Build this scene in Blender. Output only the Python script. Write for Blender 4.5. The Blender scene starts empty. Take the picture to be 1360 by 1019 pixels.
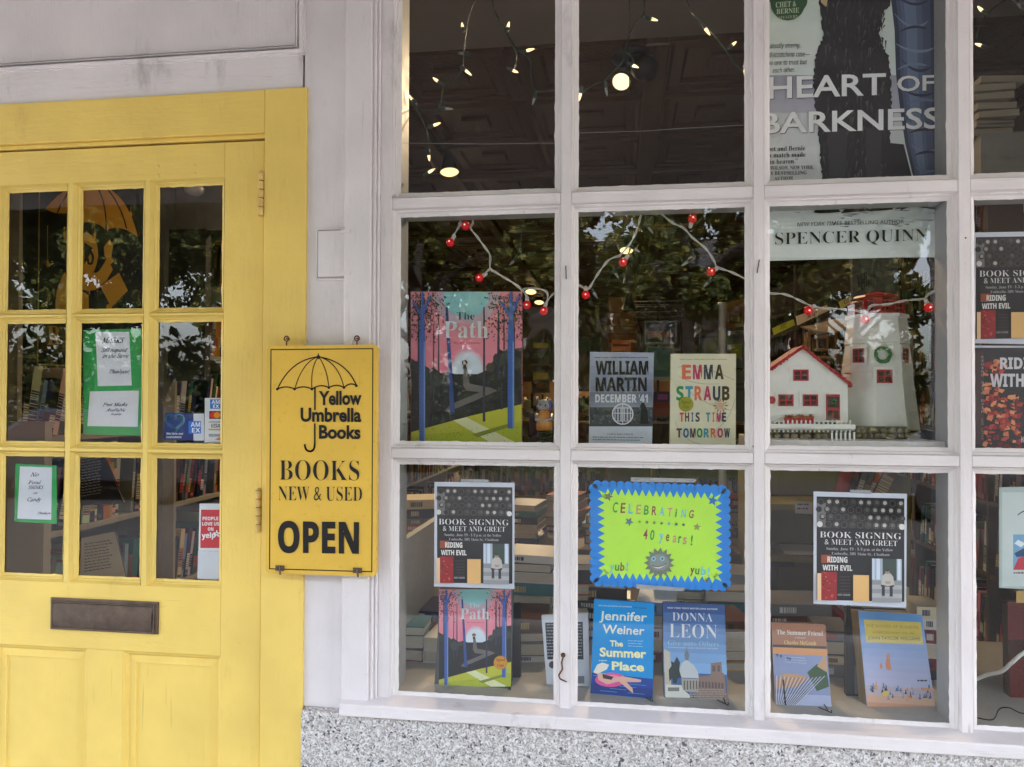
import bpy, bmesh, math, random
import numpy as np
from mathutils import Vector, Matrix
R = math.radians
random.seed(11)
rng = random.Random(5)
sc = bpy.context.scene
COL = sc.collection

# ------------------------------------------------------------------ camera
IW, IH, F = 1360.0, 1019.0, 1027.0
EYE = Vector((0.0, -1.78, 1.55))
PAN, TILT, ROLL = R(8.111), R(0.883), R(0.198)
fw = Vector((-math.sin(PAN) * math.cos(TILT), math.cos(PAN) * math.cos(TILT), math.sin(TILT)))
r0 = Vector((math.cos(PAN), math.sin(PAN), 0.0)); u0 = r0.cross(fw)
rt = r0 * math.cos(ROLL) + u0 * math.sin(ROLL)
up = -r0 * math.sin(ROLL) + u0 * math.cos(ROLL)
cd = bpy.data.cameras.new('camera'); cam = bpy.data.objects.new('camera', cd); COL.objects.link(cam)
M = Matrix((rt, up, -fw)).transposed().to_4x4(); M.translation = EYE
cam.matrix_world = M
cd.sensor_fit = 'HORIZONTAL'; cd.sensor_width = 36.0; cd.lens = F / IW * 36.0
cd.clip_start = 0.02; cd.clip_end = 800
sc.camera = cam

# ------------------------------------------------------------------ world, sun, exposure
SUN_EL, SUN_AZ = R(52), R(20)          # the sun stands behind the shop, so the front lies in open shade
world = bpy.data.worlds.new('World'); sc.world = world; world.use_nodes = True
wn = world.node_tree; wn.nodes.clear()
sky = wn.nodes.new('ShaderNodeTexSky'); sky.sky_type = 'NISHITA'; sky.sun_disc = False
sky.sun_elevation = SUN_EL; sky.sun_rotation = SUN_AZ
sky.air_density = 1.0; sky.dust_density = 4.0; sky.ozone_density = 1.0
bg = wn.nodes.new('ShaderNodeBackground'); bg.inputs['Strength'].default_value = 0.15
wo = wn.nodes.new('ShaderNodeOutputWorld')
hs_ = wn.nodes.new('ShaderNodeHueSaturation'); hs_.inputs['Saturation'].default_value = 0.5   # thin white cloud veil
wn.links.new(sky.outputs[0], hs_.inputs['Color']); wn.links.new(hs_.outputs[0], bg.inputs[0]); wn.links.new(bg.outputs[0], wo.inputs[0])
sl = bpy.data.lights.new('sun', 'SUN'); sl.energy = 1.8; sl.angle = R(12); sl.color = (1.0, 0.95, 0.88)
so = bpy.data.objects.new('sun', sl); COL.objects.link(so)
sd = Vector((math.sin(SUN_AZ) * math.cos(SUN_EL), math.cos(SUN_AZ) * math.cos(SUN_EL), math.sin(SUN_EL)))
so.rotation_euler = sd.to_track_quat('Z', 'Y').to_euler(); so.location = (0, 20, 30)
sc.view_settings.view_transform = 'Standard'; sc.view_settings.look = 'None'
sc.view_settings.exposure = 4.0; sc.view_settings.gamma = 1.0
sc.render.engine = 'CYCLES'
sc.cycles.use_denoising = True
sc.cycles.max_bounces = 8; sc.cycles.diffuse_bounces = 4; sc.cycles.glossy_bounces = 4
sc.cycles.transparent_max_bounces = 12
sc.cycles.sample_clamp_indirect = 6
sc.cycles.caustics_reflective = False; sc.cycles.caustics_refractive = False

# ------------------------------------------------------------------ picture point -> place
def ray(px, py):
    return fw * F + rt * (px - IW / 2) - up * (py - IH / 2)
def PY(px, py, Y):
    d = ray(px, py); return EYE + d * ((Y - EYE.y) / d.y)
def PXp(px, py, X):
    d = ray(px, py); return EYE + d * ((X - EYE.x) / d.x)
def PZ(px, py, Z):
    d = ray(px, py); return EYE + d * ((Z - EYE.z) / d.z)
def PN(px, py, o, n):
    d = ray(px, py); return EYE + d * ((o - EYE).dot(n) / d.dot(n))

# ------------------------------------------------------------------ materials
def s2l(c):
    c = c / 255.0
    return c / 12.92 if c <= 0.04045 else ((c + 0.055) / 1.055) ** 2.4
def rgb(r, g, b):
    return (s2l(r), s2l(g), s2l(b))
MATS = {}
def newmat(name):
    m = bpy.data.materials.new(name); m.use_nodes = True
    nt = m.node_tree; b = nt.nodes['Principled BSDF']; MATS[name] = m
    return m, nt, b
def N(nt, t, **kw):
    n = nt.nodes.new(t)
    for k, v in kw.items():
        if k.startswith('i_'): n.inputs[k[2:].replace('_', ' ')].default_value = v
        else: setattr(n, k, v)
    return n
def ramp(nt, fac, stops, interp='LINEAR'):
    n = nt.nodes.new('ShaderNodeValToRGB'); n.color_ramp.interpolation = interp
    e = n.color_ramp.elements
    while len(e) < len(stops): e.new(0.5)
    for i, (p, c) in enumerate(stops):
        e[i].position = p; e[i].color = (*c, 1) if len(c) == 3 else c
    nt.links.new(fac, n.inputs[0]); return n
def mix(nt, fac, a, b, mode='MIX'):
    n = nt.nodes.new('ShaderNodeMix'); n.data_type = 'RGBA'; n.blend_type = mode
    for k, v in (('Factor', fac), ('A', a), ('B', b)):
        s = [i for i in n.inputs if i.name == k and (i.type == 'VALUE' if k == 'Factor' else i.type == 'RGBA')][0]
        if hasattr(v, 'is_output'): nt.links.new(v, s)
        else: s.default_value = v if k == 'Factor' else (*v, 1)
    return [o for o in n.outputs if o.type == 'RGBA'][0]
def coords(nt, scale=(1, 1, 1)):
    t = nt.nodes.new('ShaderNodeTexCoord'); mp = nt.nodes.new('ShaderNodeMapping')
    mp.inputs['Scale'].default_value = scale
    nt.links.new(t.outputs['Object'], mp.inputs[0]); return mp.outputs[0]
def noise(nt, vec, scale, detail=4, rough=0.6):
    n = N(nt, 'ShaderNodeTexNoise'); n.inputs['Scale'].default_value = scale
    n.inputs['Detail'].default_value = detail; n.inputs['Roughness'].default_value = rough
    nt.links.new(vec, n.inputs['Vector']); return n.outputs[0]
def bump(nt, b, h, strength=0.3, dist=0.002):
    n = N(nt, 'ShaderNodeBump'); n.inputs['Strength'].default_value = strength; n.inputs['Distance'].default_value = dist
    nt.links.new(h, n.inputs['Height']); nt.links.new(n.outputs[0], b.inputs['Normal']); return n

def painted(name, base, dirt, chip=None, rough=0.45, wear=0.5, gain=1.0, along='z'):
    """old brush painted wood: slight tone drift, fine dirt specks, brush grain, thick uneven coats"""
    m, nt, b = newmat(name)
    v = coords(nt); st = (lambda k: (1, 1, k)) if along == 'z' else (lambda k: (k, 1, 1)); vg = coords(nt, st(.10)); vh = coords(nt, st(.22))
    big = noise(nt, v, 5, 3, .55); fine = noise(nt, v, 60, 6, .7); gr = noise(nt, vg, 150, 3, .6); gh = noise(nt, vh, 45, 3, .6)
    c1 = mix(nt, ramp(nt, big, [(.35, (0, 0, 0)), (.68, (1, 1, 1))]).outputs[0], base, tuple(x * .88 for x in base))
    stain = noise(nt, coords(nt, (1, 1, .35)), 9, 8, .72)
    c2 = mix(nt, ramp(nt, stain, [(.60, (0, 0, 0)), (.78, (wear, wear, wear))]).outputs[0], c1, dirt)
    sp = ramp(nt, noise(nt, v, 210, 2, .5), [(.73, (0, 0, 0)), (.80, (.55, .55, .55))]).outputs[0]
    c3 = mix(nt, sp, c2, dirt)
    crk = ramp(nt, noise(nt, coords(nt, st(.035)), 120, 2, .5), [(.69, (0, 0, 0)), (.715, (1, 1, 1))]).outputs[0]
    pat = ramp(nt, noise(nt, v, 3.1, 3, .6), [(.50, (0, 0, 0)), (.62, (.38, .38, .38))]).outputs[0]
    ck_ = mix(nt, 1.0, crk, pat, 'MULTIPLY'); c3 = mix(nt, ck_, c3, tuple(x * .8 for x in dirt))
    if chip:
        ch = ramp(nt, noise(nt, v, 26, 9, .75), [(.735, (0, 0, 0)), (.75, (1, 1, 1))]).outputs[0]
        c3 = mix(nt, ch, c3, chip)
    nt.links.new(c3, b.inputs['Base Color'])
    rr = ramp(nt, fine, [(.3, (rough - .08,) * 3), (.7, (rough + .15,) * 3)]); nt.links.new(rr.outputs[0], b.inputs['Roughness'])
    a = nt.nodes.new('ShaderNodeMath'); a.operation = 'MULTIPLY_ADD'; a.inputs[1].default_value = .5
    nt.links.new(gr, a.inputs[0]); nt.links.new(gh, a.inputs[2])
    a2 = nt.nodes.new('ShaderNodeMath'); a2.operation = 'MULTIPLY_ADD'; a2.inputs[1].default_value = 1.2
    nt.links.new(noise(nt, v, 22, 4, .6), a2.inputs[0]); nt.links.new(a.outputs[0], a2.inputs[2])
    bump(nt, b, a2.outputs[0], .45 * gain, .0016)
    return m

white = painted('white_paint', (.765, .712, .715), (.36, .34, .32), None, .42, .5, 1.8)
white_h = painted('white_paint_weathered_level', (.765, .712, .715), (.30, .28, .25), (.25, .22, .2), .5, .85, 2.2, along='x')
yellow_h = painted('yellow_paint_level', (.87, .62, .145), (.50, .34, .10), None, .38, .55, 1.8, along='x')
white_old = painted('white_paint_weathered', (.765, .712, .715), (.30, .28, .25), (.25, .22, .2), .5, .6, 2.2)
putty = painted('white_glazing_putty', (.78, .73, .72), (.28, .25, .22), (.2, .18, .16), .5, .8, 2.0)
yellow = painted('yellow_paint', (.87, .62, .145), (.50, .34, .10), None, .38, .55, 1.8)
yellow_bead = painted('yellow_paint_bead', (.87, .64, .165), (.42, .29, .09), None, .4, .6, 1.3)
grey_in = painted('grey_interior_paint', (.34, .34, .33), (.16, .15, .13), None, .5, .5)
shelf_paint = painted('cream_shelf_paint', (.36, .34, .29), (.2, .17, .12), None, .5, .4)
olive = painted('olive_shelf_paint', (.20, .17, .035), (.08, .07, .03), None, .5, .4)
floor_in = painted('display_floor_paint', (.42, .40, .35), (.2, .18, .15), None, .5, .9)
signy = painted('sign_yellow_paint', (.81, .50, .060), (.42, .24, .05), None, .3, .25, .5)

def simple(name, col, rough=.5, metal=0, var=.25, scale=30, bmp=.15, spec=None, coat=0):
    m, nt, b = newmat(name); v = coords(nt); n = noise(nt, v, scale, 5, .6)
    nt.links.new(mix(nt, n, tuple(c * (1 - var) for c in col), tuple(min(1, c * (1 + var)) for c in col)), b.inputs['Base Color'])
    b.inputs['Roughness'].default_value = rough; b.inputs['Metallic'].default_value = metal
    if coat: b.inputs['Coat Weight'].default_value = coat
    bump(nt, b, n, bmp, .002); return m
bronze = simple('tarnished_bronze', (.11, .075, .055), .38, .35, .75, 34, .8)
rust = simple('rusty_iron', (.13, .05, .025), .7, .4, .6, 120, .7)
brass = simple('old_brass_painted', (.66, .44, .13), .5, .0, .45, 70, .8)
blackm = simple('black_metal', (.012, .012, .013), .4, .3, .3)
dark_wood = simple('dark_wood', (.05, .028, .014), .65, 0, .5, 14, .3)
mid_wood = simple('mid_brown_wood', (.24, .13, .055), .5, 0, .35, 12, .3)
dark_board = simple('black_board', (.010, .010, .012), .55, 0, .3, 8, .1)
carpet = simple('shop_carpet', (.06, .05, .05), .95, 0, .4, 120, .5)
plaster = simple('interior_plaster', (.22, .20, .17), .8, 0, .15, 6, .2)
greyplaster = simple('grey_ceiling_paint', (.27, .255, .235), .8, 0, .1, 5, .1)
wire_green = simple('green_wire', (.006, .03, .02), .45)
wire_white = simple('white_wire', (.62, .60, .56), .45)
asphalt = simple('asphalt', (.035, .035, .038), .9, 0, .3, 60, .5)
concrete = simple('concrete_pavement', (.25, .235, .22), .9, 0, .15, 7, .3)
trunkm = simple('bark', (.025, .02, .015), .9, 0, .5, 20, .8)
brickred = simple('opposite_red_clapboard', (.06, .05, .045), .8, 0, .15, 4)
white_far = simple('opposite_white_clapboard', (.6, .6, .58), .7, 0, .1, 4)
stone_m = simple('little_stones', (.30, .25, .17), .8, 0, .5, 60, .6)
figm_grey = simple('grey_glaze', (.33, .34, .37), .3); figm_orange = simple('orange_glaze', (.62, .26, .06), .3)
figm_blue = simple('blue_glaze', (.10, .13, .32), .3)
modelwhite = simple('model_white_paint', (.82, .83, .79), .55, 0, .08, 40, .2)
modelred = simple('model_red_paint', (.42, .02, .03), .45, 0, .15, 40, .2)
modeldark = simple('model_dark_window', (.03, .012, .012), .35)
green_w = simple('wreath_green', (.05, .20, .06), .7, 0, .6, 260, 1)
carpaint = simple('car_paint', (.06, .065, .075), .3, .2, .02, 3, 0, coat=1)
tyre = simple('tyre_rubber', (.02, .02, .02), .8)
clearm = simple('tape', (.35, .36, .38), .25)

def leafm():
    m, nt, b = newmat('leaf_green'); oi = N(nt, 'ShaderNodeNewGeometry')
    c = ramp(nt, oi.outputs['Random Per Island'], [(0, (.03, .05, .010)), (.5, (.065, .09, .015)), (1, (.20, .18, .035))])
    nt.links.new(c.outputs[0], b.inputs['Base Color']); b.inputs['Roughness'].default_value = .6
    tr = N(nt, 'ShaderNodeBsdfTranslucent'); nt.links.new(c.outputs[0], tr.inputs[0])
    mx = N(nt, 'ShaderNodeMixShader'); mx.inputs[0].default_value = .35
    nt.links.new(b.outputs[0], mx.inputs[1]); nt.links.new(tr.outputs[0], mx.inputs[2])
    nt.links.new(mx.outputs[0], nt.nodes['Material Output'].inputs[0]); return m
leaf = leafm()
def tinm():
    m, nt, b = newmat('brown_tin'); v = coords(nt); n = noise(nt, v, 70, 5, .7)
    nt.links.new(mix(nt, n, (.045, .022, .012), (.10, .05, .028)), b.inputs['Base Color'])
    b.inputs['Roughness'].default_value = .26; b.inputs['Specular IOR Level'].default_value = .8
    vo = N(nt, 'ShaderNodeTexVoronoi'); vo.inputs['Scale'].default_value = 60; nt.links.new(v, vo.inputs['Vector'])
    bump(nt, b, vo.outputs[0], .35, .004); return m
tin = tinm()
def granitem():
    m, nt, b = newmat('speckled_granite'); v = coords(nt)
    wv = N(nt, 'ShaderNodeVectorMath'); wv.operation = 'MULTIPLY_ADD'
    nn = N(nt, 'ShaderNodeTexNoise'); nn.inputs['Scale'].default_value = 70; nn.inputs['Detail'].default_value = 3
    nt.links.new(v, nn.inputs['Vector']); nt.links.new(nn.outputs['Color'], wv.inputs[0]); wv.inputs[1].default_value = (.012,) * 3
    nt.links.new(v, wv.inputs[2])
    def vor(s):
        o = N(nt, 'ShaderNodeTexVoronoi'); o.inputs['Scale'].default_value = s; nt.links.new(wv.outputs[0], o.inputs['Vector'])
        sp = N(nt, 'ShaderNodeSeparateColor'); nt.links.new(o.outputs['Color'], sp.inputs[0]); return sp
    a = vor(215); d = vor(300); e = vor(95)
    base = ramp(nt, a.outputs[0], [(0, (.56, .54, .52)), (.35, (.72, .70, .69)), (.62, (.42, .375, .35)), (.8, (.60, .56, .53)), (1, (.34, .31, .30))], 'CONSTANT')
    gm = ramp(nt, d.outputs[1], [(0, (0, 0, 0)), (.70, (.8, .8, .8))], 'CONSTANT')
    c1 = mix(nt, gm.outputs[0], base.outputs[0], (.27, .25, .245))
    bm_ = ramp(nt, a.outputs[2], [(0, (0, 0, 0)), (.885, (.9, .9, .9))], 'CONSTANT')
    clus = ramp(nt, noise(nt, v, 45, 2), [(.42, (0, 0, 0)), (.56, (1, 1, 1))])
    mm = mix(nt, 1.0, bm_.outputs[0], clus.outputs[0], 'MULTIPLY')
    c2 = mix(nt, mm, c1, (.035, .035, .045))
    nt.links.new(c2, b.inputs['Base Color']); b.inputs['Roughness'].default_value = .38
    bump(nt, b, noise(nt, v, 300, 2), .25, .0006); return m
granite = granitem()
def glassm(name, tint, rf=1.0, wob=0.0):
    m = bpy.data.materials.new(name); m.use_nodes = True; nt = m.node_tree; nt.nodes.clear()
    o = N(nt, 'ShaderNodeOutputMaterial'); t = N(nt, 'ShaderNodeBsdfTransparent'); t.inputs[0].default_value = (*tint, 1)
    g = N(nt, 'ShaderNodeBsdfGlossy'); g.inputs['Roughness'].default_value = 0.0
    f = N(nt, 'ShaderNodeFresnel'); f.inputs[0].default_value = 1.52
    mu = N(nt, 'ShaderNodeMath'); mu.operation = 'MULTIPLY'; mu.inputs[1].default_value = 1.2; mu.use_clamp = True
    nt.links.new(f.outputs[0], mu.inputs[0]); mx = N(nt, 'ShaderNodeMixShader')
    ge = N(nt, 'ShaderNodeNewGeometry'); inv = N(nt, 'ShaderNodeMath'); inv.operation = 'SUBTRACT'; inv.inputs[0].default_value = 1.0; nt.links.new(ge.outputs['Backfacing'], inv.inputs[1])
    m2 = N(nt, 'ShaderNodeMath'); m2.operation = 'MULTIPLY'; nt.links.new(mu.outputs[0], m2.inputs[0]); nt.links.new(inv.outputs[0], m2.inputs[1])
    nt.links.new(m2.outputs[0], mx.inputs[0]); nt.links.new(t.outputs[0], mx.inputs[1]); nt.links.new(g.outputs[0], mx.inputs[2])
    if wob:
        v = coords(nt); h = noise(nt, v, 3.2, 2, .4); gn = N(nt, 'ShaderNodeNewGeometry'); nz = N(nt, 'ShaderNodeTexNoise'); nz.inputs['Scale'].default_value = 4.0; nz.inputs['Detail'].default_value = 1.0; nt.links.new(v, nz.inputs['Vector'])
        sb = N(nt, 'ShaderNodeVectorMath'); sb.operation = 'SUBTRACT'; sb.inputs[1].default_value = (.5,) * 3; nt.links.new(nz.outputs['Color'], sb.inputs[0])
        ma = N(nt, 'ShaderNodeVectorMath'); ma.operation = 'MULTIPLY_ADD'; ma.inputs[1].default_value = (wob,) * 3; nt.links.new(sb.outputs[0], ma.inputs[0]); nt.links.new(gn.outputs['Normal'], ma.inputs[2])
        no = N(nt, 'ShaderNodeVectorMath'); no.operation = 'NORMALIZE'; nt.links.new(ma.outputs[0], no.inputs[0]); nt.links.new(no.outputs[0], g.inputs['Normal'])
    nt.links.new(mx.outputs[0], o.inputs[0]); return m
glass = glassm('old_window_glass', (.965, .972, .97), wob=.007)
def printm(name, rough, coat=0):
    m, nt, b = newmat(name); a = N(nt, 'ShaderNodeAttribute'); a.attribute_name = 'Col'
    v = coords(nt); n = noise(nt, v, 14, 3)
    c = mix(nt, ramp(nt, n, [(.3, (1, 1, 1)), (.75, (.9, .9, .9))]).outputs[0], (0, 0, 0), a.outputs[0], 'MIX')
    nt.links.new(mix(nt, 1.0, a.outputs[0], ramp(nt, n, [(.3, (1, 1, 1)), (.75, (.91, .91, .91))]).outputs[0], 'MULTIPLY'), b.inputs['Base Color'])
    b.inputs['Roughness'].default_value = rough; b.inputs['Coat Weight'].default_value = coat; b.inputs['Specular IOR Level'].default_value = .3
    bump(nt, b, n, .1, .004); return m
pr_gloss = printm('printed_gloss', .3); pr_matte = printm('printed_paper', .65)
def pagesm():
    m, nt, b = newmat('page_edges'); v = coords(nt, (1, 1, 1))
    w = N(nt, 'ShaderNodeTexNoise'); w.inputs['Scale'].default_value = 350; nt.links.new(coords(nt, (.03, 1, 1)), w.inputs['Vector'])
    nt.links.new(mix(nt, w.outputs[0], (.42, .38, .30), (.66, .61, .50)), b.inputs['Base Color']); b.inputs['Roughness'].default_value = .8
    bump(nt, b, w.outputs[0], .4, .001); return m
pages = pagesm()
def emitm(name, col, st, base=None):
    m, nt, b = newmat(name); b.inputs['Emission Color'].default_value = (*col, 1); b.inputs['Emission Strength'].default_value = st
    b.inputs['Base Color'].default_value = (*(base or col), 1); b.inputs['Roughness'].default_value = .2; return m
lit_mini = emitm('lit_fairy_bulb', (1, .68, .32), .14); lit_spot = emitm('lit_lamp_face', (1, .74, .42), .12)
lit_far = emitm('lit_far_lamp', (1, .66, .30), .13); red_bulb = emitm('red_glowing_bulb', (1, .02, .03), .012, (.48, .006, .01)); red_core = emitm('red_bulb_core', (1, .25, .22), .30)
unlit = simple('unlit_clear_bulb', (.32, .34, .32), .15)

# ------------------------------------------------------------------ mesh builder
def V(*a): return Vector(a)
class MB:
    def __init__(s): s.v = []; s.f = []; s.c = []; s.m = []
    def face(s, pts, col=(1, 1, 1), m=0):
        k = len(s.v); s.v += [tuple(p) for p in pts]; s.f.append(tuple(range(k, k + len(pts)))); s.c.append(col); s.m.append(m)
    def mesh(s, vs, fs, col=(1, 1, 1), m=0):
        k = len(s.v); s.v += [tuple(p) for p in vs]
        for f in fs: s.f.append(tuple(i + k for i in f)); s.c.append(col); s.m.append(m)
    def hexa(s, a, col=(1, 1, 1), m=0, fc=None):
        """a: 8 corners, front 4 (anticlockwise seen from front) then back 4"""
        fs = [(0, 1, 2, 3), (7, 6, 5, 4), (0, 4, 5, 1), (1, 5, 6, 2), (2, 6, 7, 3), (3, 7, 4, 0)]
        s.mesh(a, fs, col, m)
        if fc is not None: s.c[-6] = fc
    def box(s, x0, x1, y0, y1, z0, z1, col=(1, 1, 1), m=0):
        s.hexa([(x0, y0, z0), (x1, y0, z0), (x1, y0, z1), (x0, y0, z1), (x0, y1, z0), (x1, y1, z0), (x1, y1, z1), (x0, y1, z1)], col, m)
    def ob(s, o, ax, ay, az, col=(1, 1, 1), m=0):
        o, ax, ay, az = Vector(o), Vector(ax), Vector(ay), Vector(az)
        s.hexa([o, o + ax, o + ax + az, o + az, o + ay, o + ax + ay, o + ax + ay + az, o + ay + az], col, m)
    def tube(s, path, r, n=8, col=(1, 1, 1), m=0, taper=None, cap=True):
        path = [Vector(p) for p in path]; k = len(s.v); ref = None
        for i, p in enumerate(path):
            t = (path[min(i + 1, len(path) - 1)] - path[max(i - 1, 0)]).normalized()
            if ref is None: ref = t.cross(V(0, 0, 1) if abs(t.z) < .9 else V(1, 0, 0)).normalized()
            ref = (ref - t * ref.dot(t)).normalized(); b2 = t.cross(ref)
            rr = r * (taper[i] if taper else 1)
            for j in range(n):
                a = 2 * math.pi * j / n; s.v.append(tuple(p + ref * math.cos(a) * rr + b2 * math.sin(a) * rr))
        for i in range(len(path) - 1):
            for j in range(n):
                j2 = (j + 1) % n
                s.f.append((k + i * n + j, k + i * n + j2, k + (i + 1) * n + j2, k + (i + 1) * n + j)); s.c.append(col); s.m.append(m)
        if cap:
            s.f.append(tuple(k + j for j in reversed(range(n)))); s.c.append(col); s.m.append(m)
            e = k + (len(path) - 1) * n; s.f.append(tuple(e + j for j in range(n))); s.c.append(col); s.m.append(m)
    def lathe(s, o, axis, prof, n=16, col=(1, 1, 1), m=0, sq=1.0):
        """prof: (distance along axis, radius)"""
        o, axis = Vector(o), Vector(axis).normalized(); a1 = axis.cross(V(0, 0, 1) if abs(axis.z) < .9 else V(1, 0, 0)).normalized(); a2 = axis.cross(a1)
        k = len(s.v)
        for d, r in prof:
            for j in range(n):
                a = 2 * math.pi * j / n; s.v.append(tuple(o + axis * d + a1 * math.cos(a) * max(r, 1e-5) + a2 * math.sin(a) * max(r, 1e-5) * sq))
        for i in range(len(prof) - 1):
            for j in range(n):
                j2 = (j + 1) % n
                s.f.append((k + i * n + j, k + (i + 1) * n + j, k + (i + 1) * n + j2, k + i * n + j2)); s.c.append(col); s.m.append(m)
    def ball(s, o, rx, ry, rz, nu=14, nv=10, col=(1, 1, 1), m=0):
        o = Vector(o); k = len(s.v)
        for i in range(nv + 1):
            t = math.pi * i / nv
            for j in range(nu):
                a = 2 * math.pi * j / nu
                s.v.append((o.x + rx * math.sin(t) * math.cos(a), o.y + ry * math.sin(t) * math.sin(a), o.z + rz * math.cos(t)))
        for i in range(nv):
            for j in range(nu):
                j2 = (j + 1) % nu
                s.f.append((k + i * nu + j, k + (i + 1) * nu + j, k + (i + 1) * nu + j2, k + i * nu + j2)); s.c.append(col); s.m.append(m)
    def ring(s, x0, x1, z0, z1, prof, col=(1, 1, 1), m=0, seg=1, jit=0.0, close=False):
        """mitred moulding round an opening; prof: (distance outwards from the opening, Y). First profile points can be jittered (ragged paint)."""
        def corner_path(off):
            a, b, c, d = x0 - off, x1 + off, z0 - off, z1 + off
            pts = []
            for (p, q) in (((a, c), (b, c)), ((b, c), (b, d)), ((b, d), (a, d)), ((a, d), (a, c))):
                for i in range(seg): t = i / seg; pts.append((p[0] + (q[0] - p[0]) * t, p[1] + (q[1] - p[1]) * t))
            return pts
        n = seg * 4; k = len(s.v)
        for pi_, (off, y) in enumerate(prof):
            for i, (x, z) in enumerate(corner_path(off)):
                if jit and pi_ <= 1:
                    dj = abs(rng.gauss(0, jit)) + (rng.random() < .06) * jit * 2
                    cx, cz = (x0 + x1) / 2, (z0 + z1) / 2; side = i // seg
                    if i % seg:
                        if side == 0: z += dj
                        elif side == 1: x -= dj
                        elif side == 2: z -= dj
                        else: x += dj
                s.v.append((x, y, z))
        for a in range(len(prof) - 1):
            for i in range(n):
                j = (i + 1) % n
                s.f.append((k + a * n + i, k + a * n + j, k + (a + 1) * n + j, k + (a + 1) * n + i)); s.c.append(col); s.m.append(m)
    def build(s, name, mat, parent=None, smooth=False, bevel=0, colour=False, solid=0):
        me = bpy.data.meshes.new(name); me.from_pydata(s.v, [], s.f)
        mats = mat if isinstance(mat, (list, tuple)) else [mat]
        for mm in mats: me.materials.append(mm)
        if len(mats) > 1: me.polygons.foreach_set('material_index', s.m)
        if colour:
            at = me.attributes.new('Col', 'FLOAT_COLOR', 'FACE')
            at.data.foreach_set('color', [x for c in s.c for x in (c[0], c[1], c[2], 1)])
        if smooth: me.polygons.foreach_set('use_smooth', [True] * len(me.polygons))
        me.update()
        o = bpy.data.objects.new(name, me); COL.objects.link(o)
        if parent is not None:
            o.parent = parent; o.matrix_parent_inverse = parent.matrix_basis.inverted()
        if bevel:
            w = o.modifiers.new('edge', 'BEVEL'); w.width = bevel; w.segments = 2; w.limit_method = 'ANGLE'; w.angle_limit = R(40)
        return o
def tag(o, label=None, cat=None, group=None, kind=None):
    if label: o['label'] = label
    if cat: o['category'] = cat
    if group: o['group'] = group
    if kind: o['kind'] = kind
    return o
def thing(name, label, cat, loc=(0, 0, 0), group=None, kind=None):
    o = bpy.data.objects.new(name, None); COL.objects.link(o); o.location = loc; o.empty_display_size = .05
    bpy.context.view_layer.update() if False else None
    return tag(o, label, cat, group, kind)
def bx(name, mat, parent, x0, x1, y0, y1, z0, z1, bevel=0.0015):
    m = MB(); m.box(x0, x1, y0, y1, z0, z1); return m.build(name, mat, parent, bevel=bevel)

# ------------------------------------------------------------------ lettering (outline glyphs laid on the printed surface)
_tc = {}
def remap(s, kind):
    out = ''
    for ch in s:
        u, l, d = {'S': (0x1D400, 0x1D41A, 0x1D7CE), 'T': (0x1D400, 0x1D41A, 0x1D7CE), 'I': (0x1D434, 0x1D44E, None), 'N': (0x1D5D4, 0x1D5EE, 0x1D7EC), 'J': (0x1D608, 0x1D622, None),
                   'J2': (0x1D608, 0x1D622, None)}.get(kind, (None, None, None))
        if u and 'A' <= ch <= 'Z': out += chr(u + ord(ch) - 65)
        elif u and 'a' <= ch <= 'z': out += '\u210e' if (kind == 'I' and ch == 'h') else chr(l + ord(ch) - 97)
        elif d and '0' <= ch <= '9': out += chr(d + ord(ch) - 48)
        else: out += ch
    return out
OFFS = {'S': 0, 'T': -.014, 'B': .016, 'BB': .034, 'N': 0, 'NB': .018, 'R': 0, 'L': -.008, 'I': .022, 'J': .004}
def glyphs(s, kind):
    key = (s, kind)
    if key in _tc: return _tc[key]
    base = 'N' if kind == 'NB' else kind
    cu = bpy.data.curves.new('t', 'FONT'); cu.body = remap(s, base); cu.resolution_u = 3; cu.offset = OFFS.get(kind, 0)
    ob = bpy.data.objects.new('t', cu); COL.objects.link(ob); bpy.context.view_layer.update()
    dg = bpy.context.evaluated_depsgraph_get(); ev = ob.evaluated_get(dg); me = ev.to_mesh()
    vs = [(v.co.x, v.co.y) for v in me.vertices]; fs = [tuple(p.vertices) for p in me.polygons]
    ev.to_mesh_clear(); bpy.data.objects.remove(ob); bpy.data.curves.remove(cu)
    if not vs: vs = [(0, 0)]
    xs = [v[0] for v in vs]; ys = [v[1] for v in vs]
    _tc[key] = (vs, fs, min(xs), max(xs), min(ys), max(ys)); return _tc[key]
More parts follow.
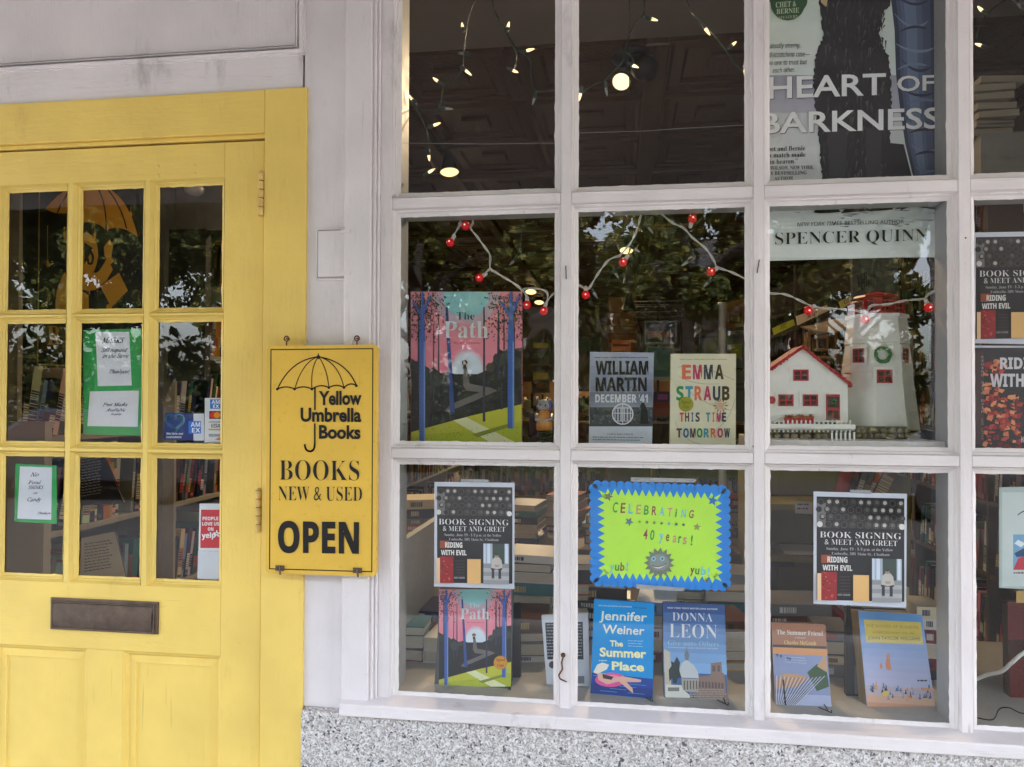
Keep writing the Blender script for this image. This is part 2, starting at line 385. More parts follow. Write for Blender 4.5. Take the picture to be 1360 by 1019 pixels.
class Art(MB):
    """draws flat print in picture coordinates that are carried on to the plane (o, n) of the printed sheet"""
    def __init__(s, o, n, lift=.00004):
        super().__init__(); s.o = o; s.n = n; s.lift = lift; s.layer = 1; s.inc = 1.0
        s.n = s.n if s.n.dot(EYE - s.o) > 0 else -s.n
    def pt(s, x, y, L=None):
        return PN(x, y, s.o, s.n) + s.n * s.lift * (s.layer if L is None else L)
    def poly(s, pts, col):
        s.face([s.pt(*p) for p in pts], col); s.layer += s.inc
    def polys(s, plist, col):
        for pts in plist: s.face([s.pt(*p) for p in pts], col)
        s.layer += s.inc * .05
    def rect(s, x0, y0, x1, y1, col, dy=0, dx=0):
        s.poly([(x0, y0), (x1, y0 + dy), (x1 + dx, y1 + dy), (x0 + dx, y1)], col)
    def disc(s, x, y, rx, col, ry=None, n=20):
        ry = ry or rx; s.poly([(x + rx * math.cos(2 * math.pi * i / n), y + ry * math.sin(2 * math.pi * i / n)) for i in range(n)], col)
    def line(s, pts, w, col):
        for (a, b) in zip(pts, pts[1:]):
            dx, dy = b[0] - a[0], b[1] - a[1]; l = math.hypot(dx, dy) or 1; nx, ny = -dy / l * w / 2, dx / l * w / 2
            ex, ey = dx / l * w * .3, dy / l * w * .3
            s.face([s.pt(a[0] - ex + nx, a[1] - ey + ny), s.pt(b[0] + ex + nx, b[1] + ey + ny), s.pt(b[0] + ex - nx, b[1] + ey - ny), s.pt(a[0] - ex - nx, a[1] - ey - ny)], col)
        s.layer += s.inc
    def grad(s, x0, y0, x1, y1, c0, c1, n=8, dy=0, dx=0):
        for i in range(n):
            t0, t1 = i / n, (i + 1) / n; c = tuple(a + (b - a) * (t0 + t1) / 2 for a, b in zip(c0, c1))
            ya, yb = y0 + (y1 - y0) * t0, y0 + (y1 - y0) * t1
            s.face([s.pt(x0 + dx * t0, ya), s.pt(x1 + dx * t0, ya + dy), s.pt(x1 + dx * t1, yb + dy), s.pt(x0 + dx * t1, yb)], c)
        s.layer += s.inc
    def text(s, t, x0, x1, yc, yb, col, kind='R', dy=0, sl=0, ref=None, wob=0):
        """t between x0..x1, capital top yc, baseline yb; dy: drop over the width; sl: slant of the uprights"""
        vs, fs, a, b, c, d = glyphs(t, kind)
        cap = glyphs(ref or ('H' if kind not in ('J2',) else 'H'), kind)[5]
        ph = rng.random() * 9
        def mp(v):
            u = (v[0] - a) / (b - a or 1); h = v[1] / cap
            x = x0 + (x1 - x0) * u + sl * h; y = yb + (yc - yb) * h + dy * u
            if wob: x += wob * math.sin(v[1] * 7 + ph + v[0] * 3); y += wob * math.sin(v[0] * 5.3 + ph * 2)
            return s.pt(x, y)
        s.mesh([mp(v) for v in vs], fs, col); s.layer += s.inc
    def hatch(s, x0, x1, y0, y1, n, col, frac=.45, dy=0, ragged=.15):
        """rows of tiny print too small to read"""
        h = (y1 - y0) / n
        for i in range(n):
            x = x0
            e = x1 - (x1 - x0) * rng.random() * ragged
            while x < e - 1:
                w = min(rng.uniform(1.2, 5), e - x); y = y0 + h * i
                k = dy * (x - x0) / (x1 - x0)
                s.face([s.pt(x, y + k), s.pt(x + w, y + k), s.pt(x + w, y + h * frac + k), s.pt(x, y + h * frac + k)], col); x += w + rng.uniform(.5, 1.1)
        s.layer += s.inc

def sheet(name, label, cat, quad, Y, yaw=0, lean=0, thick=.0012, base=(1, 1, 1), mat=None, group=None, origin=None):
    """a flat print: quad = TL, TR, BR, BL in the picture; returns (root, art). Call fin(root, art, ...) when drawn."""
    o = PY(sum(q[0] for q in quad) / 4, quad[3][1] if lean else sum(q[1] for q in quad) / 4, Y)
    n = V(math.sin(yaw) * math.cos(lean), -math.cos(yaw) * math.cos(lean), math.sin(lean)).normalized()
    a = Art(o, n); P = [PN(q[0], q[1], o, n) for q in quad]
    bk = [p - a.n * thick for p in P]
    a.hexa([P[3], P[2], P[1], P[0], bk[3], bk[2], bk[1], bk[0]], base)
    a.info = (name, label, cat, group, mat or pr_matte, P)
    return a
def fin(a):
    name, label, cat, group, mat, P = a.info
    o = a.build(name, mat, colour=True); tag(o, label, cat, group); return o
def book(label, quad, Y, lean=R(10), yaw=0, thick=.03, base=(1, 1, 1), spine=(0, 0, 0), name='display_book', cat='book', group='books standing face out on the display floor', spine_print=None):
    """hardback standing face out: cover (front and back boards with spine) and page block; returns art for the front cover"""
    o = PY(sum(q[0] for q in quad) / 4, (quad[2][1] + quad[3][1]) / 2, Y)
    n = V(math.sin(yaw) * math.cos(lean), -math.cos(yaw) * math.cos(lean), math.sin(lean)).normalized()
    a = Art(o, n); TL, TR, BR, BL = [PN(q[0], q[1], o, n) for q in quad]; bkv = -a.n
    th = .0022
    def slab(t0, t1, ins, col, m=0, fc=None):
        cx = (TL + TR + BR + BL) / 4; r = (TR - TL).normalized(); w = (TL - BL).normalized()
        q = [BL + r * 0 + w * ins, BR - r * ins + w * ins, TR - r * ins - w * ins, TL - w * ins]
        a_ = a if m == 0 else pg
        a_.hexa([p + bkv * t0 for p in q] + [p + bkv * t1 for p in q], col, 0)
    pg = MB()
    slab(0, th, 0, base); slab(thick - th, thick, 0, spine)
    r = (TR - TL).normalized()
    q = [BL + bkv * th, BL + r * th + bkv * th, TL + r * th + bkv * th, TL + bkv * th]
    a.hexa(q + [p + bkv * (thick - 2 * th) for p in q], spine)
    slab(th + .0002, thick - th - .0002, .0035, (1, 1, 1), 1)
    root = thing(name, label, cat, tuple(BL), group)
    bpy.context.view_layer.update()
    pg.build('page_block', pages, root)
    a.root = root
    return a
def finb(a):
    return a.build('cover', pr_gloss, a.root, colour=True)

# ================================================================== THE SHOPFRONT
XS = [-.5254, -.1512, -.1037, .2740, .3207, .6967, .7440, 1.1200]
ZS = [(EYE.z + .4762, EYE.z + 1.020), (EYE.z - .1124, EYE.z + .4263), (EYE.z - .7009, EYE.z - .1598)]
COLS = [(XS[0], XS[1]), (XS[2], XS[3]), (XS[4], XS[5]), (XS[6], XS[7])]
bead = [(-.0035, -.0012), (.001, -.0035), (.0045, -.0045), (.0065, -.0115), (.0095, -.0120), (.0110, -.0165), (.0118, -.0225)]
win = thing('shop_window', 'large white painted multi-pane shop window with books on display behind it', 'window', (.3, 0, .85))
YF = -.0225
ztop, zbot = ZS[0][1] + .0118, ZS[2][0] - .0118
e = .0118
# uprights: outer stiles and three vertical bars
bx('stile', white_old, win, XS[0] - .040, XS[0] - e, YF, .03, zbot, ztop + .05)
bx('stile', white_old, win, XS[7] + e, XS[7] + .040, YF, .03, zbot, ztop + .05)
for i in (1, 3, 5): bx('muntin', white_old, win, XS[i] + e, XS[i + 1] - e, YF, .004, zbot, ztop)
bx('top_rail', white_h, win, XS[0] - e, XS[7] + e, YF + .0008, .03, ztop, ztop + .05)
bx('bottom_rail', white_h, win, XS[0] - .040, XS[7] + .040, YF - .003, .03, zbot - .006, zbot - .0004)
for c in COLS:
    for (za, zb) in ((ZS[1][1], ZS[0][0]), (ZS[2][1], ZS[1][0])):
        bx('crossbar', white_h, win, c[0] - e + .0005, c[1] + e - .0005, YF + .0012, .004, za + e, zb - e)
for zr in ZS:
    for c in COLS:
        m = MB(); m.ring(c[0], c[1], zr[0], zr[1], bead, seg=40, jit=.00045)
        b = m.build('glazing_bead', putty, win)
        m = MB(); m.box(c[0] - .004, c[1] + .004, -.0008, .0012, zr[0] - .004, zr[1] + .004)
        m.build('pane', glass, win)
# inner side boards and transom seen through the glass
for (x0, x1) in ((XS[0] - .04, XS[0] - .0005), (XS[5] + .0005, XS[6] - .0005), (XS[7] + .0005, XS[7] + .04)):
    bx('side_board', grey_in, win, x0, x1, .0045 if x0 != XS[5] + .0005 else .005, .078, zbot - .01, ztop)
for c in COLS[:3] if False else [(XS[0], XS[5]), (XS[6], XS[7])]:
    bx('transom_board', grey_in, win, c[0], c[1], .0052, .070, ZS[1][1] + .0015, ZS[0][0] - .0015)
# the second stepped moulding to the left of the panes
for (a, b_, y) in ((.0405, .047, -.030), (.0475, .0555, -.037)):
    bx('casing_moulding', white_old, win, XS[0] - b_, XS[0] - a, y, .02, zbot - .006, ztop + .30, .0025)
# sill
sl0 = PY(449, 940, -.075).x; sx1 = 1.30
m = MB(); zt = .8440
prof = [(-.020, zt + .000), (-.066, zt - .0022), (-.0685, zt - .0045), (-.0685, zt - .0290), (-.066, zt - .0305), (.02, zt - .0305), (.02, zt)]
segs = 60; sxs = [sl0 + (sx1 - sl0) * i / segs for i in range(segs + 1)]
k = 0
for i, x in enumerate(sxs):
    for (y, z) in prof: m.v.append((x, y + (rng.gauss(0, .0003) if y < -.05 else 0), z + rng.gauss(0, .0003)))
n = len(prof)
for i in range(segs):
    for j in range(n):
        j2 = (j + 1) % n; m.f.append((i * n + j, i * n + j2, (i + 1) * n + j2, (i + 1) * n + j)); m.c.append((1, 1, 1)); m.m.append(0)
m.f.append(tuple(range(n))[::-1]); m.c.append((1, 1, 1)); m.m.append(0)
m.f.append(tuple(segs * n + j for j in range(n))); m.c.append((1, 1, 1)); m.m.append(0)
m.build('sill', white_h, win, bevel=.0012)
# screen hook, old nails in the bars
hp = [(748, 872), (746, 880), (747, 889), (742, 897), (744, 902), (750, 904.5), (753, 906)]
m = MB(); m.tube([PY(x, y, -.027) for x, y in hp], .0019, 8, taper=[1, 1, 1, 1, 1, .9, .5])
c0 = PY(748, 870, -.026); m.tube([c0 + V(math.cos(a) * .0042, -.001, math.sin(a) * .0042) for a in [i * .7 for i in range(10)]], .0015, 6)
m.tube([c0 + V(0, .006, 0), c0 + V(0, -.005, 0)], .0032, 8)
m.build('window_hook', rust, win, smooth=True)
for (x0, y0, x1, y1) in ((751.5, 353, 752, 371), (1008.5, 345, 1005.5, 363), (1000, 592, 1000.6, 594)):
    m = MB(); m.tube([PY(x0, y0, -.0245), PY(x1, y1, -.0245)], .0012, 6); m.build('nail', blackm, win)
for (x, y) in ((1282, 43), (1282, 132), (1282.5, 316), (1283, 350), (1283, 508), (1008, 327), (735, 506), (999, 506)):
    m = MB(); p = PY(x, y, YF); m.lathe(p + V(0, .001, 0), (0, -1, 0), [(0, .0022), (.0014, .0018), (.0019, 0)], 8); m.build('filled_nail_head', white_old if y != 316 else rust, win, smooth=True)

# ---- wall of boards round door and window
wall = thing('shopfront_wall', 'white painted board wall with pilaster and panel between the yellow door and the shop window', 'wall', (-.7, -.03, 0))
def X(px, y, Y): return PY(px, y, Y).x
xa = XS[0] - .0558; xb = X(455, 600, -.045); xc = X(404.5, 600, -.02); xd = X(405, 120, -.035)
zs_t = 3.05; zsill = zt - .0310
bx('pilaster', white_old, wall, xb, xa, -.045, .02, zt - .004, zs_t, .003)
bx('recessed_board', white, wall, X(398, 1000, -.024), xb - .0008, -.024, .02, zsill - .0002, zs_t, .001)
cp0 = PY(418.5, 304.5, -.05); cp1 = PY(455.5, 366, -.05)
m = MB(); m.box(cp0.x, cp1.x, -.033, -.0235, cp1.z, cp0.z); m.ring(cp0.x, cp1.x, cp1.z, cp0.z, [(.0018, -.0239), (.0019, -.031), (.0060, -.031), (.0070, -.0239)]); m.build('blank_cover_plate', white, wall, bevel=.002)
m = MB()
for z in (cp0.z - .006, cp1.z + .006): m.box(cp1.x - .008, cp1.x + .016, -.0475, -.0452, z - .004, z + .004)
m.build('plate_bracket', white_old, wall)
m = MB(); p = PY(470, 452, -.045); m.tube([p + V(0, .004, 0), p + V(0, -.006, 0), p + V(-.001, -.012, -.006), p + V(0, -.008, -.018)], .0025, 8); m.build('cup_hook', white_old, wall, smooth=True)
# frieze and panel above the door
zf0 = PY(200, 127, -.024).z
px0 = X(391, 60, -.03); zpan = PY(200, 72, -.024).z
xL = -2.6
bx('frieze_board', white_h, wall, xL, X(402, 100, -.024), -.024, .02, zf0 - .004, zpan - .012, .001)
bx('panel_field', white, wall, xL, px0 - .006, -.012, .0035, zpan + .006, zs_t, .001)
bx('panel_backing', white, wall, xL, px0, .004, .02, zpan - .0118, zs_t, 0)
bx('panel_stile', white, wall, px0 + .0001, X(402, 100, -.024), -.0236, .02, zpan - .0115, zs_t, .001)
m = MB()
pm = [(0, .0038), (.001, -.022), (.004, -.027), (.007, -.029), (.0080, -.0130), (.0130, -.0130), (.0138, -.031), (.018, -.036), (.023, -.035), (.0245, -.0285), (.029, -.0285), (.030, -.0242)]
# L shaped mitred moulding: along the panel bottom and up its right edge
pth = [V(xL, 0, zpan), V(px0, 0, zpan), V(px0, 0, zs_t)]
for p, d in zip(pth, (V(0, 0, -1), V(1, 0, -1), V(1, 0, 0))):
    for off, y in pm: m.v.append((p.x + d.x * off * .9, y, p.z + d.z * off * .9))
n = len(pm)
for a in range(2):
    for j in range(n - 1): m.f.append((a * n + j, a * n + j + 1, (a + 1) * n + j + 1, (a + 1) * n + j)); m.c.append((1, 1, 1)); m.m.append(0)
m.build('panel_moulding', white_h, wall)
bx('left_board', white, wall, xL, -1.62, -.0238, .02, .3, zf0 - .0045, .002)
# right side beyond the fourth column, and above the window
bx('right_pilaster', white_old, wall, XS[7] + .0405, XS[7] + .15, -.045, .02, zt - .004, zs_t, .003)
bx('right_board', white, wall, XS[7] + .1504, 3.4, -.024, .02, zsill, zs_t, .001)
bx('head_board', white, wall, XS[0] - .0403, XS[7] + .0402, -.024, .03, ztop + .0504, zs_t, .001)
bx('left_outer_board', white, wall, -3.4, xL - .0005, -.0245, .02, .02, zs_t, .001)
gx0 = X(399.5, 980, -.05)
granite_w = MB(); granite_w.box(gx0, 3.4, -.052, .02, 0, zsill - .0005)
granite_w.build('granite_base', granite, wall, bevel=.003)

# ---- yellow door frame
fr = thing('door_frame', 'yellow painted door frame around the glazed shop door', 'door frame', (-1, -.02, 0))
YC = -.032
fx0, fx1 = X(350.5, 190, YC), X(407, 130, YC); fx0b, fx1b = X(345, 1000, YC), X(399.5, 1000, YC)
fzt = PY(380, 117, YC).z; fzb = PY(200, 182.5, YC).z
fx0 = (fx0 + fx0b) / 2; fx1 = (fx1 + fx1b) / 2 + .002
bx('casing', yellow, fr, fx0, fx1, YC, .03, 0.02, fzt, .002)
DW_L = X(8, 500, 0) - .100
bx('casing', yellow, fr, DW_L - .11, DW_L - .004, YC, .03, .02, fzt, .002)
bx('header', yellow_h, fr, DW_L - .0038, fx0 - .0004, YC + .0006, .03, fzb, fzt - .0008, .0015)
zstop = PY(200, 191, -.02).z
bx('door_stop', yellow_h, fr, DW_L - .0038, fx0 - .0004, -.021, .03, zstop + .001, fzb - .0005, .0015)
bx('jamb', yellow, fr, fx0 - .0035, fx0 - .0003, -.010, .06, .02, zstop, 0)
bx('threshold', simple('worn_threshold', (.2, .17, .14), .6), fr, DW_L - .02, fx1, -.08, .10, .0005, .019, .002)

# ---- door
door = thing('shop_door', 'yellow nine-pane glazed shop door with two lower panels and a letter slot', 'door', (-1, 0, .02))
YD = -.018; YG = .004
dx1 = fx0 - .0065; dx0 = DW_L; dzt = zstop - .004; dzb = .024
rows = [(411, 251.5), (588, 428.5), (766, 607)]
cols = [(10, 88.5), (108.5, 190), (210.5, 295)]
DX = [(X(a, 500, YG), X(b, 500, YG)) for a, b in cols]; DZ = [(PY(150, a, YG).z, PY(150, b, YG).z) for a, b in rows]
be = .0135
dbead = [(-.001, .0005), (.0008, -.001), (.004, -.0025), (.0065, -.0065), (.0085, -.0068), (.011, -.0125), (.0135, -.018)]
zmid0 = DZ[2][0] - be; zmid1 = DZ[2][1] + be
bx('stile', yellow, door, dx0, DX[0][0] - be, YD, .02, dzb, dzt, .002)
bx('stile', yellow, door, DX[2][1] + be, dx1, YD, .02, dzb, dzt, .002)
zl0 = PY(225, 868, YD).z; zl1 = .32
lp = [(X(-60, 1000, YD), X(114, 940, YD)), (X(162, 940, YD), X(292.5, 940, YD))]
lp[0] = (DX[0][0] - be + .003, lp[0][1])
bx('top_rail', yellow_h, door, DX[0][0] - be + .0003, DX[2][1] + be - .0003, YD + .0005, .02, DZ[0][1] + be, dzt, .001)
bx('lock_rail', yellow_h, door, DX[0][0] - be + .0003, DX[2][1] + be - .0003, YD + .0005, .02, zl0, DZ[2][0] - be, .001)
bx('bottom_rail', yellow_h, door, DX[0][0] - be + .0003, DX[2][1] + be - .0003, YD + .0005, .02, dzb, zl1, .001)
bx('mid_stile', yellow, door, lp[0][1], lp[1][0], YD + .0007, .02, zl1 + .0003, zl0 - .0003, .001)
for i in (0, 1): bx('glazing_bar', yellow_bead, door, DX[i][1] + be, DX[i + 1][0] - be, YD + .0008, .012, DZ[2][0] - be, DZ[0][1] + be, .001)
for c in DX:
    for i in (0, 1): bx('glazing_bar', yellow_bead, door, c[0] - be + .0004, c[1] + be - .0004, YD + .0012, .012, DZ[i + 1][1] + be, DZ[i][0] - be, .001)
for zr in DZ:
    for c in DX:
        m = MB(); m.ring(c[0], c[1], zr[0], zr[1], dbead, seg=14, jit=.0005); m.build('glazing_bead', yellow_bead, door)
        m = MB(); m.box(c[0] - .003, c[1] + .003, YG - .001, YG + .001, zr[0] - .003, zr[1] + .003); m.build('pane', glass, door)
for (a, b_) in lp:
    m = MB(); m.box(a - .004, b_ + .004, -.002, .010, zl1 - .004, zl0 + .004)
    # recessed panel with a raised field and a moulding ring
    m.ring(a + .012, b_ - .012, zl1 + .012, zl0 - .012, [(-.020, -.0042), (-.018, -.0085), (.0, -.0060), (.002, -.0072), (.006, -.0135), (.0095, -.0145), (.012, -.0172)])
    m.box(a + .030, b_ - .030, -.0045, -.0021, zl1 + .030, zl0 - .030)
    m.build('panel', yellow, door)
# letter slot
a0 = PY(66.5, 793.5, YD - .006); a1 = PY(209, 841, YD - .006); zt2 = (PY(66, 793.5, YD).z + PY(209, 799, YD).z) / 2; zb2 = (PY(66, 836, YD).z + PY(209, 841, YD).z) / 2
ms = MB(); ms.box(a0.x, a1.x, YD - .0045, YD + .001, zb2, zt2)
ms.ring(a0.x + .009, a1.x - .013, zb2 + .006, zt2 - .012, [(0, -.0245), (.002, -.0262), (.004, -.0262), (.005, -.0228)])
slot = ms.build('letter_slot', bronze, door, bevel=.001)
fm = MB(); xa_, xb_, za_, zb_ = a0.x + .010, a1.x - .014, zb2 + .007, zt2 - .013; nn_ = 10
for i in range(nn_):
    t0, t1 = i / nn_, (i + 1) / nn_; f0, f1 = [-.0235 - .004 * math.sin(math.pi * t) for t in (t0, t1)]
    fm.face([(xa_, f0, za_ + (zb_ - za_) * t0), (xb_, f0, za_ + (zb_ - za_) * t0), (xb_, f1, za_ + (zb_ - za_) * t1), (xa_, f1, za_ + (zb_ - za_) * t1)])
fm.build('flap', bronze, slot)
sm = MB()
for (x_, z_) in ((a0.x + .005, zt2 - .005), (a1.x - .006, zt2 - .005), (a1.x - .006, zb2 + .006)): sm.lathe((x_, YD - .0044, z_), (0, -1, 0), [(0, .003), (.0015, .0026), (.002, 0)], 10)
sm.build('screw', bronze, slot, smooth=True)
# hinges: knuckles between door and casing
for (ya, yb) in ((231, 288), (650, 706)):
    m = MB(); hx = dx1 - .0015; z1 = PY(346, ya, YD).z; z0 = PY(346, yb, YD).z; kn = 5; h = (z1 - z0) / kn
    for i in range(kn):
        m.lathe((hx, -.031, z0 + h * i + .0005), (0, 0, 1), [(0, .0), (0, .0058), (.001, .0068), (h - .003, .0068), (h - .002, .0058), (h - .002, 0)], 12)
    m.lathe((hx, -.031, z1), (0, 0, 1), [(0, .0045), (.003, .005), (.006, .0)], 12)
    m.box(hx - .010, hx + .002, -.0265, YD - .0005, z0, z1)
    m.build('hinge', brass, door, smooth=False)
# four plugged screw holes in the top rail
for (x, y) in ((209.5, 221), (209.5, 233), (258.5, 220), (258.5, 231)):
    m = MB(); m.lathe(PY(x, y, YD + .0008), (0, -1, 0), [(0, .005), (.001, .0045), (.0014, .003), (.0006, 0)], 12); m.build('screw_plug', yellow, door, smooth=True)

# ---- hanging sign
sg = sheet('shop_sign', None, None, [(354.5, 459.5), (500.5, 457.5), (499.2, 766), (352.5, 761.5)], -.066, thick=.0)
P = sg.info[5]; sign = thing('shop_sign', 'yellow shop sign with a line drawn umbrella reading books new and used open', 'sign', tuple(P[3]))
m = MB(); bk = [p + V(0, .018, 0) for p in P]
# rounded-corner board
def rrect(P, r, n=5):
    TL, TR, BR, BL = P; out = []
    for c, a, b_ in ((BL, TL, BR), (BR, BL, TR), (TR, BR, TL), (TL, TR, BL)):
        ua, ub = (a - c).normalized(), (b_ - c).normalized()
        for i in range(n + 1):
            t = i / n * math.pi / 2; out.append(c + ua * r * (1 - math.sin(t)) + ub * r * (1 - math.cos(t)))
    return out
pf = rrect(P, .010); pb = [p + V(0, .018, 0) for p in pf]; n = len(pf)
m.face(pf); m.face(pb[::-1])
for i in range(n): j = (i + 1) % n; m.face([pf[i], pb[i], pb[j], pf[j]])
m.build('board', signy, sign, bevel=.0015)
s = Art(P[0], V(0, -1, 0), .00005); K = (.012, .011, .011)
for a, b_ in (((360, 464.5), (495.2, 463.2)), ((495.2, 463.2), (493.8, 759.5)), ((493.8, 759.5), (358, 755.5)), ((358, 755.5), (360, 464.5))): s.line([a, b_], 1.5, K)
def bez(p0, p1, p2, n=12): return [((1 - t) ** 2 * p0[0] + 2 * t * (1 - t) * p1[0] + t * t * p2[0], (1 - t) ** 2 * p0[1] + 2 * t * (1 - t) * p1[1] + t * t * p2[1]) for t in [i / n for i in range(n + 1)]]
top = (423, 474)
hem = [(368.5, 517), (391.5, 517), (414.5, 517), (437, 515), (457, 515), (473.5, 512.5)]
for a, b_ in zip(hem, hem[1:]): s.line(bez(a, ((a[0] + b_[0]) / 2, min(a[1], b_[1]) - 6), b_), 1.7, K)
for h, c in zip(hem, ((386, 478), (402, 480), (412, 488), (434, 487), (449, 480), (461, 480))): s.line(bez(h, c, top), 1.6 if h in (hem[0], hem[-1]) else 1.2, K)
s.disc(423, 474.5, 2.6, K); s.line([(423, 470), (423, 475)], 1.3, K)
for h in hem: s.disc(h[0], h[1], 1.8, K)
s.line([(418.5, 515), (418.5, 544)], 2.2, K); s.line([(418.3, 563), (418.3, 588)] , 2.2, K)
s.line(bez((418.3, 588), (418.4, 600), (411.5, 599.5)) + bez((411.5, 599.5), (405.5, 599), (405, 590.5))[1:], 2.4, K)
s.text('Yellow', 423.5, 480.5, 519.5, 537.5, K, 'BB', dy=-.5); s.text('Umbrella', 399.5, 480, 541.5, 559.5, K, 'BB', dy=.3); s.text('Books', 424, 479, 564.5, 582, K, 'BB', dy=.5)
s.text('BOOKS', 371.5, 477.5, 611.5, 637.5, K, 'T', dy=.8); s.text('NEW & USED', 370, 481, 646, 664.5, K, 'T', dy=1)
s.text('OPEN', 369.5, 477, 692, 733, K, 'NB', dy=1.5)
s.build('lettering', pr_matte, sign, colour=True)
for (x, y) in ((380.5, 450), (474, 449.5)):
    m = MB(); c = PY(x, y, -.058); m.tube([c + V(math.cos(a) * .0055, 0, math.sin(a) * .0055) for a in [math.pi * (-.5 + 2 * i / 12) for i in range(12)]], .0019, 8)
    m.tube([c + V(0, 0, -.005), c + V(0, 0, -.016)], .0018, 8); m.tube([c + V(0, .0, 0), c + V(0, .016, 0)], .0019, 8)
    m.build('screw_eye', rust, sign, smooth=True)
for (x, y) in ((372.5, 757), (475.5, 760)):
    m = MB(); c = PY(x, y, -.068); m.box(c.x - .012, c.x + .009, c.y - .0015, c.y + .001, c.z - .002, c.z + .010)
    m.lathe(c + V(-.008, 0, .004), (0, -1, 0), [(0, .004), (.003, .003), (.004, 0)], 10); m.lathe(c + V(.006, 0, .005), (0, -1, 0), [(0, .004), (.003, .003), (.004, 0)], 10)
    m.tube([c + V(0, -.003, .008), c + V(.0005, -.005, 0), c + V(.001, -.003, -.010)], .0023, 8)
    m.build('corner_bracket', bronze, sign)

# ================================================================== PAPER AND STICKERS ON THE DOOR GLASS
YI = .0085
GREEN = rgb(50, 160, 85); PAP = (.72, .73, .80); INK = (.03, .03, .05)
a = sheet('masks_notice', 'green card with two white handwritten notes about masks taped inside the door glass', 'notice', [(110.5, 438.5), (187.5, 436.5), (187.5, 579), (110.5, 577)], YI, base=GREEN)
a.rect(127.5, 441, 172, 442, PAP) ; a.layer = 2
a.poly([(127, 442), (171.5, 441), (175, 512), (130, 513)], PAP); a.poly([(119.5, 520), (184.5, 519), (183, 567), (116, 566)], PAP)
for t, x0, x1, yc, yb in (('MASKS', 135, 164, 448.5, 455.5), ('Still required', 134.5, 168, 462.5, 467.5), ('in the Store', 136, 170, 470, 475.5), ('Thankyou!', 144.5, 171, 491, 496), ('Free Masks', 136, 169, 535, 539.5), ('Available', 140, 166, 542.5, 546.5), ('inside', 147, 161, 548.5, 551.5)):
    a.text(t, x0, x1, yc, yb, INK, 'I', wob=.25, sl=1.5)
fin(a)
a = sheet('no_food_notice', 'green card with a white handwritten note asking for no food drinks or candy', 'notice', [(20.5, 616), (75, 618.5), (75.5, 696), (19, 693)], YI, base=GREEN)
a.poly([(26.5, 619.5), (69, 621), (68, 690.5), (23, 689)], PAP)
for t, x0, x1, yc, yb in (('No', 40, 51, 627.5, 633), ('Food', 37, 54, 638.5, 643), ('DRINKS', 37, 57, 645, 649.5), ('or', 44, 50, 653, 656), ('Candy', 36, 54, 661, 666), ('Thankyou', 50, 67, 680, 683)):
    a.text(t, x0, x1, yc, yb, INK, 'I', wob=.25, sl=1.2)
fin(a)
a = sheet('card_payment_sticker', 'white strip sticker of stacked payment card logos at the right edge of the door pane', 'sticker', [(272, 528.5), (295.5, 528.5), (295.5, 588), (271.5, 588)], .0062, base=(.75, .76, .8))
a.rect(279, 530.5, 292.5, 543, rgb(30, 120, 215)); a.text('AM', 281, 292, 531.5, 536.5, (.9, .9, .95), 'N'); a.text('EX', 283, 291, 537.5, 542, (.9, .9, .95), 'N')
a.rect(278, 546, 293, 556.5, rgb(20, 20, 60)); a.disc(283, 551.5, 4.3, rgb(230, 40, 40)); a.disc(288.3, 551.5, 4.3, rgb(245, 150, 40))
a.rect(277, 560.2, 294, 561, rgb(30, 30, 80)); a.text('VISA', 279.5, 292, 563, 568, rgb(25, 30, 90), 'N', sl=1); a.rect(277, 569.5, 294, 571.5, rgb(200, 170, 120))
a.text('DISCOVER', 277.5, 293, 576.5, 580, rgb(60, 60, 80), 'N'); a.poly([(285, 584), (294, 580), (294, 585)], rgb(200, 110, 70)); fin(a)
a = sheet('heart_sticker', 'navy sticker with a light blue heart reading we love our customers', 'sticker', [(219.5, 548.5), (271, 549), (271, 585.5), (217, 584)], .0062, base=rgb(20, 45, 120))
a.rect(257, 549.5, 271, 585.3, (.66, .69, .78))
hp = []
for i in range(26):
    t = math.pi * 2 * i / 25; hp.append((232.5 + 11.2 * math.sin(t) ** 3, 560.5 - (9.5 * math.cos(t) - 3.6 * math.cos(2 * t) - 1.4 * math.cos(3 * t) - .6 * math.cos(4 * t))))
a.line(hp[:13], 4, rgb(120, 205, 240)); a.line(hp[12:], 4, rgb(70, 150, 215))
a.text('We love our', 221, 243.5, 574.5, 577.5, (.85, .88, .95), 'N'); a.text('customers', 221, 241, 579, 582, (.85, .88, .95), 'N')
a.rect(250.5, 559.5, 267, 576, rgb(35, 115, 215)); a.text('AM', 253.5, 266, 561, 567, (.85, .88, .95), 'N'); a.text('EX', 255, 266, 568.5, 574.5, (.85, .88, .95), 'N'); fin(a)
a = sheet('review_sticker', 'red and white sticker reading people love us on yelp', 'sticker', [(265, 669), (294, 669), (294, 732), (263.5, 731.5)], .0062, base=(.74, .76, .82))
a.poly([(267, 677), (293.5, 677), (293.5, 728), (266, 728)], rgb(205, 20, 35))
for t, x0, x1, yc, yb in (('PEOPLE', 269, 290, 686.5, 691), ('LOVE US', 268.5, 291, 693.5, 698), ('ON', 276, 283.5, 700.5, 705)): a.text(t, x0, x1, yc, yb, (.85, .85, .88), 'NB')
a.text('yelp', 268, 286, 708, 715, (.9, .9, .92), 'NB', dy=-1)
for k_ in range(5): t = k_ * 1.257 - .3; a.line([(288 + 1.5 * math.cos(t), 709 + 1.5 * math.sin(t)), (288 + 4 * math.cos(t), 709 + 4 * math.sin(t))], 1.8, (.9, .9, .92))
fin(a)
a = sheet('white_card_holder', 'blank white card pocket below the red review sticker', 'card holder', [(263, 731.8), (294, 732.5), (293.5, 770), (262, 769)], .0062, base=(.66, .68, .75)); fin(a)

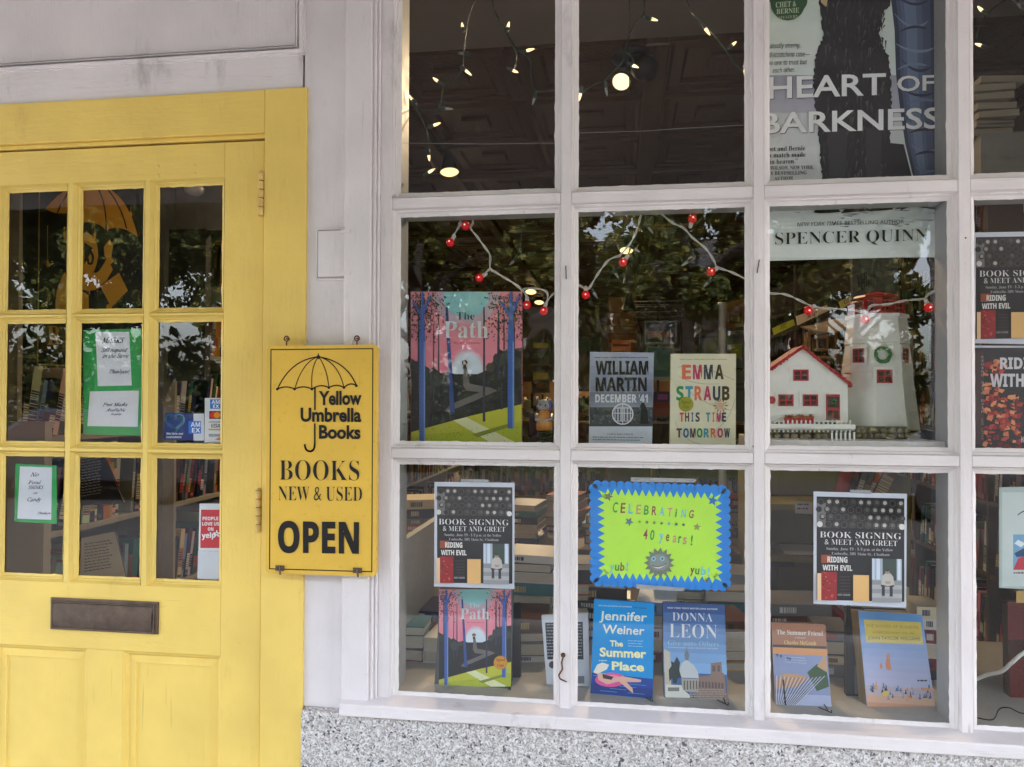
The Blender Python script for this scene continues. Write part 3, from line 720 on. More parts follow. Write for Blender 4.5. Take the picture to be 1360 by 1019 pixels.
# ================================================================== POSTERS AND BOOKS IN THE WINDOW
WH = (.74, .74, .74)
def signing_poster(label, TL, TR, BR, BL, Y, bright=1.0):
    """flyer: typewriter keys, title, red book cover, envelope shape, man sitting on steps"""
    a = sheet('book_signing_poster', label, 'poster', [TL, TR, BR, BL], Y, base=(.68, .70, .80), group='book signing flyers in the window')
    x0, y0 = TL; w = TR[0] - TL[0]; h = BL[1] - TL[1]
    sx, sy = w / 107.0, h / 140.0; dyy = (TR[1] - TL[1])
    def T(x, y): return (x0 + x * sx, y0 + y * sy + dyy * x / 107.0)
    def rect(xa, ya, xb, yb, c): a.poly([T(xa, ya), T(xb, ya), T(xb, yb), T(xa, yb)], c)
    def tx(t, xa, xb, ya, yb, c, k): p = T(xa, ya); q = T(xb, ya); r_ = T(xa, yb); a.text(t, p[0], q[0], p[1], r_[1], c, k, dy=q[1] - p[1])
    rect(3.5, 6, 104, 135, (.012, .013, .016)); rect(3.5, 7, 104, 45, (.030, .028, .028))
    rect(3.5, 14, 14, 44, (.20, .19, .20))
    r_ = random.Random(3)
    for row in range(4):
        for i in range(11):
            x = 8.5 + i * 9.1 + (row % 2) * -3 + row * .6; y = 12.5 + row * 9.2
            if x > 102: continue
            p = T(x, y); v = r_.choice([.02, .03, .08, .35, .5, .12])
            a.disc(p[0], p[1], 3.7 * sx, (.11, .10, .095), n=12); a.disc(p[0], p[1], 3.0 * sx, (.014, .013, .013), n=12); a.disc(p[0] + .3, p[1] - .4, 2.3 * sx, (v, v * .92, v * .86), n=10)
    for (x, y) in ((6.5, 40), (100.5, 41)): p = T(x, y); a.disc(p[0], p[1], 3.4 * sx, (.7, .68, .66), n=12)
    tx('BOOK SIGNING', 6.5, 99.5, 49, 56.5, WH, 'T'); tx('& MEET AND GREET', 12, 95, 58.5, 65, WH, 'T')
    tx('Sunday, June 19 - 1-3 p.m. at the Yellow', 14, 90, 68.3, 71.7, (.5, .5, .52), 'T'); tx('Umbrella, 501 Main St., Chatham', 20, 86, 74.3, 77.5, (.5, .5, .52), 'T')
    rect(3.5, 101, 8, 135, rgb(235, 195, 150)); rect(8, 99, 26, 134.5, rgb(150, 25, 30)); rect(8, 78, 20, 88, rgb(150, 70, 35))
    for i in range(46):
        x, y = r_.uniform(8.5, 23), r_.uniform(99, 131); c = r_.choice([rgb(95, 12, 20), rgb(190, 60, 55), rgb(120, 20, 25), rgb(205, 95, 80)])
        a.polys([[T(x, y), T(x + r_.uniform(1, 3), y + r_.uniform(-1, 1)), T(x + 2, y + r_.uniform(1, 3))]], c)
    tx('RIDING', 15, 38, 80, 87, (.72, .7, .68), 'NB'); tx('WITH EVIL', 9.5, 43.5, 90.3, 97, (.72, .7, .68), 'NB')
    for i in range(6): tx('a long hard ride', 29, 41, 104 + i * 4, 105.2 + i * 4, (.12, .06, .05), 'N')
    tx('KEN CROKE', 27, 41, 126, 128.2, (.4, .4, .42), 'N')
    rect(44.5, 102, 62.5, 135, rgb(225, 178, 112))
    rect(66, 81, 100, 135, (.36, .42, .50)); rect(78, 81, 94, 108, (.035, .06, .05)); rect(66, 81, 69, 107, (.55, .62, .75)); rect(71, 81, 75, 107, (.6, .68, .8)); rect(95, 81, 98.5, 107, (.62, .7, .82))
    for i, v in enumerate((.26, .40, .28, .42, .30)): rect(66, 108 + i * 5.4, 100, 113.4 + i * 5.4, (v, v * 1.03, v * 1.06))
    rect(77, 113, 80.5, 128, (.03, .03, .04)); rect(86, 113, 89.5, 128, (.03, .03, .04)); rect(76, 111, 91, 115.5, (.03, .03, .035))
    a.poly([T(76, 113), T(78, 102), T(81, 99), T(87, 99), T(90, 103), T(91.5, 113), T(84, 115)], (.46, .44, .41)); p = T(83.5, 97); a.disc(p[0], p[1], 2.6 * sx, (.30, .23, .19)); p = T(83.5, 95.3); a.disc(p[0], p[1], 2.5 * sx, (.05, .04, .035), 1.4 * sy)
    a.poly([T(80, 109), T(88, 109), T(86, 112), T(82, 112)], (.36, .27, .22)); rect(76, 127, 81, 130, (.35, .34, .33)); rect(85, 127.5, 90, 130.5, (.35, .34, .33))
    rect(67, 134.9, 69, 135, (.4, .4, .4))
    return fin(a)
signing_poster('book signing flyer taped to the glass above the smaller book about a path', (577, 640), (683.5, 641.5), (683, 782.5), (576.5, 779), .006)
signing_poster('book signing flyer taped to the glass in front of the olive shelves', (1080.5, 653), (1204.5, 656), (1203.5, 807.5), (1080.5, 802), .006)
signing_poster('book signing flyer above the large red and black poster at the right', (1292, 309), (1410, 307), (1411, 458), (1292, 456), .030)
# strips of sticky tape holding the flyers
for lab, q in (('clear tape strip on top of the flyer by the paperback stacks', [(612, 636.5), (649, 637), (649, 640.5), (612, 640)]), ('clear tape strip on top of the flyer in front of the olive shelves', [(1129, 650.5), (1157, 651.5), (1157, 656), (1129, 655)]), ('long clear tape strip above the lime green anniversary sign', [(838, 634), (924, 636), (924, 641), (838, 640)]), ('long clear tape strip under the lime green anniversary sign', [(845, 776), (910, 781), (908, 785.5), (846, 782)])):
    a = sheet('tape_strip', lab, 'tape', q, .0052, base=(.30, .32, .35), thick=.0002, mat=clearm, group='clear tape strips on the window glass'); fin(a)

# ---- lime sign, scalloped blue border, zigzag edge
BL_ = rgb(15, 140, 235); LM = rgb(196, 252, 70)
a = sheet('anniversary_sign', 'lime green handmade sign with scalloped blue border celebrating forty years', 'sign', [(790, 645), (962, 651), (963, 777), (790, 772)], .0075, base=BL_)
def mapc(u, v): return (788 + 176 * u + 1.5 * v, (643 + 6.5 * u) + (130.5 + 0.5 * u) * v)
nx_, ny_ = 17, 12; sc_pts = []
for i in range(nx_): sc_pts += [mapc((i + .5) / nx_, .005), mapc((i + .5) / nx_, .995)]
for i in range(ny_): sc_pts += [mapc(.0, (i + .5) / ny_), mapc(1.0, (i + .5) / ny_)]
L = a.layer
for (x, y) in sc_pts:
    a.layer = .4; a.disc(x, y, 6.0, BL_, n=16)
a.layer = 3
c1, c2, c3, c4 = mapc(.083, .11), mapc(.917, .11), mapc(.917, .89), mapc(.083, .89)
a.poly([c1, c2, c3, c4], LM); teeth = []
for p, q, n, ix, iy in ((c1, c2, 16, 0, -1), (c2, c3, 10, 1, 0), (c3, c4, 16, 0, 1), (c4, c1, 10, -1, 0)):
    for i in range(n):
        t0, t1, tm = i / n, (i + 1) / n, (i + .5) / n; L2 = lambda t: (p[0] + (q[0] - p[0]) * t, p[1] + (q[1] - p[1]) * t); u_ = L2(tm)
        teeth.append([L2(t0), (u_[0] + ix * 9, u_[1] + iy * 9), L2(t1)])
for c, ix, iy in ((c1, -1, -1), (c2, 1, -1), (c3, 1, 1), (c4, -1, 1)): teeth.append([(c[0] - ix * 4, c[1] + iy * 1), (c[0] + ix * 8, c[1] + iy * 7), (c[0] + ix * 1, c[1] - iy * 4)])
a.polys(teeth, LM); a.layer += 1
GR, RD, LB, PK, GY = rgb(40, 150, 60), rgb(150, 60, 70), rgb(110, 205, 225), rgb(215, 150, 130), rgb(90, 110, 95)
xs_ = [815, 829, 841, 850.5, 861.5, 872.5, 884, 895, 905.5, 911.5, 920.5]
for i, ch in enumerate('CELEBRATiNG'):
    x = 813.5 + i * 10.35 - (2.5 if i > 8 else 0); w_ = 2.2 if ch == 'i' else 6.2
    a.text(ch, x, x + w_, 667.2 + i * 1.05, 680.5 + i * .75, [GR, RD, LB, PK, GR, RD, LB, PK, GR, LB, RD][i], 'B', sl=1.2)
for ch, x, w_, c, yb in (('4', 854, 5.5, RD, 716), ('0', 863, 5.5, GR, 717), ('y', 875.5, 5, LB, 717.5), ('e', 884, 4.5, RD, 718.5), ('a', 893, 5, PK, 720), ('r', 900.5, 4, GR, 721), ('s', 906.5, 5, PK, 722.5), ('!', 917, 2.2, GR, 724)):
    a.text(ch, x, x + w_, yb - 13, yb, c, 'B', sl=1.2)
for ch, x, c, yb in (('y', 810, LB, 757.5), ('u', 816.5, GR, 757.7), ('b', 823.5, RD, 758), ('!', 831.5, LB, 758), ('y', 916.5, RD, 761.5), ('u', 923, GR, 762.5), ('b', 931, LB, 763.5), ('!', 939.5, LB, 764.5)):
    a.text(ch, x, x + (2 if ch == '!' else 5.4), yb - 11, yb, c, 'B', sl=1)
def star(x, y, r_, c, rot=0, k=.42, n=5):
    a.poly([(x + (r_ if i % 2 == 0 else r_ * k) * math.sin(math.pi * i / n + rot), y - (r_ if i % 2 == 0 else r_ * k) * math.cos(math.pi * i / n + rot)) for i in range(2 * n)], c)
star(808, 659.5, 6.5, rgb(130, 130, 95), .3); star(946.5, 665, 7.5, rgb(20, 120, 200), .2); star(835.5, 693, 6.2, rgb(100, 130, 130), .5); star(925.5, 700, 5.5, rgb(160, 160, 80), .1)
for i in range(7): star(849.5 + i * 9.7, 693 + i * .65, 2.6 + (i % 3) * .25, [rgb(110, 170, 80), rgb(90, 120, 90), rgb(120, 160, 70), rgb(40, 110, 90), rgb(100, 190, 180), rgb(20, 120, 90), rgb(10, 90, 100)][i], .2 * i)
star(875.5, 747.5, 20.5, rgb(118, 128, 112), .1, .72, 15); a.disc(875.5, 747, 13, rgb(140, 150, 140), 11)
for (x, y) in ((868, 742), (879.5, 742)): a.disc(x, y, 3.2, rgb(150, 210, 225)); a.disc(x, y, 1.4, rgb(60, 80, 110))
a.poly(bez((867, 752), (876, 759), (884.5, 749)) + bez((884.5, 749), (877, 753), (867, 752))[1:], (.8, .75, .75)); a.line(bez((866, 751), (876, 755), (885, 748)), 1, rgb(70, 60, 60))
for k_ in range(3): t = k_ * math.pi / 3; a.line([(938 - 3.4 * math.cos(t), 770.5 - 3.4 * math.sin(t)), (938 + 3.4 * math.cos(t), 770.5 + 3.4 * math.sin(t))], .8, rgb(120, 90, 70))
fin(a)

# ---- the path: picture print (large) and book (small)
def path_art(a, x0, y0, x1, y1, title_col, small=False):
    w, h = x1 - x0, y1 - y0; r_ = random.Random(9)
    def T(u, v): return (x0 + u * w, y0 + v * h)
    def pol(p, c): a.poly([T(*q) for q in p], c)
    def el(u, v, ru, rv, c, n=24, rag=0): a.poly([T(u + ru * (1 + rag * r_.uniform(-1, 1)) * math.cos(6.283 * i / n), v + rv * (1 + rag * r_.uniform(-1, 1)) * math.sin(6.283 * i / n)) for i in range(n)], c)
    a.grad(x0, y0, x1, y0 + h * .62, rgb(245, 165, 175), rgb(250, 140, 165), 6)
    el(.5, .0, .30, .21, rgb(225, 180, 195), rag=.06) if False else None
    pol([(.22, 0), (.20, .05), (.25, .13), (.34, .22), (.47, .20), (.62, .24), (.72, .15), (.80, .05), (.79, 0)], rgb(205, 180, 195)); pol([(.30, 0), (.29, .07), (.36, .14), (.5, .18), (.63, .14), (.70, .06), (.70, 0)], rgb(150, 210, 215))
    for i in range(6): t = i / 5; el(.51, .545, .17 - .035 * t, .175 - .04 * t, tuple(p + (q - p) * t for p, q in zip(rgb(245, 165, 190), rgb(225, 238, 250))), rag=.05 * (1 - t))
    K1 = rgb(48, 48, 52); K2 = rgb(62, 60, 66)
    pol([(0, .44), (.06, .47), (.10, .46), (.16, .52), (.20, .50), (.27, .54), (.33, .53), (.40, .545), (.6, .545), (.68, .52), (.73, .47), (.76, .43), (.80, .38), (.85, .40), (.92, .38), (1, .37), (1, .97), (0, .97)], K1)
    for (u, v, rr) in ((.05, .5, .05), (.13, .53, .045), (.22, .58, .06), (.72, .5, .04), (.79, .45, .055), (.88, .43, .06), (.95, .47, .05), (.3, .56, .03)): el(u, v, rr, rr * .8, r_.choice([K2, rgb(70, 72, 66), rgb(56, 60, 60)]), 12, .15)
    a.inc = .05
    for i in range(90): u, v = r_.uniform(0, 1), r_.uniform(.56, .86); c = r_.choice([rgb(60, 66, 58), rgb(40, 42, 46), rgb(66, 62, 64)]); pol([(u, v), (u + .03, v + .004), (u + .018, v + .012)], c)
    a.inc = 1; a.layer += 1
    pol([(.475, .50), (.505, .50), (.53, .61), (.72, .635), (.78, .655), (.50, .745), (.385, .78), (.36, .80), (.30, .79), (.36, .745), (.62, .665), (.50, .655), (.47, .62)], rgb(118, 112, 112))
    pol([(0, .93), (.30, .87), (.55, .82), (1, .745), (1, 1), (0, 1)], rgb(205, 205, 70)); pol([(0, .96), (.4, .93), (.7, .90), (1, .86), (1, 1), (0, 1)], rgb(188, 198, 62))
    pol([(.38, .852), (.50, .832), (.95, 1), (.72, 1)], rgb(238, 240, 190)); pol([(.55, .945), (.90, .87), (.93, .885), (.6, .965)], rgb(140, 150, 50))
    a.inc = .05
    for i in range(60): u, v = r_.uniform(0, 1), r_.uniform(.9, 1); pol([(u, v), (u + .008, v + .003), (u + .004, v - .006)], rgb(110, 90, 40))
    a.inc = 1; a.layer += 1
    BU, BD = rgb(75, 110, 185), rgb(60, 62, 85)
    for (u, t_, b_, w_, c) in ((.205, .22, .72, .007, BD), (.25, .15, .70, .008, BD), (.66, .10, .86, .012, BD), (.79, .12, .58, .014, BD), (.84, .15, .56, .008, BD), (.34, .1, .80, .022, rgb(66, 88, 150)), (.07, .10, .68, .010, BD), (.93, .1, .5, .01, BD), (.82, .6, .78, .009, BD)):
        dx = .035 if abs(u - .34) < .01 else 0
        pol([(u - w_ / 2 - dx * .5, t_), (u + w_ / 2 - dx * .5, t_), (u + w_ + dx, b_), (u - w_ + dx, b_)], c)
    a.inc = .05
    for i in range(850 if not small else 420):
        side_ = r_.random(); u = r_.betavariate(1.2, 2.2) * .36 if side_ < .5 else 1 - r_.betavariate(1.2, 2.2) * .38; v = r_.betavariate(1.3, 2) * .34; s_ = r_.uniform(.008, .018)
        pol([(u, v), (u + s_, v + s_ * .4), (u + s_ * .3, v + s_)], r_.choice([rgb(40, 40, 44), rgb(52, 48, 52), rgb(60, 66, 62)]))
    a.layer += 1
    for (u, b_, w_, br) in ((.105, 1.0, .045, -1), (.905, .905, .05, 1)):
        pol([(u - w_ * .62, .32), (u - w_ * .2, 0), (u + w_ * .2, 0), (u + w_ * .55, .32), (u + w_ * .55, b_), (u - w_ * .62, b_)], BU)
        pol([(u + w_ * .28, .33), (u + w_ * .55, .33), (u + w_ * .55, b_), (u + w_ * .28, b_)], rgb(130, 165, 220))
        pol([(u - w_ * .2, .17), (u - w_ * 2.0, .07), (u - w_ * 1.9, .055), (u, .15)], BU); pol([(u, .12), (u + w_ * 1.6, .02), (u + w_ * 1.8, .03), (u + w_ * .2, .16)], BU)
        for i in range(24): v = .33 + (b_ - .35) * i / 24; pol([(u - w_ * .6, v), (u + w_ * r_.uniform(-.2, .4), v + .002), (u - w_ * .6, v + .004)], rgb(60, 90, 165))
    a.inc = 1; a.layer += 1
    el(.487, .468, .026, .017, rgb(70, 45, 45), 12); el(.487, .474, .015, .012, rgb(190, 140, 110), 10); pol([(.475, .485), (.50, .485), (.505, .51), (.47, .51)], rgb(60, 50, 60))
    for t, ua, ub, va, vb, c, k_ in (('The', .415, .575, .135, .185, rgb(60, 55, 70) if not small else title_col, 'T'), ('Path', .30, .70, .195, .305, title_col, 'S'), ('By Bob Staake', .39, .63, .33, .345, rgb(190, 90, 105), 'T')):
        p, q = T(ua, va), T(ub, vb); a.text(t, p[0], q[0], p[1], q[1], c, k_, dy=0)
a = sheet('path_print', 'large illustrated print of blue tree trunks and a winding path beside the cat figurine', 'print', [(545.5, 387.5), (693.5, 387.5), (693.5, 588.5), (545.5, 588.5)], .085, base=rgb(225, 150, 165), thick=.004, mat=pr_gloss)
path_art(a, 546, 388, 693, 588, (.72, .74, .80)); fin(a)
a = book('small picture book about a winding path leaning under the left signing flyer', [(585, 783), (682, 783), (678.5, 914.5), (577, 910.5)], .062, lean=R(12), thick=.012, base=(.1, .1, .1), spine=rgb(40, 40, 44))
path_art(a, 583, 783, 679, 912, (.75, .77, .80), True)
a.disc(665, 880, 9.2, rgb(205, 140, 50)); a.disc(665, 880, 8.2, rgb(220, 155, 60)); a.text('Signed', 659, 671, 874.5, 878, rgb(120, 70, 20), 'I'); a.text('Copy', 660.5, 669.5, 881.5, 885, rgb(120, 70, 20), 'I'); finb(a)

# ---- William Martin / Emma Straub cards, standing on the middle shelf
a = book('grey novel with a gunsight over a white building, left of the cream novel', [(783.5, 467.5), (868.5, 468.5), (866, 592), (782, 591.5)], .055, lean=R(3), thick=.026, base=rgb(190, 198, 215), spine=rgb(80, 85, 95), group='novels standing on the middle shelf')
a.grad(783.5, 468.5, 868, 522, rgb(175, 182, 202), rgb(125, 132, 155), 6); a.grad(783, 521, 867, 545, rgb(110, 116, 135), rgb(150, 156, 172), 4); a.rect(783, 541, 867, 566, rgb(70, 74, 84))
r_ = random.Random(2)
for i in range(130): x, y = r_.uniform(783, 863), r_.uniform(540, 561); g = r_.choice([45, 60, 80, 100]); a.polys([[(x, y), (x + 4, y + 1), (x + 2, y + 4)]], rgb(g, g + 3, g + 12))
a.rect(782.5, 563, 866, 567, rgb(65, 68, 78)); a.rect(782.5, 566.5, 866, 591, rgb(205, 212, 228)); a.rect(816, 541, 838, 560, rgb(190, 195, 208))
for i in range(5): a.rect(817.5 + i * 4.2, 543, 819.7 + i * 4.2, 559, rgb(90, 95, 108))
a.poly([(850, 563), (852, 545), (850, 539), (854, 533), (857, 538), (860, 546), (861, 563)], rgb(30, 32, 38))
for rr in (14, 13.2): a.line([(827 + rr * math.cos(i * .35), 550 + rr * math.sin(i * .35)) for i in range(19)], .9, (.72, .74, .8))
a.line([(813, 549), (841, 549)], .9, (.72, .74, .8)); a.line([(827, 537), (827, 564)], .9, (.72, .74, .8))
a.text('NEW YORK TIMES BESTSELLING AUTHOR', 790, 861, 474.3, 476, rgb(60, 60, 75), 'N')
a.text('WILLIAM', 791, 861, 479.5, 497.5, rgb(28, 28, 36), 'NB'); a.text('MARTIN', 791, 859, 501.5, 519.5, rgb(28, 28, 36), 'NB'); a.text("DECEMBER '41", 790.5, 860.5, 524, 534.5, (.70, .73, .80), 'NB')
a.text('A WORLD WAR II THRILLER', 806, 841, 576, 577.6, rgb(90, 90, 105), 'N'); a.hatch(787, 860, 580, 587, 2, rgb(110, 115, 130), .3, 1); finb(a)
a = book('cream novel with rainbow coloured capitals on the cover, right of the grey novel', [(891, 470), (977.5, 470), (977, 592.5), (889.5, 592.5)], .055, lean=R(3), thick=.026, base=rgb(232, 228, 200), spine=rgb(220, 215, 190), group='novels standing on the middle shelf')
C_ = [rgb(230, 120, 90), rgb(90, 85, 85), rgb(215, 70, 70), rgb(200, 60, 110), rgb(60, 150, 90), rgb(110, 85, 70), rgb(60, 70, 90), rgb(70, 160, 180), rgb(40, 110, 160), rgb(80, 60, 50)]
for pp in ([(900, 488), (925, 480), (975, 505)], [(902, 500), (920, 512), (955, 510), (960, 490)], [(897, 560), (905, 585), (930, 590)], [(945, 575), (970, 560), (976, 530)], [(915, 520), (940, 540), (970, 545)]):
    a.line(bez(*pp[:3]), .5, rgb(150, 150, 145))
a.text('NEW YORK TIMES BESTSELLING AUTHOR', 903, 965, 476.8, 478.2, rgb(140, 130, 110), 'N')
def multi(t, x0, x1, ya, yb, off, wd=.82):
    n = len(t); st = (x1 - x0) / n
    for i, ch in enumerate(t):
        if ch == ' ': continue
        w_ = st * (.35 if ch == 'I' else wd); xx = x0 + st * i + (st - w_) / 2; ym = (ya + yb) / 2
        a.text(ch, xx, xx + w_, ya, yb, C_[(i * 3 + off) % len(C_)], 'NB')
multi('EMMA', 904.5, 962.5, 484.5, 503.5, 0); multi('STRAUB', 897, 970, 513, 531.5, 4); multi('THIS TIME', 902, 965, 548, 560, 2, .8); multi('TOMORROW', 897.5, 970, 569, 581, 5, .82)
a.disc(911, 537, 10, rgb(165, 165, 55)); a.text('Signed', 904.5, 917.5, 532, 536, rgb(120, 120, 30), 'I'); a.text('Copy', 906.5, 915.5, 538.5, 542, rgb(120, 120, 30), 'I')
for i in range(12): t = i * .5236; a.line([(957 + 6 * math.cos(t), 539 + 6 * math.sin(t)), (957 + 9 * math.cos(t), 539 + 9 * math.sin(t))], 1.2, rgb(190, 160, 120) if i % 2 else rgb(160, 60, 50))
a.disc(957, 539, 4.5, rgb(215, 175, 150)); finb(a)

# ---- Summer Place / Donna Leon
a = book('bright blue novel with a sunbather in a white hat on a pink swim ring', [(789, 796), (869, 801.5), (866.5, 928.5), (784, 921)], .052, lean=R(11), yaw=R(-4), thick=.034, base=rgb(0, 150, 225), spine=rgb(0, 110, 190))
B1 = rgb(0, 152, 228); a.poly([(789.3, 796.5), (868.7, 802), (866.3, 928), (784.2, 920.7)], B1); a.poly([(786, 893), (867.5, 902), (866.3, 928), (784.2, 920.7)], rgb(10, 70, 165)); a.poly([(785, 906), (867, 915), (866.3, 928), (784.2, 920.7)], rgb(15, 55, 140))
for i in range(9): y = 897 + i * 2.9; x = 788 + (i * 37) % 50; a.line([(x, y), (x + 22, y + 2)], .7, rgb(90, 160, 220))
a.text('NEW YORK TIMES BESTSELLING AUTHOR OF', 795, 839, 803.5, 805, (.7, .8, .85), 'N', dy=2); a.text('THAT SUMMER', 841, 859, 806.5, 807.8, rgb(10, 60, 110), 'N', dy=1)
IV = rgb(240, 245, 225); a.text('Jennifer', 796, 859, 811.5, 823, IV, 'B', dy=2.5, sl=.8); a.text('Weiner', 800, 855.5, 829.5, 841, IV, 'B', dy=2.5, sl=.8)
YL = rgb(250, 250, 190); a.text('The', 810, 827.5, 850.5, 858, YL, 'BB', dy=.8); a.text('Summer', 796.5, 858.5, 860, 871.5, YL, 'BB', dy=2.5); a.text('Place', 812.5, 855.5, 878.5, 889.5, YL, 'BB', dy=2)
a.hatch(834, 856, 850.5, 861, 3, rgb(150, 210, 235), .3, 1); a.text('A NOVEL', 795.5, 806.5, 876.5, 878.3, IV, 'N')
PKK = rgb(240, 90, 165); a.disc(811, 903, 20.5, PKK, 9.5); a.disc(811, 900.5, 13, rgb(250, 150, 190), 4.5)
SK = rgb(235, 185, 165); a.poly([(793, 893), (803, 895), (815, 901), (826, 898), (852, 903), (851, 906), (832, 906), (840, 914), (841, 921), (836, 917), (822, 905), (806, 909), (795, 903)], SK)
a.poly([(800, 895), (815, 899), (812, 903), (801, 901)], rgb(60, 40, 60)); a.poly([(788, 893), (793, 883), (800, 880), (809, 883), (806, 889), (798, 893), (793, 895)], rgb(245, 240, 225)); finb(a)
a = book('blue novel with white capitals over a domed church and a horse statue', [(880.5, 800), (962.5, 803.5), (966.5, 932.5), (882, 928)], .064, lean=R(10), yaw=R(2), thick=.032, base=rgb(70, 105, 160), spine=rgb(45, 75, 130))
for i in range(7):
    t0, t1 = i / 7 * .72, (i + 1) / 7 * .72; c = tuple(p + (q - p) * i / 6 for p, q in zip(rgb(62, 92, 150), rgb(140, 185, 235)))
    a.face([a.pt(880.5 + 1.5 * t0, 800 + 128 * t0), a.pt(962.5 + 4 * t0, 803.5 + 129 * t0), a.pt(962.5 + 4 * t1, 803.5 + 129 * t1), a.pt(880.5 + 1.5 * t1, 800 + 128 * t1)], c)
a.layer += 1
a.text('NEW YORK TIMES BESTSELLING AUTHOR', 886.5, 953, 806.3, 808.3, (.7, .74, .8), 'N', dy=2); a.text('DONNA', 893, 946.5, 813.5, 824.5, (.72, .75, .8), 'T', dy=1.5); a.text('LEON', 889, 952.5, 828.5, 846.5, (.76, .78, .8), 'T', dy=2)
a.text('Give unto Others', 887, 955, 850.5, 857, rgb(165, 205, 215), 'T', dy=2); a.text('A COMMISSARIO GUIDO BRUNETTI MYSTERY', 887, 954, 859, 860.6, (.6, .66, .72), 'N', dy=2)
ST1, ST2, ST3 = rgb(205, 195, 175), rgb(150, 125, 115), rgb(110, 95, 92)
a.poly([(882, 862), (890, 866), (892, 925), (883, 925)], ST1); a.poly([(925, 899), (944, 897), (944, 881), (958, 879), (959, 893), (962, 895), (966, 930), (925, 927)], ST2); a.rect(946, 884, 950, 892, ST3); a.rect(953, 884, 956, 892, ST3)
for i in range(8): a.rect(928 + i * 4.3, 905 + i * .3, 930.5 + i * 4.3, 913 + i * .3, ST3)
a.poly([(902, 900), (903, 887), (906, 880), (912, 876), (917, 880), (922, 884), (927, 893), (928, 901)], rgb(205, 210, 215)); a.poly([(911, 877), (909, 870), (911.5, 863), (912, 857), (912.6, 863), (915.5, 870), (914, 877)], rgb(120, 130, 130))
a.poly([(905, 901), (928, 902), (927, 920), (906, 918)], rgb(180, 175, 165)); 
for i in range(5): a.rect(908 + i * 4, 904, 910 + i * 4, 916, rgb(110, 105, 100))
a.poly([(889, 905), (888, 890), (892, 884), (891, 878), (895, 880), (899, 872), (903, 880), (902, 890), (905, 900), (900, 901), (898, 908), (894, 907), (893, 900)], rgb(45, 58, 60))
a.poly([(884, 909), (905, 910), (907, 916), (916, 923), (916, 927), (884, 926)], rgb(225, 225, 215)); a.rect(887, 913, 902, 918, rgb(130, 130, 125)); a.hatch(916, 965, 915, 930, 5, rgb(175, 160, 150), .6); finb(a)

# ---- The Summer Friend / The Shores of Bohemia
a = book('glossy memoir with a beach fence and brown title band, at the left of its pane', [(1024.5, 827), (1096, 829.5), (1104.5, 942), (1030, 939)], .060, lean=R(9), yaw=R(3), thick=.03, base=rgb(195, 200, 225), spine=rgb(120, 85, 70))
TLx, TRx = lambda t: 1024.5 + 5.5 * t, lambda t: 1096 + 8.5 * t
def band(t0, t1, c):
    f = lambda t: 827 + 112 * t; g = lambda t: 829.5 + 112.5 * t
    a.poly([(TLx(t0), f(t0)), (TRx(t0), g(t0)), (TRx(t1), g(t1)), (TLx(t1), f(t1))], c)
band(0, .26, rgb(172, 122, 98)); band(.26, .29, rgb(75, 75, 70)); band(.29, .37, rgb(225, 160, 110)); band(.37, 1, rgb(150, 162, 200)); band(.84, 1, rgb(185, 192, 225))
a.text('The Summer Friend', 1031.5, 1093, 836.5, 842.5, (.78, .75, .7), 'S', dy=2); a.text('A Memoir', 1055, 1070, 845.7, 848, (.75, .72, .68), 'T', dy=.5); a.text('Charles McGrath', 1041.5, 1084, 850.5, 855.5, rgb(240, 205, 140), 'S', dy=1.5)
a.poly([(1029, 903), (1040, 895), (1060, 896), (1075, 900), (1060, 912), (1031, 915)], rgb(215, 165, 115)); a.poly([(1072, 893), (1085, 882), (1098, 890), (1101, 912), (1085, 918), (1078, 905)], rgb(70, 95, 70))
a.poly([(1085, 885), (1096, 868), (1099, 885), (1098, 893)], rgb(205, 165, 130))
for i in range(26): t = i / 25; a.line([(1030 + 22 * t + 4 * t * t, 937), (1029 + 66 * t, 897 + 6 * math.sin(t * 2.2) - 4 * t)], .8, (.72, .74, .85) if i % 2 else rgb(90, 100, 130))
a.line([(1040, 903), (1043, 936)], 2, rgb(35, 35, 45)); a.hatch(1042, 1072, 872, 882, 3, rgb(190, 200, 230), .3, 2)
a.polys([[(1030 + q, 868 + q * .3), (1034 + q, 869 + q * .3), (1032 + q, 873 + q * .3)] for q in (0, 14, 17, 5)], rgb(80, 105, 130)); finb(a)
a = book('large pale blue history with a yellow title label and tiny figures on a beach', [(1140, 811), (1224.5, 816.5), (1243, 948), (1152, 943)], .085, lean=R(10), yaw=R(9), thick=.04, base=rgb(120, 170, 225), spine=rgb(190, 150, 70))
def bq(t0, t1, c):
    P0 = lambda t: (1140 + 12 * t, 811 + 132 * t); P1 = lambda t: (1224.5 + 18.5 * t, 816.5 + 131.5 * t); a.poly([P0(t0), P1(t0), P1(t1), P0(t1)], c)
for i in range(10):
    t = i / 9; c = tuple(p + (q - p) * t for p, q in zip(rgb(105, 165, 228), rgb(200, 200, 232))); bq(.0 + i * .075, .075 + i * .075, c)
bq(.75, .84, rgb(205, 190, 205)); bq(.84, .92, rgb(228, 185, 160)); bq(.92, 1, rgb(225, 165, 130))
a.poly([(1147, 823), (1222.5, 826.5), (1226, 856), (1150.5, 853)], rgb(228, 205, 105))
a.text('THE SHORES OF BOHEMIA', 1150, 1220, 829, 833, rgb(180, 130, 70), 'L', dy=2.5); a.text('A CAPE COD STORY, 1910-1960', 1159, 1214, 838.5, 840.8, rgb(140, 105, 60), 'L', dy=1.8); a.text('JOHN TAYLOR WILLIAMS', 1152.5, 1222, 845, 849, rgb(60, 60, 60), 'R', dy=1.7)
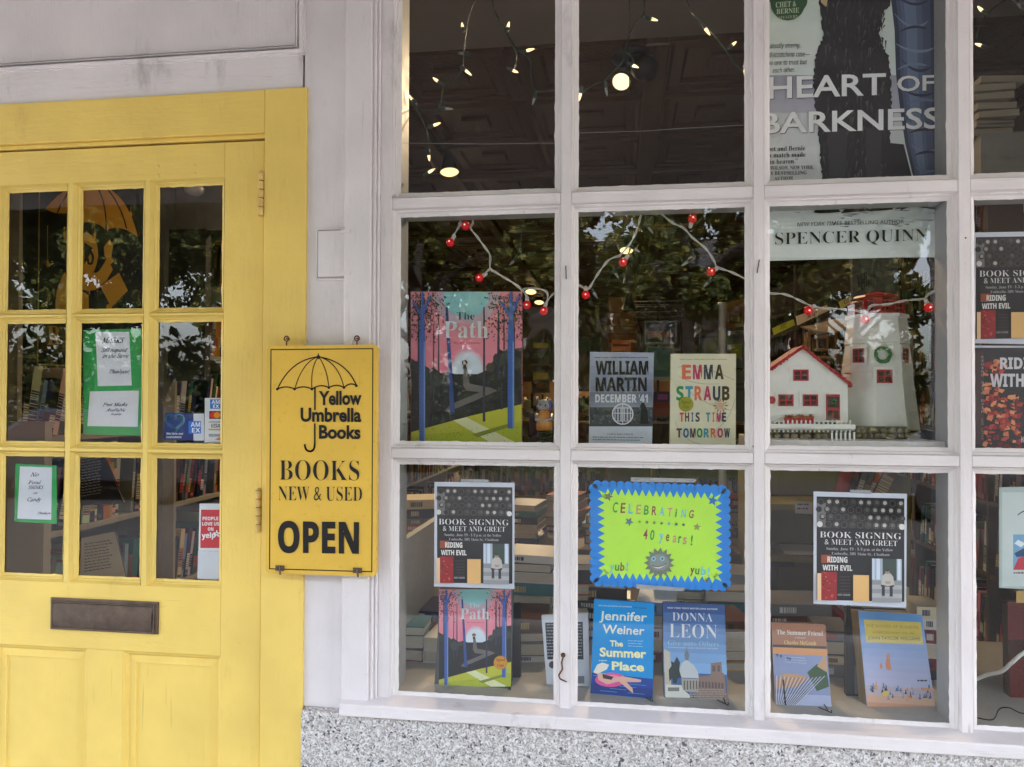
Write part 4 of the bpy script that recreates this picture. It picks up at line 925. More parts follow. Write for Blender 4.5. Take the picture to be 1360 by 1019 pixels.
OR = rgb(225, 150, 110); a.poly([(1176, 884), (1178, 868), (1181, 868), (1182, 880), (1184, 890), (1178, 890)], OR); a.poly([(1168, 885), (1170, 879), (1172, 886), (1170, 889)], OR)
r_ = random.Random(4)
for i in range(46):
    x = r_.uniform(1154, 1236); y = 921 + r_.uniform(-9, 8) + (x - 1154) * .05; c = r_.choice([rgb(70, 110, 160), rgb(60, 70, 100), rgb(90, 140, 185), rgb(150, 165, 195), rgb(230, 170, 110)]); hh = r_.uniform(4, 8)
    a.polys([[(x, y), (x + 1.5, y - hh * .6), (x + 1, y - hh), (x + 2.5, y - hh * .9), (x + 2.6, y - hh * .4), (x + 4, y)]], c)
a.disc(1176, 921, 4.5, rgb(240, 210, 90), 3.5); a.poly([(1222, 913), (1240, 915), (1241, 918), (1224, 917)], rgb(225, 165, 120)); a.hatch(1218, 1234, 903, 907, 1, rgb(60, 60, 75), .5); a.text('FSG', 1230, 1235, 942, 943.6, rgb(60, 50, 50), 'N'); finb(a)

# ---- big poster hanging across the transom: dog and jeans
a = sheet('hanging_novel_poster', 'tall hanging poster of a black dog beside blue jeans with big white capitals', 'poster', [(1004, -50), (1248, -58), (1248.5, 340.5), (1004, 347)], .074, base=rgb(220, 228, 224))
a.grad(1004, -50, 1248, 110, rgb(205, 222, 205), rgb(222, 230, 228), 6, dy=0); a.grad(1004, 100, 1248, 150, rgb(165, 168, 182), rgb(180, 180, 194), 4); a.grad(1004, 150, 1248, 262, rgb(205, 210, 212), rgb(228, 232, 232), 5)
a.grad(1004, 262, 1248, 342, rgb(200, 208, 206), rgb(236, 242, 240), 5)
r_ = random.Random(7)
for i in range(60): x, y = r_.uniform(1005, 1240), r_.uniform(245, 305); w_ = r_.uniform(6, 28); a.polys([[(x, y), (min(x + w_, 1247), y + r_.uniform(-1, 1)), (min(x + w_ * .8, 1247), y + 1.6)]], rgb(*[r_.choice([120, 135, 150, 190])] * 3))
DK = rgb(30, 29, 33)
dog = [(1086, -40), (1088, 5), (1091, 30), (1093, 50), (1087, 62), (1082, 80), (1080, 110), (1082, 140), (1086, 170), (1092, 240), (1093, 262), (1180, 262), (1181, 205), (1184, 150), (1183, 105), (1180, 75), (1172, 62), (1168, 45), (1171, 20), (1182, 8), (1187, -10), (1190, -40)]
dd = []
for p, q in zip(dog, dog[1:] + dog[:1]):
    nn = max(2, int(math.hypot(q[0] - p[0], q[1] - p[1]) / 3))
    for i in range(nn): t = i / nn; dd.append((p[0] + (q[0] - p[0]) * t + r_.uniform(-1.3, 1.3), p[1] + (q[1] - p[1]) * t + r_.uniform(-1.5, 1.5)))
jeans = [(1176, -50), (1184, 5), (1188, 40), (1190, 100), (1196, 150), (1202, 190), (1212, 232), (1215, 248), (1248, 246), (1248, -55)]
a.poly(jeans, rgb(78, 91, 121))
def leg_band(u0, u1, c):   # strips running down the leg
    L_ = [(1176, -50), (1184, 5), (1188, 40), (1190, 100), (1196, 150), (1202, 190), (1212, 232)]
    a.poly([(p[0] + (1248 - p[0]) * u0, p[1]) for p in L_] + [(p[0] + (1248 - p[0]) * u1, p[1]) for p in reversed(L_)], c)
for u0, u1, c in ((0, .10, rgb(47, 57, 80)), (.18, .62, rgb(90, 105, 136)), (.26, .50, rgb(111, 127, 158)), (.80, .90, rgb(58, 69, 95)), (.90, 1, rgb(44, 53, 77))): leg_band(u0, u1, c)
for (x, y, w_, h_, c) in ((1188, 18, 46, 22, rgb(125, 141, 171)), (1192, 44, 40, -14, rgb(49, 59, 82)), (1190, 58, 52, 12, rgb(130, 147, 175)), (1196, 78, 44, 20, rgb(46, 55, 79)), (1192, 92, 40, -12, rgb(119, 135, 165)), (1198, 118, 44, 10, rgb(44, 53, 75)), (1204, 138, 38, -10, rgb(105, 121, 151)), (1204, 160, 40, 14, rgb(123, 139, 169)), (1208, 176, 36, -8, rgb(42, 49, 71)), (1210, 192, 34, 12, rgb(117, 133, 163)), (1214, 206, 32, -8, rgb(44, 51, 73)), (1216, 222, 30, 6, rgb(110, 125, 155)), (1190, -6, 44, 14, rgb(51, 61, 86))):
    up_ = bez((x, y), (x + w_ * .5, y + h_ * 1.2), (x + w_, y + h_ * .4), 8); lo_ = bez((x + w_, y + h_ * .4 + 2), (x + w_ * .5, y + h_ * 1.2 + 6), (x, y + 1), 8)
    a.poly([(min(q[0], 1247), q[1]) for q in up_ + lo_[1:]], c)
a.poly([(1180, 190), (1200, 192), (1212, 240), (1180, 258)], rgb(28, 27, 31)); a.poly(dd, DK)
for i in range(520):
    x, y = r_.uniform(1092, 1176), r_.uniform(-30, 255); l = r_.uniform(3, 9); c = r_.choice([rgb(14, 13, 16), rgb(50, 50, 56), rgb(84, 82, 88), rgb(24, 23, 27), rgb(66, 62, 62)]); a.polys([[(x, y), (x + 2.4, y), (x + r_.uniform(-3, 4), y + l * 1.8)]], c)
for (xx, hw) in ((1112, 13), (1160, 11)): a.poly([(xx - hw, 170), (xx + hw, 172), (xx + hw * .7, 260), (xx - hw * .8, 260)], rgb(52, 50, 54))
a.poly([(1089, -10), (1100, -5), (1097, 10), (1090, 4)], rgb(200, 180, 130))
a.disc(1046, 5, 23, rgb(45, 82, 48), 23, 20); a.disc(1062, 2, 10, rgb(45, 82, 48), 12); a.disc(1024, -8, 9, rgb(45, 82, 48), 12)
GW = rgb(190, 205, 175); a.text('A', 1040, 1045, -4, 1, GW, 'T'); a.text('CHET &', 1030, 1057, 4, 11, GW, 'S', dy=-2); a.text('BERNIE', 1031, 1061, 13, 19.5, GW, 'S', dy=-2); a.text('MYSTERY', 1034, 1060, 22.5, 26.5, GW, 'T', dy=-2)
KT = rgb(35, 38, 42)
for t, x0, x1, yc, yb in (('A deadly enemy,', 1016, 1062.5, 59, 65), ('a head-scratching case\u2014', 1006, 1075, 70.5, 77), ('and no one to trust but', 1007, 1071.5, 81.5, 87.5), ('each other.', 1026, 1055.5, 91.5, 97.5)): a.text(t, x0, x1, yc, yb, KT, 'J', dy=-1.5)
for t, x0, x1, yc, yb in (('\u201cChet and Bernie', 1011, 1069, 195.5, 201.5), ('are a match made', 1007, 1069.5, 204, 210), ('in heaven.\u201d', 1022, 1059, 212.5, 218.5), ('\u2014A. J. WILSON, NEW YORK', 999 + 6, 1080, 221.5, 226.3), ('TIMES BESTSELLING', 1007, 1071, 228.7, 233.3), ('AUTHOR', 1028, 1053, 235.8, 240)): a.text(t, x0, x1, yc, yb, KT, 'S', dy=-1.2)
for c_, o_ in ((rgb(60, 62, 70), .8), ((.86, .87, .88), 0)):
    a.text('HEART', 1020.5 + o_, 1176 + o_, 103.5 + o_, 131.5 + o_, c_, 'B', dy=-5.5); a.text('OF', 1191 + o_, 1240 + o_, 102 + o_, 122 + o_, c_, 'B', dy=-1.5)
    a.text('BARKNESS', 1010 + o_, 1256 - 8 + o_ * .5, 151 + o_, 178 + o_, c_, 'B', dy=-7.5)
for x0_, x1_, y_ in ((1080, 1116, 283), (1148, 1186, 280)): a.poly([(x0_, y_), (x0_ + 4, y_ - 6), (x1_ - 4, y_ - 7), (x1_, y_ - 1), (x1_ - 10, y_), (x0_ + 8, y_ + 1)], rgb(38, 34, 34))
a.poly([(1116, 284), (1122, 278), (1146, 277), (1150, 281)], rgb(60, 45, 45))
a.line(bez((1196, 279), (1215, 268), (1247, 280)), 2.5, rgb(90, 80, 78)); a.poly([(1186, 279), (1200, 272), (1248, 270), (1248, 280), (1215, 275)], rgb(70, 56, 56))
a.text('NEW YORK TIMES', 1058, 1118, 296.2, 301.2, rgb(55, 55, 60), 'J', dy=-2); a.text('BESTSELLING AUTHOR', 1121.5, 1200, 294.3, 299.2, rgb(55, 55, 60), 'R', dy=-2)
a.text('SPENCER QUINN', 1029, 1231.5, 310, 325.5, rgb(30, 32, 34), 'T', dy=-5.5)
fin(a)

# ---- RIDING WITH EVIL poster (fourth column)
a = sheet('red_black_book_poster', 'large black and red poster of a motorcycle gang memoir at the right edge', 'poster', [(1290, 459), (1420, 460), (1421, 600), (1290, 599)], .030, base=(.62, .64, .72))
a.rect(1291, 462, 1419, 598, (.018, .017, .022)); a.poly([(1296, 466), (1307, 465), (1307, 590), (1296, 590)], (.06, .03, .03))
r_ = random.Random(12)
for i in range(170):
    x, y = r_.uniform(1305, 1352), r_.uniform(476, 595); c = r_.choice([rgb(150, 40, 45), rgb(190, 70, 60), rgb(210, 120, 80), rgb(110, 25, 35), rgb(225, 150, 100)])
    if y < 520 and x > 1330: continue
    a.polys([[(x, y), (x + r_.uniform(3, 9), y + r_.uniform(-3, 3)), (x + r_.uniform(2, 8), y + r_.uniform(3, 8)), (x - 1, y + 4)]], c)
a.text('RIDING', 1328, 1392, 475, 490, (.66, .66, .70), 'NB'); a.text('WITH EVIL', 1315, 1402, 496.5, 513.5, (.66, .66, .70), 'NB')
for i, ch in enumerate('RIDING WITH EVIL'): 
    if ch != ' ': a.text(ch, 1303, 1306.5, 473 + i * 4.8, 476 + i * 4.8, (.3, .28, .3), 'N')
for i, ch in enumerate('KEN CROKE'):
    if ch != ' ': a.text(ch, 1303.3, 1306, 556 + i * 3.2, 558 + i * 3.2, (.3, .2, .2), 'N')
a.text('KEN CROKE', 1356, 1400, 580, 588, (.5, .5, .5), 'N'); fin(a)
# ---- card with car picture, white cable (fourth column, bottom row)
a = sheet('car_picture_card', 'white card in a clear sleeve with a drawing of a red and blue car', 'card', [(1327, 647.5), (1385, 646), (1387, 784), (1327, 781)], .04, base=(.45, .55, .53))
a.rect(1331, 654, 1384, 779, (.62, .70, .69)); a.rect(1345.5, 710, 1384, 757, rgb(120, 170, 205)); a.poly([(1345.5, 757), (1352, 742), (1365, 737), (1384, 741), (1384, 757)], rgb(195, 60, 75)); a.poly([(1347, 735), (1360, 728), (1384, 727), (1384, 737), (1350, 740)], rgb(50, 80, 120)); a.poly([(1347, 722), (1352, 717), (1362, 722), (1356, 727)], rgb(225, 235, 240)); a.hatch(1346, 1366, 760, 765, 1, rgb(90, 60, 60), .4); a.line(bez((1352, 684), (1358, 678), (1372, 676)), 1.5, rgb(60, 70, 70)); fin(a)

# ================================================================== FAIRY LIGHTS
def smooth_path(pts, n=5):
    out = []
    P_ = [pts[0]] + list(pts) + [pts[-1]]
    for i in range(1, len(P_) - 2):
        a, b, c, d = [Vector(p) for p in P_[i - 1:i + 3]]
        for k_ in range(n):
            t = k_ / n; out.append(.5 * ((2 * b) + (c - a) * t + (2 * a - 5 * b + 4 * c - d) * t * t + (3 * b - a - 3 * c + d) * t ** 3))
    out.append(Vector(pts[-1])); return out
def twin(m, pts, r, gap=.0012, tw=26):
    sp = smooth_path(pts, 6); a = []; b = []; L_ = 0
    for i, p in enumerate(sp):
        if i: L_ += (p - sp[i - 1]).length
        d = (sp[min(i + 1, len(sp) - 1)] - sp[max(0, i - 1)]).normalized(); q = d.cross(V(0, 1, 0)).normalized() if abs(d.y) < .95 else V(1, 0, 0); q2 = d.cross(q)
        o = q * math.cos(L_ * tw * 6.28 * .5) * gap + q2 * math.sin(L_ * tw * 6.28 * .5) * gap
        a.append(p + o); b.append(p - o)
    m.tube(a, r, 6); m.tube(b, r, 6)
def green_string(label, wires, bulbs, Y, off):
    root = thing('fairy_light_string', label, 'fairy lights', tuple(PY(wires[0][0][0] + off, wires[0][0][1], Y)), 'green wired fairy lights in the upper panes')
    m = MB()
    for w in wires: twin(m, [PY(x, y, Y + .01 * math.sin(i * 2.1)) for i, (x, y) in enumerate(w)], .0009, .0011)
    m.build('wire', wire_green, root, smooth=True)
    for (x, y, dx, dy, lit) in bulbs:
        p = PY(x, y, Y - .004); q = PY(x + dx, y + dy, Y + rng.uniform(-.006, .006)); d = (q - p).normalized()
        ms = MB(); ms.lathe(p - d * .016, d, [(0, .002), (.002, .0038), (.012, .0046), (.016, .0040), (.0165, 0)], 10)
        sk = ms.build('socket', wire_green, root, smooth=True)
        mb = MB(); L_ = .011; mb.lathe(p, d, [(0, .0030), (.004, .0038), (.009, .0034), (.016, .0022), (.020, .0008), (.0206, 0)], 10)
        mb.build('bulb', lit_mini if lit else unlit, root, smooth=True)
def zz_(lst, s_, ox, oy): return [(ox + x / s_, oy + y / s_) for x, y in lst]
Z6 = lambda l: zz_(l, 3.775, 500, 0); Z7 = lambda l: zz_(l, 3.775, 750, 0)
def zb(l, ox, s_=3.775): return [(ox + x / s_, y / s_, dx, dy, t) for x, y, dx, dy, t in l]
green_string('green wired fairy lights looping down the top left pane with lit tips', [
    Z6([(500, -60), (490, 0), (462, 90), (447, 175), (436, 260), (430, 340), (390, 405), (338, 432), (320, 520), (290, 552), (215, 545), (190, 510), (165, 470)]),
    Z6([(170, 500), (215, 575), (245, 640), (262, 720), (270, 800), (290, 850)]), Z6([(585, -60), (584, 20), (600, 70), (640, 135), (662, 190), (702, 270), (690, 350)]), Z6([(640, 140), (700, 240), (768, 300), (775, 380), (798, 455), (895, 452)])],
    zb([(432, 140, -1, -7, 1), (658, 140, 1.5, -6, 1), (752, 255, 8, -2, 1), (680, 352, 5, 2, 1), (445, 352, 6, 5, 1), (310, 410, -8, -6, 1), (182, 502, -5, -6, 1), (285, 630, 8, -3, 1), (262, 775, .5, 5, 1), (260, 866, 5, -3, 1), (440, 268, -6, 0, 0), (345, 545, 8, .5, 0), (792, 490, -2, 7, 0)], 500), .115, 0)
green_string('green wired fairy lights around the ceiling spotlight in the second top pane', [
    Z7([(412, -60), (400, 0), (396, 70), (350, 122), (318, 190), (300, 260), (290, 310), (230, 372), (200, 405), (140, 428), (78, 478)]), Z7([(396, 70), (420, 88), (440, 96)]), Z7([(598, -60), (612, 5), (640, 68), (676, 100), (742, 172), (800, 240), (850, 318), (910, 374)]), Z7([(300, 260), (330, 280), (345, 320)]), Z7([(200, 405), (210, 430), (212, 450)])],
    zb([(432, 94, 7, 2, 1), (338, 326, 7, 3, 1), (80, 466, -1, 5, 1), (705, 142, 2, 3, 1), (838, 228, 6, -5, 1), (905, 345, 0, 6, 1), (206, 440, 1, 6, 0)], 750), .115, 0)
green_string('short run of green wired fairy lights above the pale paperback pile', [[(1345, -20), (1334, 0), (1318, 12), (1303, 30), (1296, 52)], [(1334, 0), (1355, 6), (1380, 20), (1400, 10)]],
    [(1305, 15, -5, -5, 1), (1304, 61, -6, -2, 1), (1352, 4, 2, 5, 0)], .16, 0)
green_string('unlit green wired fairy lights hidden among the red bulbs in the second pane', [[(868, 285), (850, 305), (840, 325), (828, 350), (814, 360), (806, 380)], [(868, 285), (905, 300), (914, 320), (924, 345), (945, 372)], [(868, 285), (800, 270), (740, 272), (700, 285), (690, 330), (684, 344)]],
    [(861, 302, 7, 9, 0), (842, 330, 6, 4, 0), (817, 362, 3, 5, 0), (914, 347, -4, 3, 0), (941, 375, -5, 5, 0), (683, 346, -5, 5, 0), (788, 388, 4, 6, 0)], .14, 0)

rs = thing('red_light_string', 'string of glowing red round bulbs on twisted white wire across the middle panes', 'string lights', tuple(PY(612, 285, .066)))
m = MB(); YR = .066
for w in ([(612, 284), (611, 297), (606, 307), (601, 314)], [(627, 284), (628, 296), (625, 303), (634, 315), (645, 330), (651, 340), (651, 356), (660, 363), (680, 375), (697, 389), (699, 397)],
          [(651, 357), (645, 362), (641, 366)], [(692, 387), (700, 383), (716, 384), (726, 388), (727, 398), (724, 406)], [(724, 404), (733, 392), (741, 388), (757, 380), (768, 379), (778, 384), (783, 382), (794, 364), (808, 346), (822, 340)],
          [(822, 341), (838, 322), (847, 302), (850, 290), (853, 282)], [(876, 282), (893, 296), (908, 303), (920, 316), (937, 330), (948, 346), (953, 355), (970, 361), (987, 369), (1004, 378), (1021, 389), (1042, 391), (1062, 399), (1082, 408), (1108, 410), (1132, 412), (1150, 414), (1158, 406), (1180, 404), (1204, 399), (1226, 397), (1235, 390), (1248, 384), (1262, 377)]):
    twin(m, [PY(x, y, YR + .004 * math.sin(i * 1.7)) for i, (x, y) in enumerate(w)], .0013, .0016, 30)
m.build('wire', wire_white, rs, smooth=True)
for (x, y, dx, dy) in ((618.5, 300, 3, 1), (598, 322, -4, 6), (637, 369, -5, 3), (700, 405, 0, 6), (722.5, 413, -1.5, 6), (778, 391.5, 0, 5), (827.5, 348.5, -3, 4), (919.5, 291, 1.5, -6), (944.5, 361, -5, 3), (1073.5, 412.5, -4, 3), (1148.5, 424, -1, 6), (1233.5, 408.5, 2, 5)):
    p = PY(x, y, YR); q = PY(x + dx, y + dy, YR - .002); d = (q - p).normalized()
    ms = MB(); ms.lathe(p - d * .022, d, [(0, .0022), (.003, .0045), (.013, .0052), (.014, 0)], 10); ms.build('socket', wire_white, rs, smooth=True)
    mb = MB(); mb.lathe(p - d * .010, d, [(0, .003), (.003, .0075), (.008, .0102), (.012, .0104), (.017, .0082), (.020, .0035), (.021, 0)], 14); b = mb.build('bulb', red_bulb, rs, smooth=True)
    mb = MB(); mb.ball(p + V(rng.uniform(-.001, .001), -.0105, rng.uniform(-.001, .002)), .0016, .0012, .0016, 8, 6); mb.build('filament_glow', red_core, b, smooth=True)
m = MB(); m.tube([PY(533, 190, .03), PY(640, 191.5, .03), PY(742, 190, .03)], .0005, 5); m.tube([PY(767, 177, .03), PY(860, 174, .03), PY(900, 171, .03), PY(992, 166, .03)], .0005, 5); m.box(PY(534, 190, .03).x - .003, PY(534, 190, .03).x + .001, .028, .032, PY(534, 194, .03).z, PY(534, 187, .03).z)
tag(m.build('clear_nylon_line', clearm), 'thin clear nylon line stretched across the top panes', 'line')

# ================================================================== MODEL LIGHTHOUSE, COTTAGE, FENCE, CAT
YL0 = .115
def Pm(x, y, Y=YL0): return PY(x, y, Y)
lh = thing('model_lighthouse', 'white model lighthouse with red gallery and green wreath standing on the middle shelf', 'model lighthouse', tuple(Pm(1180, 583)))
LC = Pm(1178, 500).x + .004; LY = YL0 + .085
def zof(y): return Pm(1178, y).z
lev = [(572, .086), (495, .0715), (494, .0735), (455, .0655), (454, .0675), (420, .0605), (419, .0655), (414.5, .0655)]
m = MB(); n8 = 8
ring_pts = [[(LC + r_ / math.cos(math.pi / 8) * math.sin(math.pi / 8 + math.pi / 4 * j + 0.06), LY - r_ / math.cos(math.pi / 8) * math.cos(math.pi / 8 + math.pi / 4 * j + 0.06), zof(y)) for j in range(n8)] for y, r_ in lev]
for a_, b_ in zip(ring_pts, ring_pts[1:]):
    for j in range(n8): k_ = (j + 1) % n8; m.face([a_[j], a_[k_], b_[k_], b_[j]])
m.face(ring_pts[-1])
# clapboard edges
for i in range(26):
    t = i / 26; y = 570 - t * 148; r_ = .0862 - t * (.0862 - .061) + (.002 if y < 494 else 0)
    pts = [(LC + (r_ + .0002) / math.cos(math.pi / 8) * math.sin(math.pi / 8 + math.pi / 4 * j + .06), LY - (r_ + .0002) / math.cos(math.pi / 8) * math.cos(math.pi / 8 + math.pi / 4 * j + .06)) for j in range(n8)]
    for j in range(n8):
        if j % 2 == 0:
            p, q = pts[j], pts[(j + 1) % n8]; z = zof(y); m.face([(*p, z), (*q, z), (q[0], q[1], z + .0007), (p[0], p[1], z + .0007)])
m.build('tower', modelwhite, lh)
m = MB(); m.lathe((LC, LY, zof(583)), (0, 0, 1), [(0, .098), (.004, .100), (.006, .098), (.012, .092), (.013, .0)], 8); m.build('plinth', modelwhite, lh)
m = MB(); zg = zof(414)
m.lathe((LC, LY, zg), (0, 0, 1), [(0, .068), (.004, .068), (.0045, .050), (.006, .040), (.040, .040), (.041, .055), (.046, .050), (.058, .0)], 8, sq=1)
for i in range(16): an = i * math.tau / 16; m.tube([(LC + .062 * math.cos(an), LY + .062 * math.sin(an), zg), (LC + .062 * math.cos(an), LY + .062 * math.sin(an), zg + .030)], .0014, 5)
for zz2 in (.015, .030): m.tube([(LC + .062 * math.cos(i * math.tau / 24), LY + .062 * math.sin(i * math.tau / 24), zg + zz2) for i in range(25)], .0014, 5)
m.build('gallery', modelred, lh)
m = MB()
for i in range(8):
    an = i * math.tau / 8 + .2; m.ob((LC + .0405 * math.cos(an) - .006 * math.sin(an), LY + .0405 * math.sin(an) + .006 * math.cos(an), zg + .010), (.012 * math.sin(an), -.012 * math.cos(an), 0), (.001 * math.cos(an), .001 * math.sin(an), 0), (0, 0, .026))
m.build('lantern_pane', modeldark, lh)
def model_window(px0, py0, px1, py1, Y, par, yaw=0):
    c0, c1 = PY(px0, py1, Y), PY(px1, py0, Y); ctr = (c0 + c1) / 2; w, h = c1.x - c0.x, c1.z - c0.z
    rx, nx2 = V(math.cos(yaw), math.sin(yaw), 0), V(math.sin(yaw), -math.cos(yaw), 0)
    def bar(u0, u1, w0, w1, d0, d1, mb): mb.ob(ctr + rx * u0 + V(0, 0, w0) + nx2 * d0, rx * (u1 - u0), nx2 * (d1 - d0), V(0, 0, w1 - w0))
    mb = MB(); bar(-w * .72, w * .72, -h * .68, h * .72, 0, .0022, mb); wd = mb.build('window', modelwhite, par)
    mb = MB(); bar(-w * .46, w * .46, -h * .46, h * .46, .0022, .0026, mb); mb.build('glass', modeldark, wd)
    mb = MB(); t = w * .10
    for (u0, u1, w0, w1) in ((-w / 2, -w / 2 + t, -h / 2, h / 2), (w / 2 - t, w / 2, -h / 2, h / 2), (-w / 2 + t, w / 2 - t, -h / 2, -h / 2 + t), (-w / 2 + t, w / 2 - t, h / 2 - t, h / 2), (-t * .4, t * .4, -h / 2 + t, h / 2 - t), (-w / 2 + t, -t * .4, -t * .4, t * .4), (t * .4, w / 2 - t, -t * .4, t * .4)): bar(u0, u1, w0, w1, .0026, .0042, mb)
    mb.build('frame', modelred, wd); return wd
YT = LY - .075
model_window(1164, 491, 1184.5, 509, LY - .0745, lh); model_window(1133, 463, 1149, 482, LY - .052, lh, R(-42)); model_window(1194, 463, 1208, 482, LY - .052, lh, R(42))
m = MB(); c = PY(1172.3, 471.5, LY - .073); mr, tr_ = .0160, .0044
for i in range(40):
    an = i * math.tau / 40; r2_ = mr + rng.uniform(-.0008, .0008)
    m.ball(c + V(math.cos(an) * r2_, -.002 + rng.uniform(-.001, .001), math.sin(an) * r2_), tr_, tr_, tr_, 6, 5)
m.build('wreath', green_w, lh)
m = MB(); c = PY(1170, 443, LY - .066); m.lathe(c, (0, -1, 0), [(0, .0035), (.002, .0032), (.003, 0)], 10); m.build('round_knob', modelwhite, lh)

ck = thing('model_cottage', 'white model cottage with red roof trim and tiny red door beside the model lighthouse', 'model cottage', tuple(Pm(1075, 583, .10)))
YC0 = .105
def Pc(x, y, Y=YC0): return PY(x, y, Y)
gx = [Pc(1008, 561), Pc(1126, 561), Pc(1126, 506), Pc(1066, 463), Pc(1008, 504)]
m = MB(); bk = [p + V(0, .10, 0) for p in gx]; m.face(gx); m.face(bk[::-1])
for i in range(5): j = (i + 1) % 5; m.face([gx[i], bk[i], bk[j], gx[j]])
for i in range(8):
    a_, b_ = Pc(1010, 500 + i * 7.5), Pc(1125, 500 + i * 7.5); m.box(a_.x, b_.x, YC0 - .0006, YC0, a_.z, a_.z + .0008)
m.build('wall', modelwhite, ck)
m = MB()
for (q0, q1) in (((1005, 500), (1066, 459)), ((1066, 459), (1131, 510))):
    a_, b_ = Pc(*q0), Pc(*q1); dz = V(0, 0, -.008); m.hexa([a_ + V(0, -.006, 0) + dz, b_ + V(0, -.006, 0) + dz, b_ + V(0, -.006, 0), a_ + V(0, -.006, 0), a_ + V(0, .108, 0) + dz, b_ + V(0, .108, 0) + dz, b_ + V(0, .108, 0), a_ + V(0, .108, 0)])
    for i in range(22):
        t = i / 22; p = a_.lerp(b_, t) + V(rng.uniform(-.002, .002), -.009, rng.uniform(-.008, .001)); m.ball(p, .0028, .002, .0022, 6, 4)
m.build('roof', modelred, ck)
model_window(1053, 491, 1073.5, 506, YC0 - .0001, ck); model_window(1033.5, 524, 1053.5, 539.5, YC0 - .0001, ck); model_window(1066, 524, 1086, 539.5, YC0 - .0001, ck)
m = MB(); a_, b_ = Pc(1097, 558), Pc(1115, 524); m.box(a_.x, b_.x, YC0 - .003, YC0 - .0002, a_.z, b_.z); dr = m.build('door', modelred, ck)
m = MB(); a_, b_ = Pc(1094, 558), Pc(1118, 521.5); m.box(a_.x, b_.x, YC0 - .0015, YC0 - .0003, a_.z, b_.z); m.build('door_trim', modelwhite, ck)
m = MB()
for (x0_, y0_, x1_, y1_) in ((1099, 556.5, 1105, 545), (1107, 556.5, 1113, 545), (1099, 541, 1113.5, 527)): a_, b_ = Pc(x0_, y0_), Pc(x1_, y1_); m.box(a_.x, b_.x, YC0 - .0036, YC0 - .003, a_.z, b_.z)
m.build('door_panel', modeldark, dr)
m = MB(); c = Pc(1107, 534, YC0 - .005); [m.ball(c + V(math.cos(i * .785) * .0042, 0, math.sin(i * .785) * .0042), .002, .0015, .002, 6, 4) for i in range(8)]; m.build('door_wreath', green_w, dr)
m = MB(); a_, b_ = Pc(1041, 562), Pc(1079, 555); m.box(a_.x, b_.x, YC0 - .012, YC0 - .001, a_.z, b_.z); fb = m.build('flower_box', modelred, ck)
m = MB(); [m.ball(V(rng.uniform(a_.x, b_.x), YC0 - .006, b_.z + rng.uniform(0, .006)), .003, .003, .003, 5, 4) for i in range(34)]; m.build('flowers', simple('little_flowers', (.35, .16, .06), .7, 0, .7, 300), fb)
m = MB(); a_, b_ = Pc(1019.5, 538), Pc(1029.5, 525); m.lathe(((a_.x + b_.x) / 2, YC0, (a_.z + b_.z) / 2), (0, -1, 0), [(0, .009), (.004, .009), (.005, 0)], 14); m.build('round_sign', modelred, ck)
# stones of the little base walls
stn = thing('model_stone_wall', 'strip of small rounded stones under the model lighthouse and cottage', 'model stone wall', tuple(Pm(1100, 583, .088)))
for (xa1, xb1, ya1, yb1, Yq) in ((1018, 1092, 568, 584, .088), (1136, 1202, 569, 582, .100)):
    x = xa1
    while x < xb1:
        w_ = rng.uniform(7, 13)
        for (y0_, y1_) in ((ya1, (ya1 + yb1) / 2), ((ya1 + yb1) / 2, yb1)):
            xo = x + rng.uniform(-2, 2); a_, b_ = PY(xo, y1_, Yq), PY(xo + w_ - .8, y0_, Yq); m = MB(); c = (a_ + b_) / 2; m.ball(c, (b_.x - a_.x) / 2, .006, (b_.z - a_.z) / 2 * .96, 10, 6); m.build('stone', stone_m, stn, smooth=True)
        x += w_
m = MB(); a_, b_ = PY(1016, 584, .10), PY(1206, 567, .10); m.box(a_.x, b_.x, .1045, .125, a_.z, b_.z); m.build('mortar', simple('mortar', (.16, .15, .13), .9), stn)
fn = thing('model_picket_fence', 'tiny white picket fence in front of the model cottage', 'model fence', tuple(PY(1075, 595, .040)))
for (xa1, xb1, yt, yb, Yq) in ((1022, 1134, 558, 574, .078), (1104, 1134, 574, 595, .040)):
    x = xa1
    while x < xb1:
        a_, b_ = PY(x, yb, Yq), PY(x + 2.3, yt, Yq); m = MB(); m.hexa([(a_.x, Yq, a_.z), (b_.x, Yq, a_.z), (b_.x, Yq, b_.z - .002), (a_.x, Yq, b_.z - .002), (a_.x, Yq + .002, a_.z), (b_.x, Yq + .002, a_.z), (b_.x, Yq + .002, b_.z - .002), (a_.x, Yq + .002, b_.z - .002)])
        m.face([(a_.x, Yq, b_.z - .002), (b_.x, Yq, b_.z - .002), ((a_.x + b_.x) / 2, Yq + .001, b_.z + .001)]); m.build('picket', modelwhite, fn); x += 5.9
    m = MB(); a_, b_ = PY(xa1 - 1, yb - 3, Yq + .002), PY(xb1 + 1, yb - 6, Yq + .002); m.box(a_.x, b_.x, Yq + .0022, Yq + .004, a_.z, b_.z); m.build('fence_rail', modelwhite, fn)
a_, b_ = PY(1020, 569, .066), PY(1136, 564, .066)
m = MB(); m.box(a_.x, b_.x, .064, .090, a_.z, b_.z); m.build('step', modelwhite, fn)
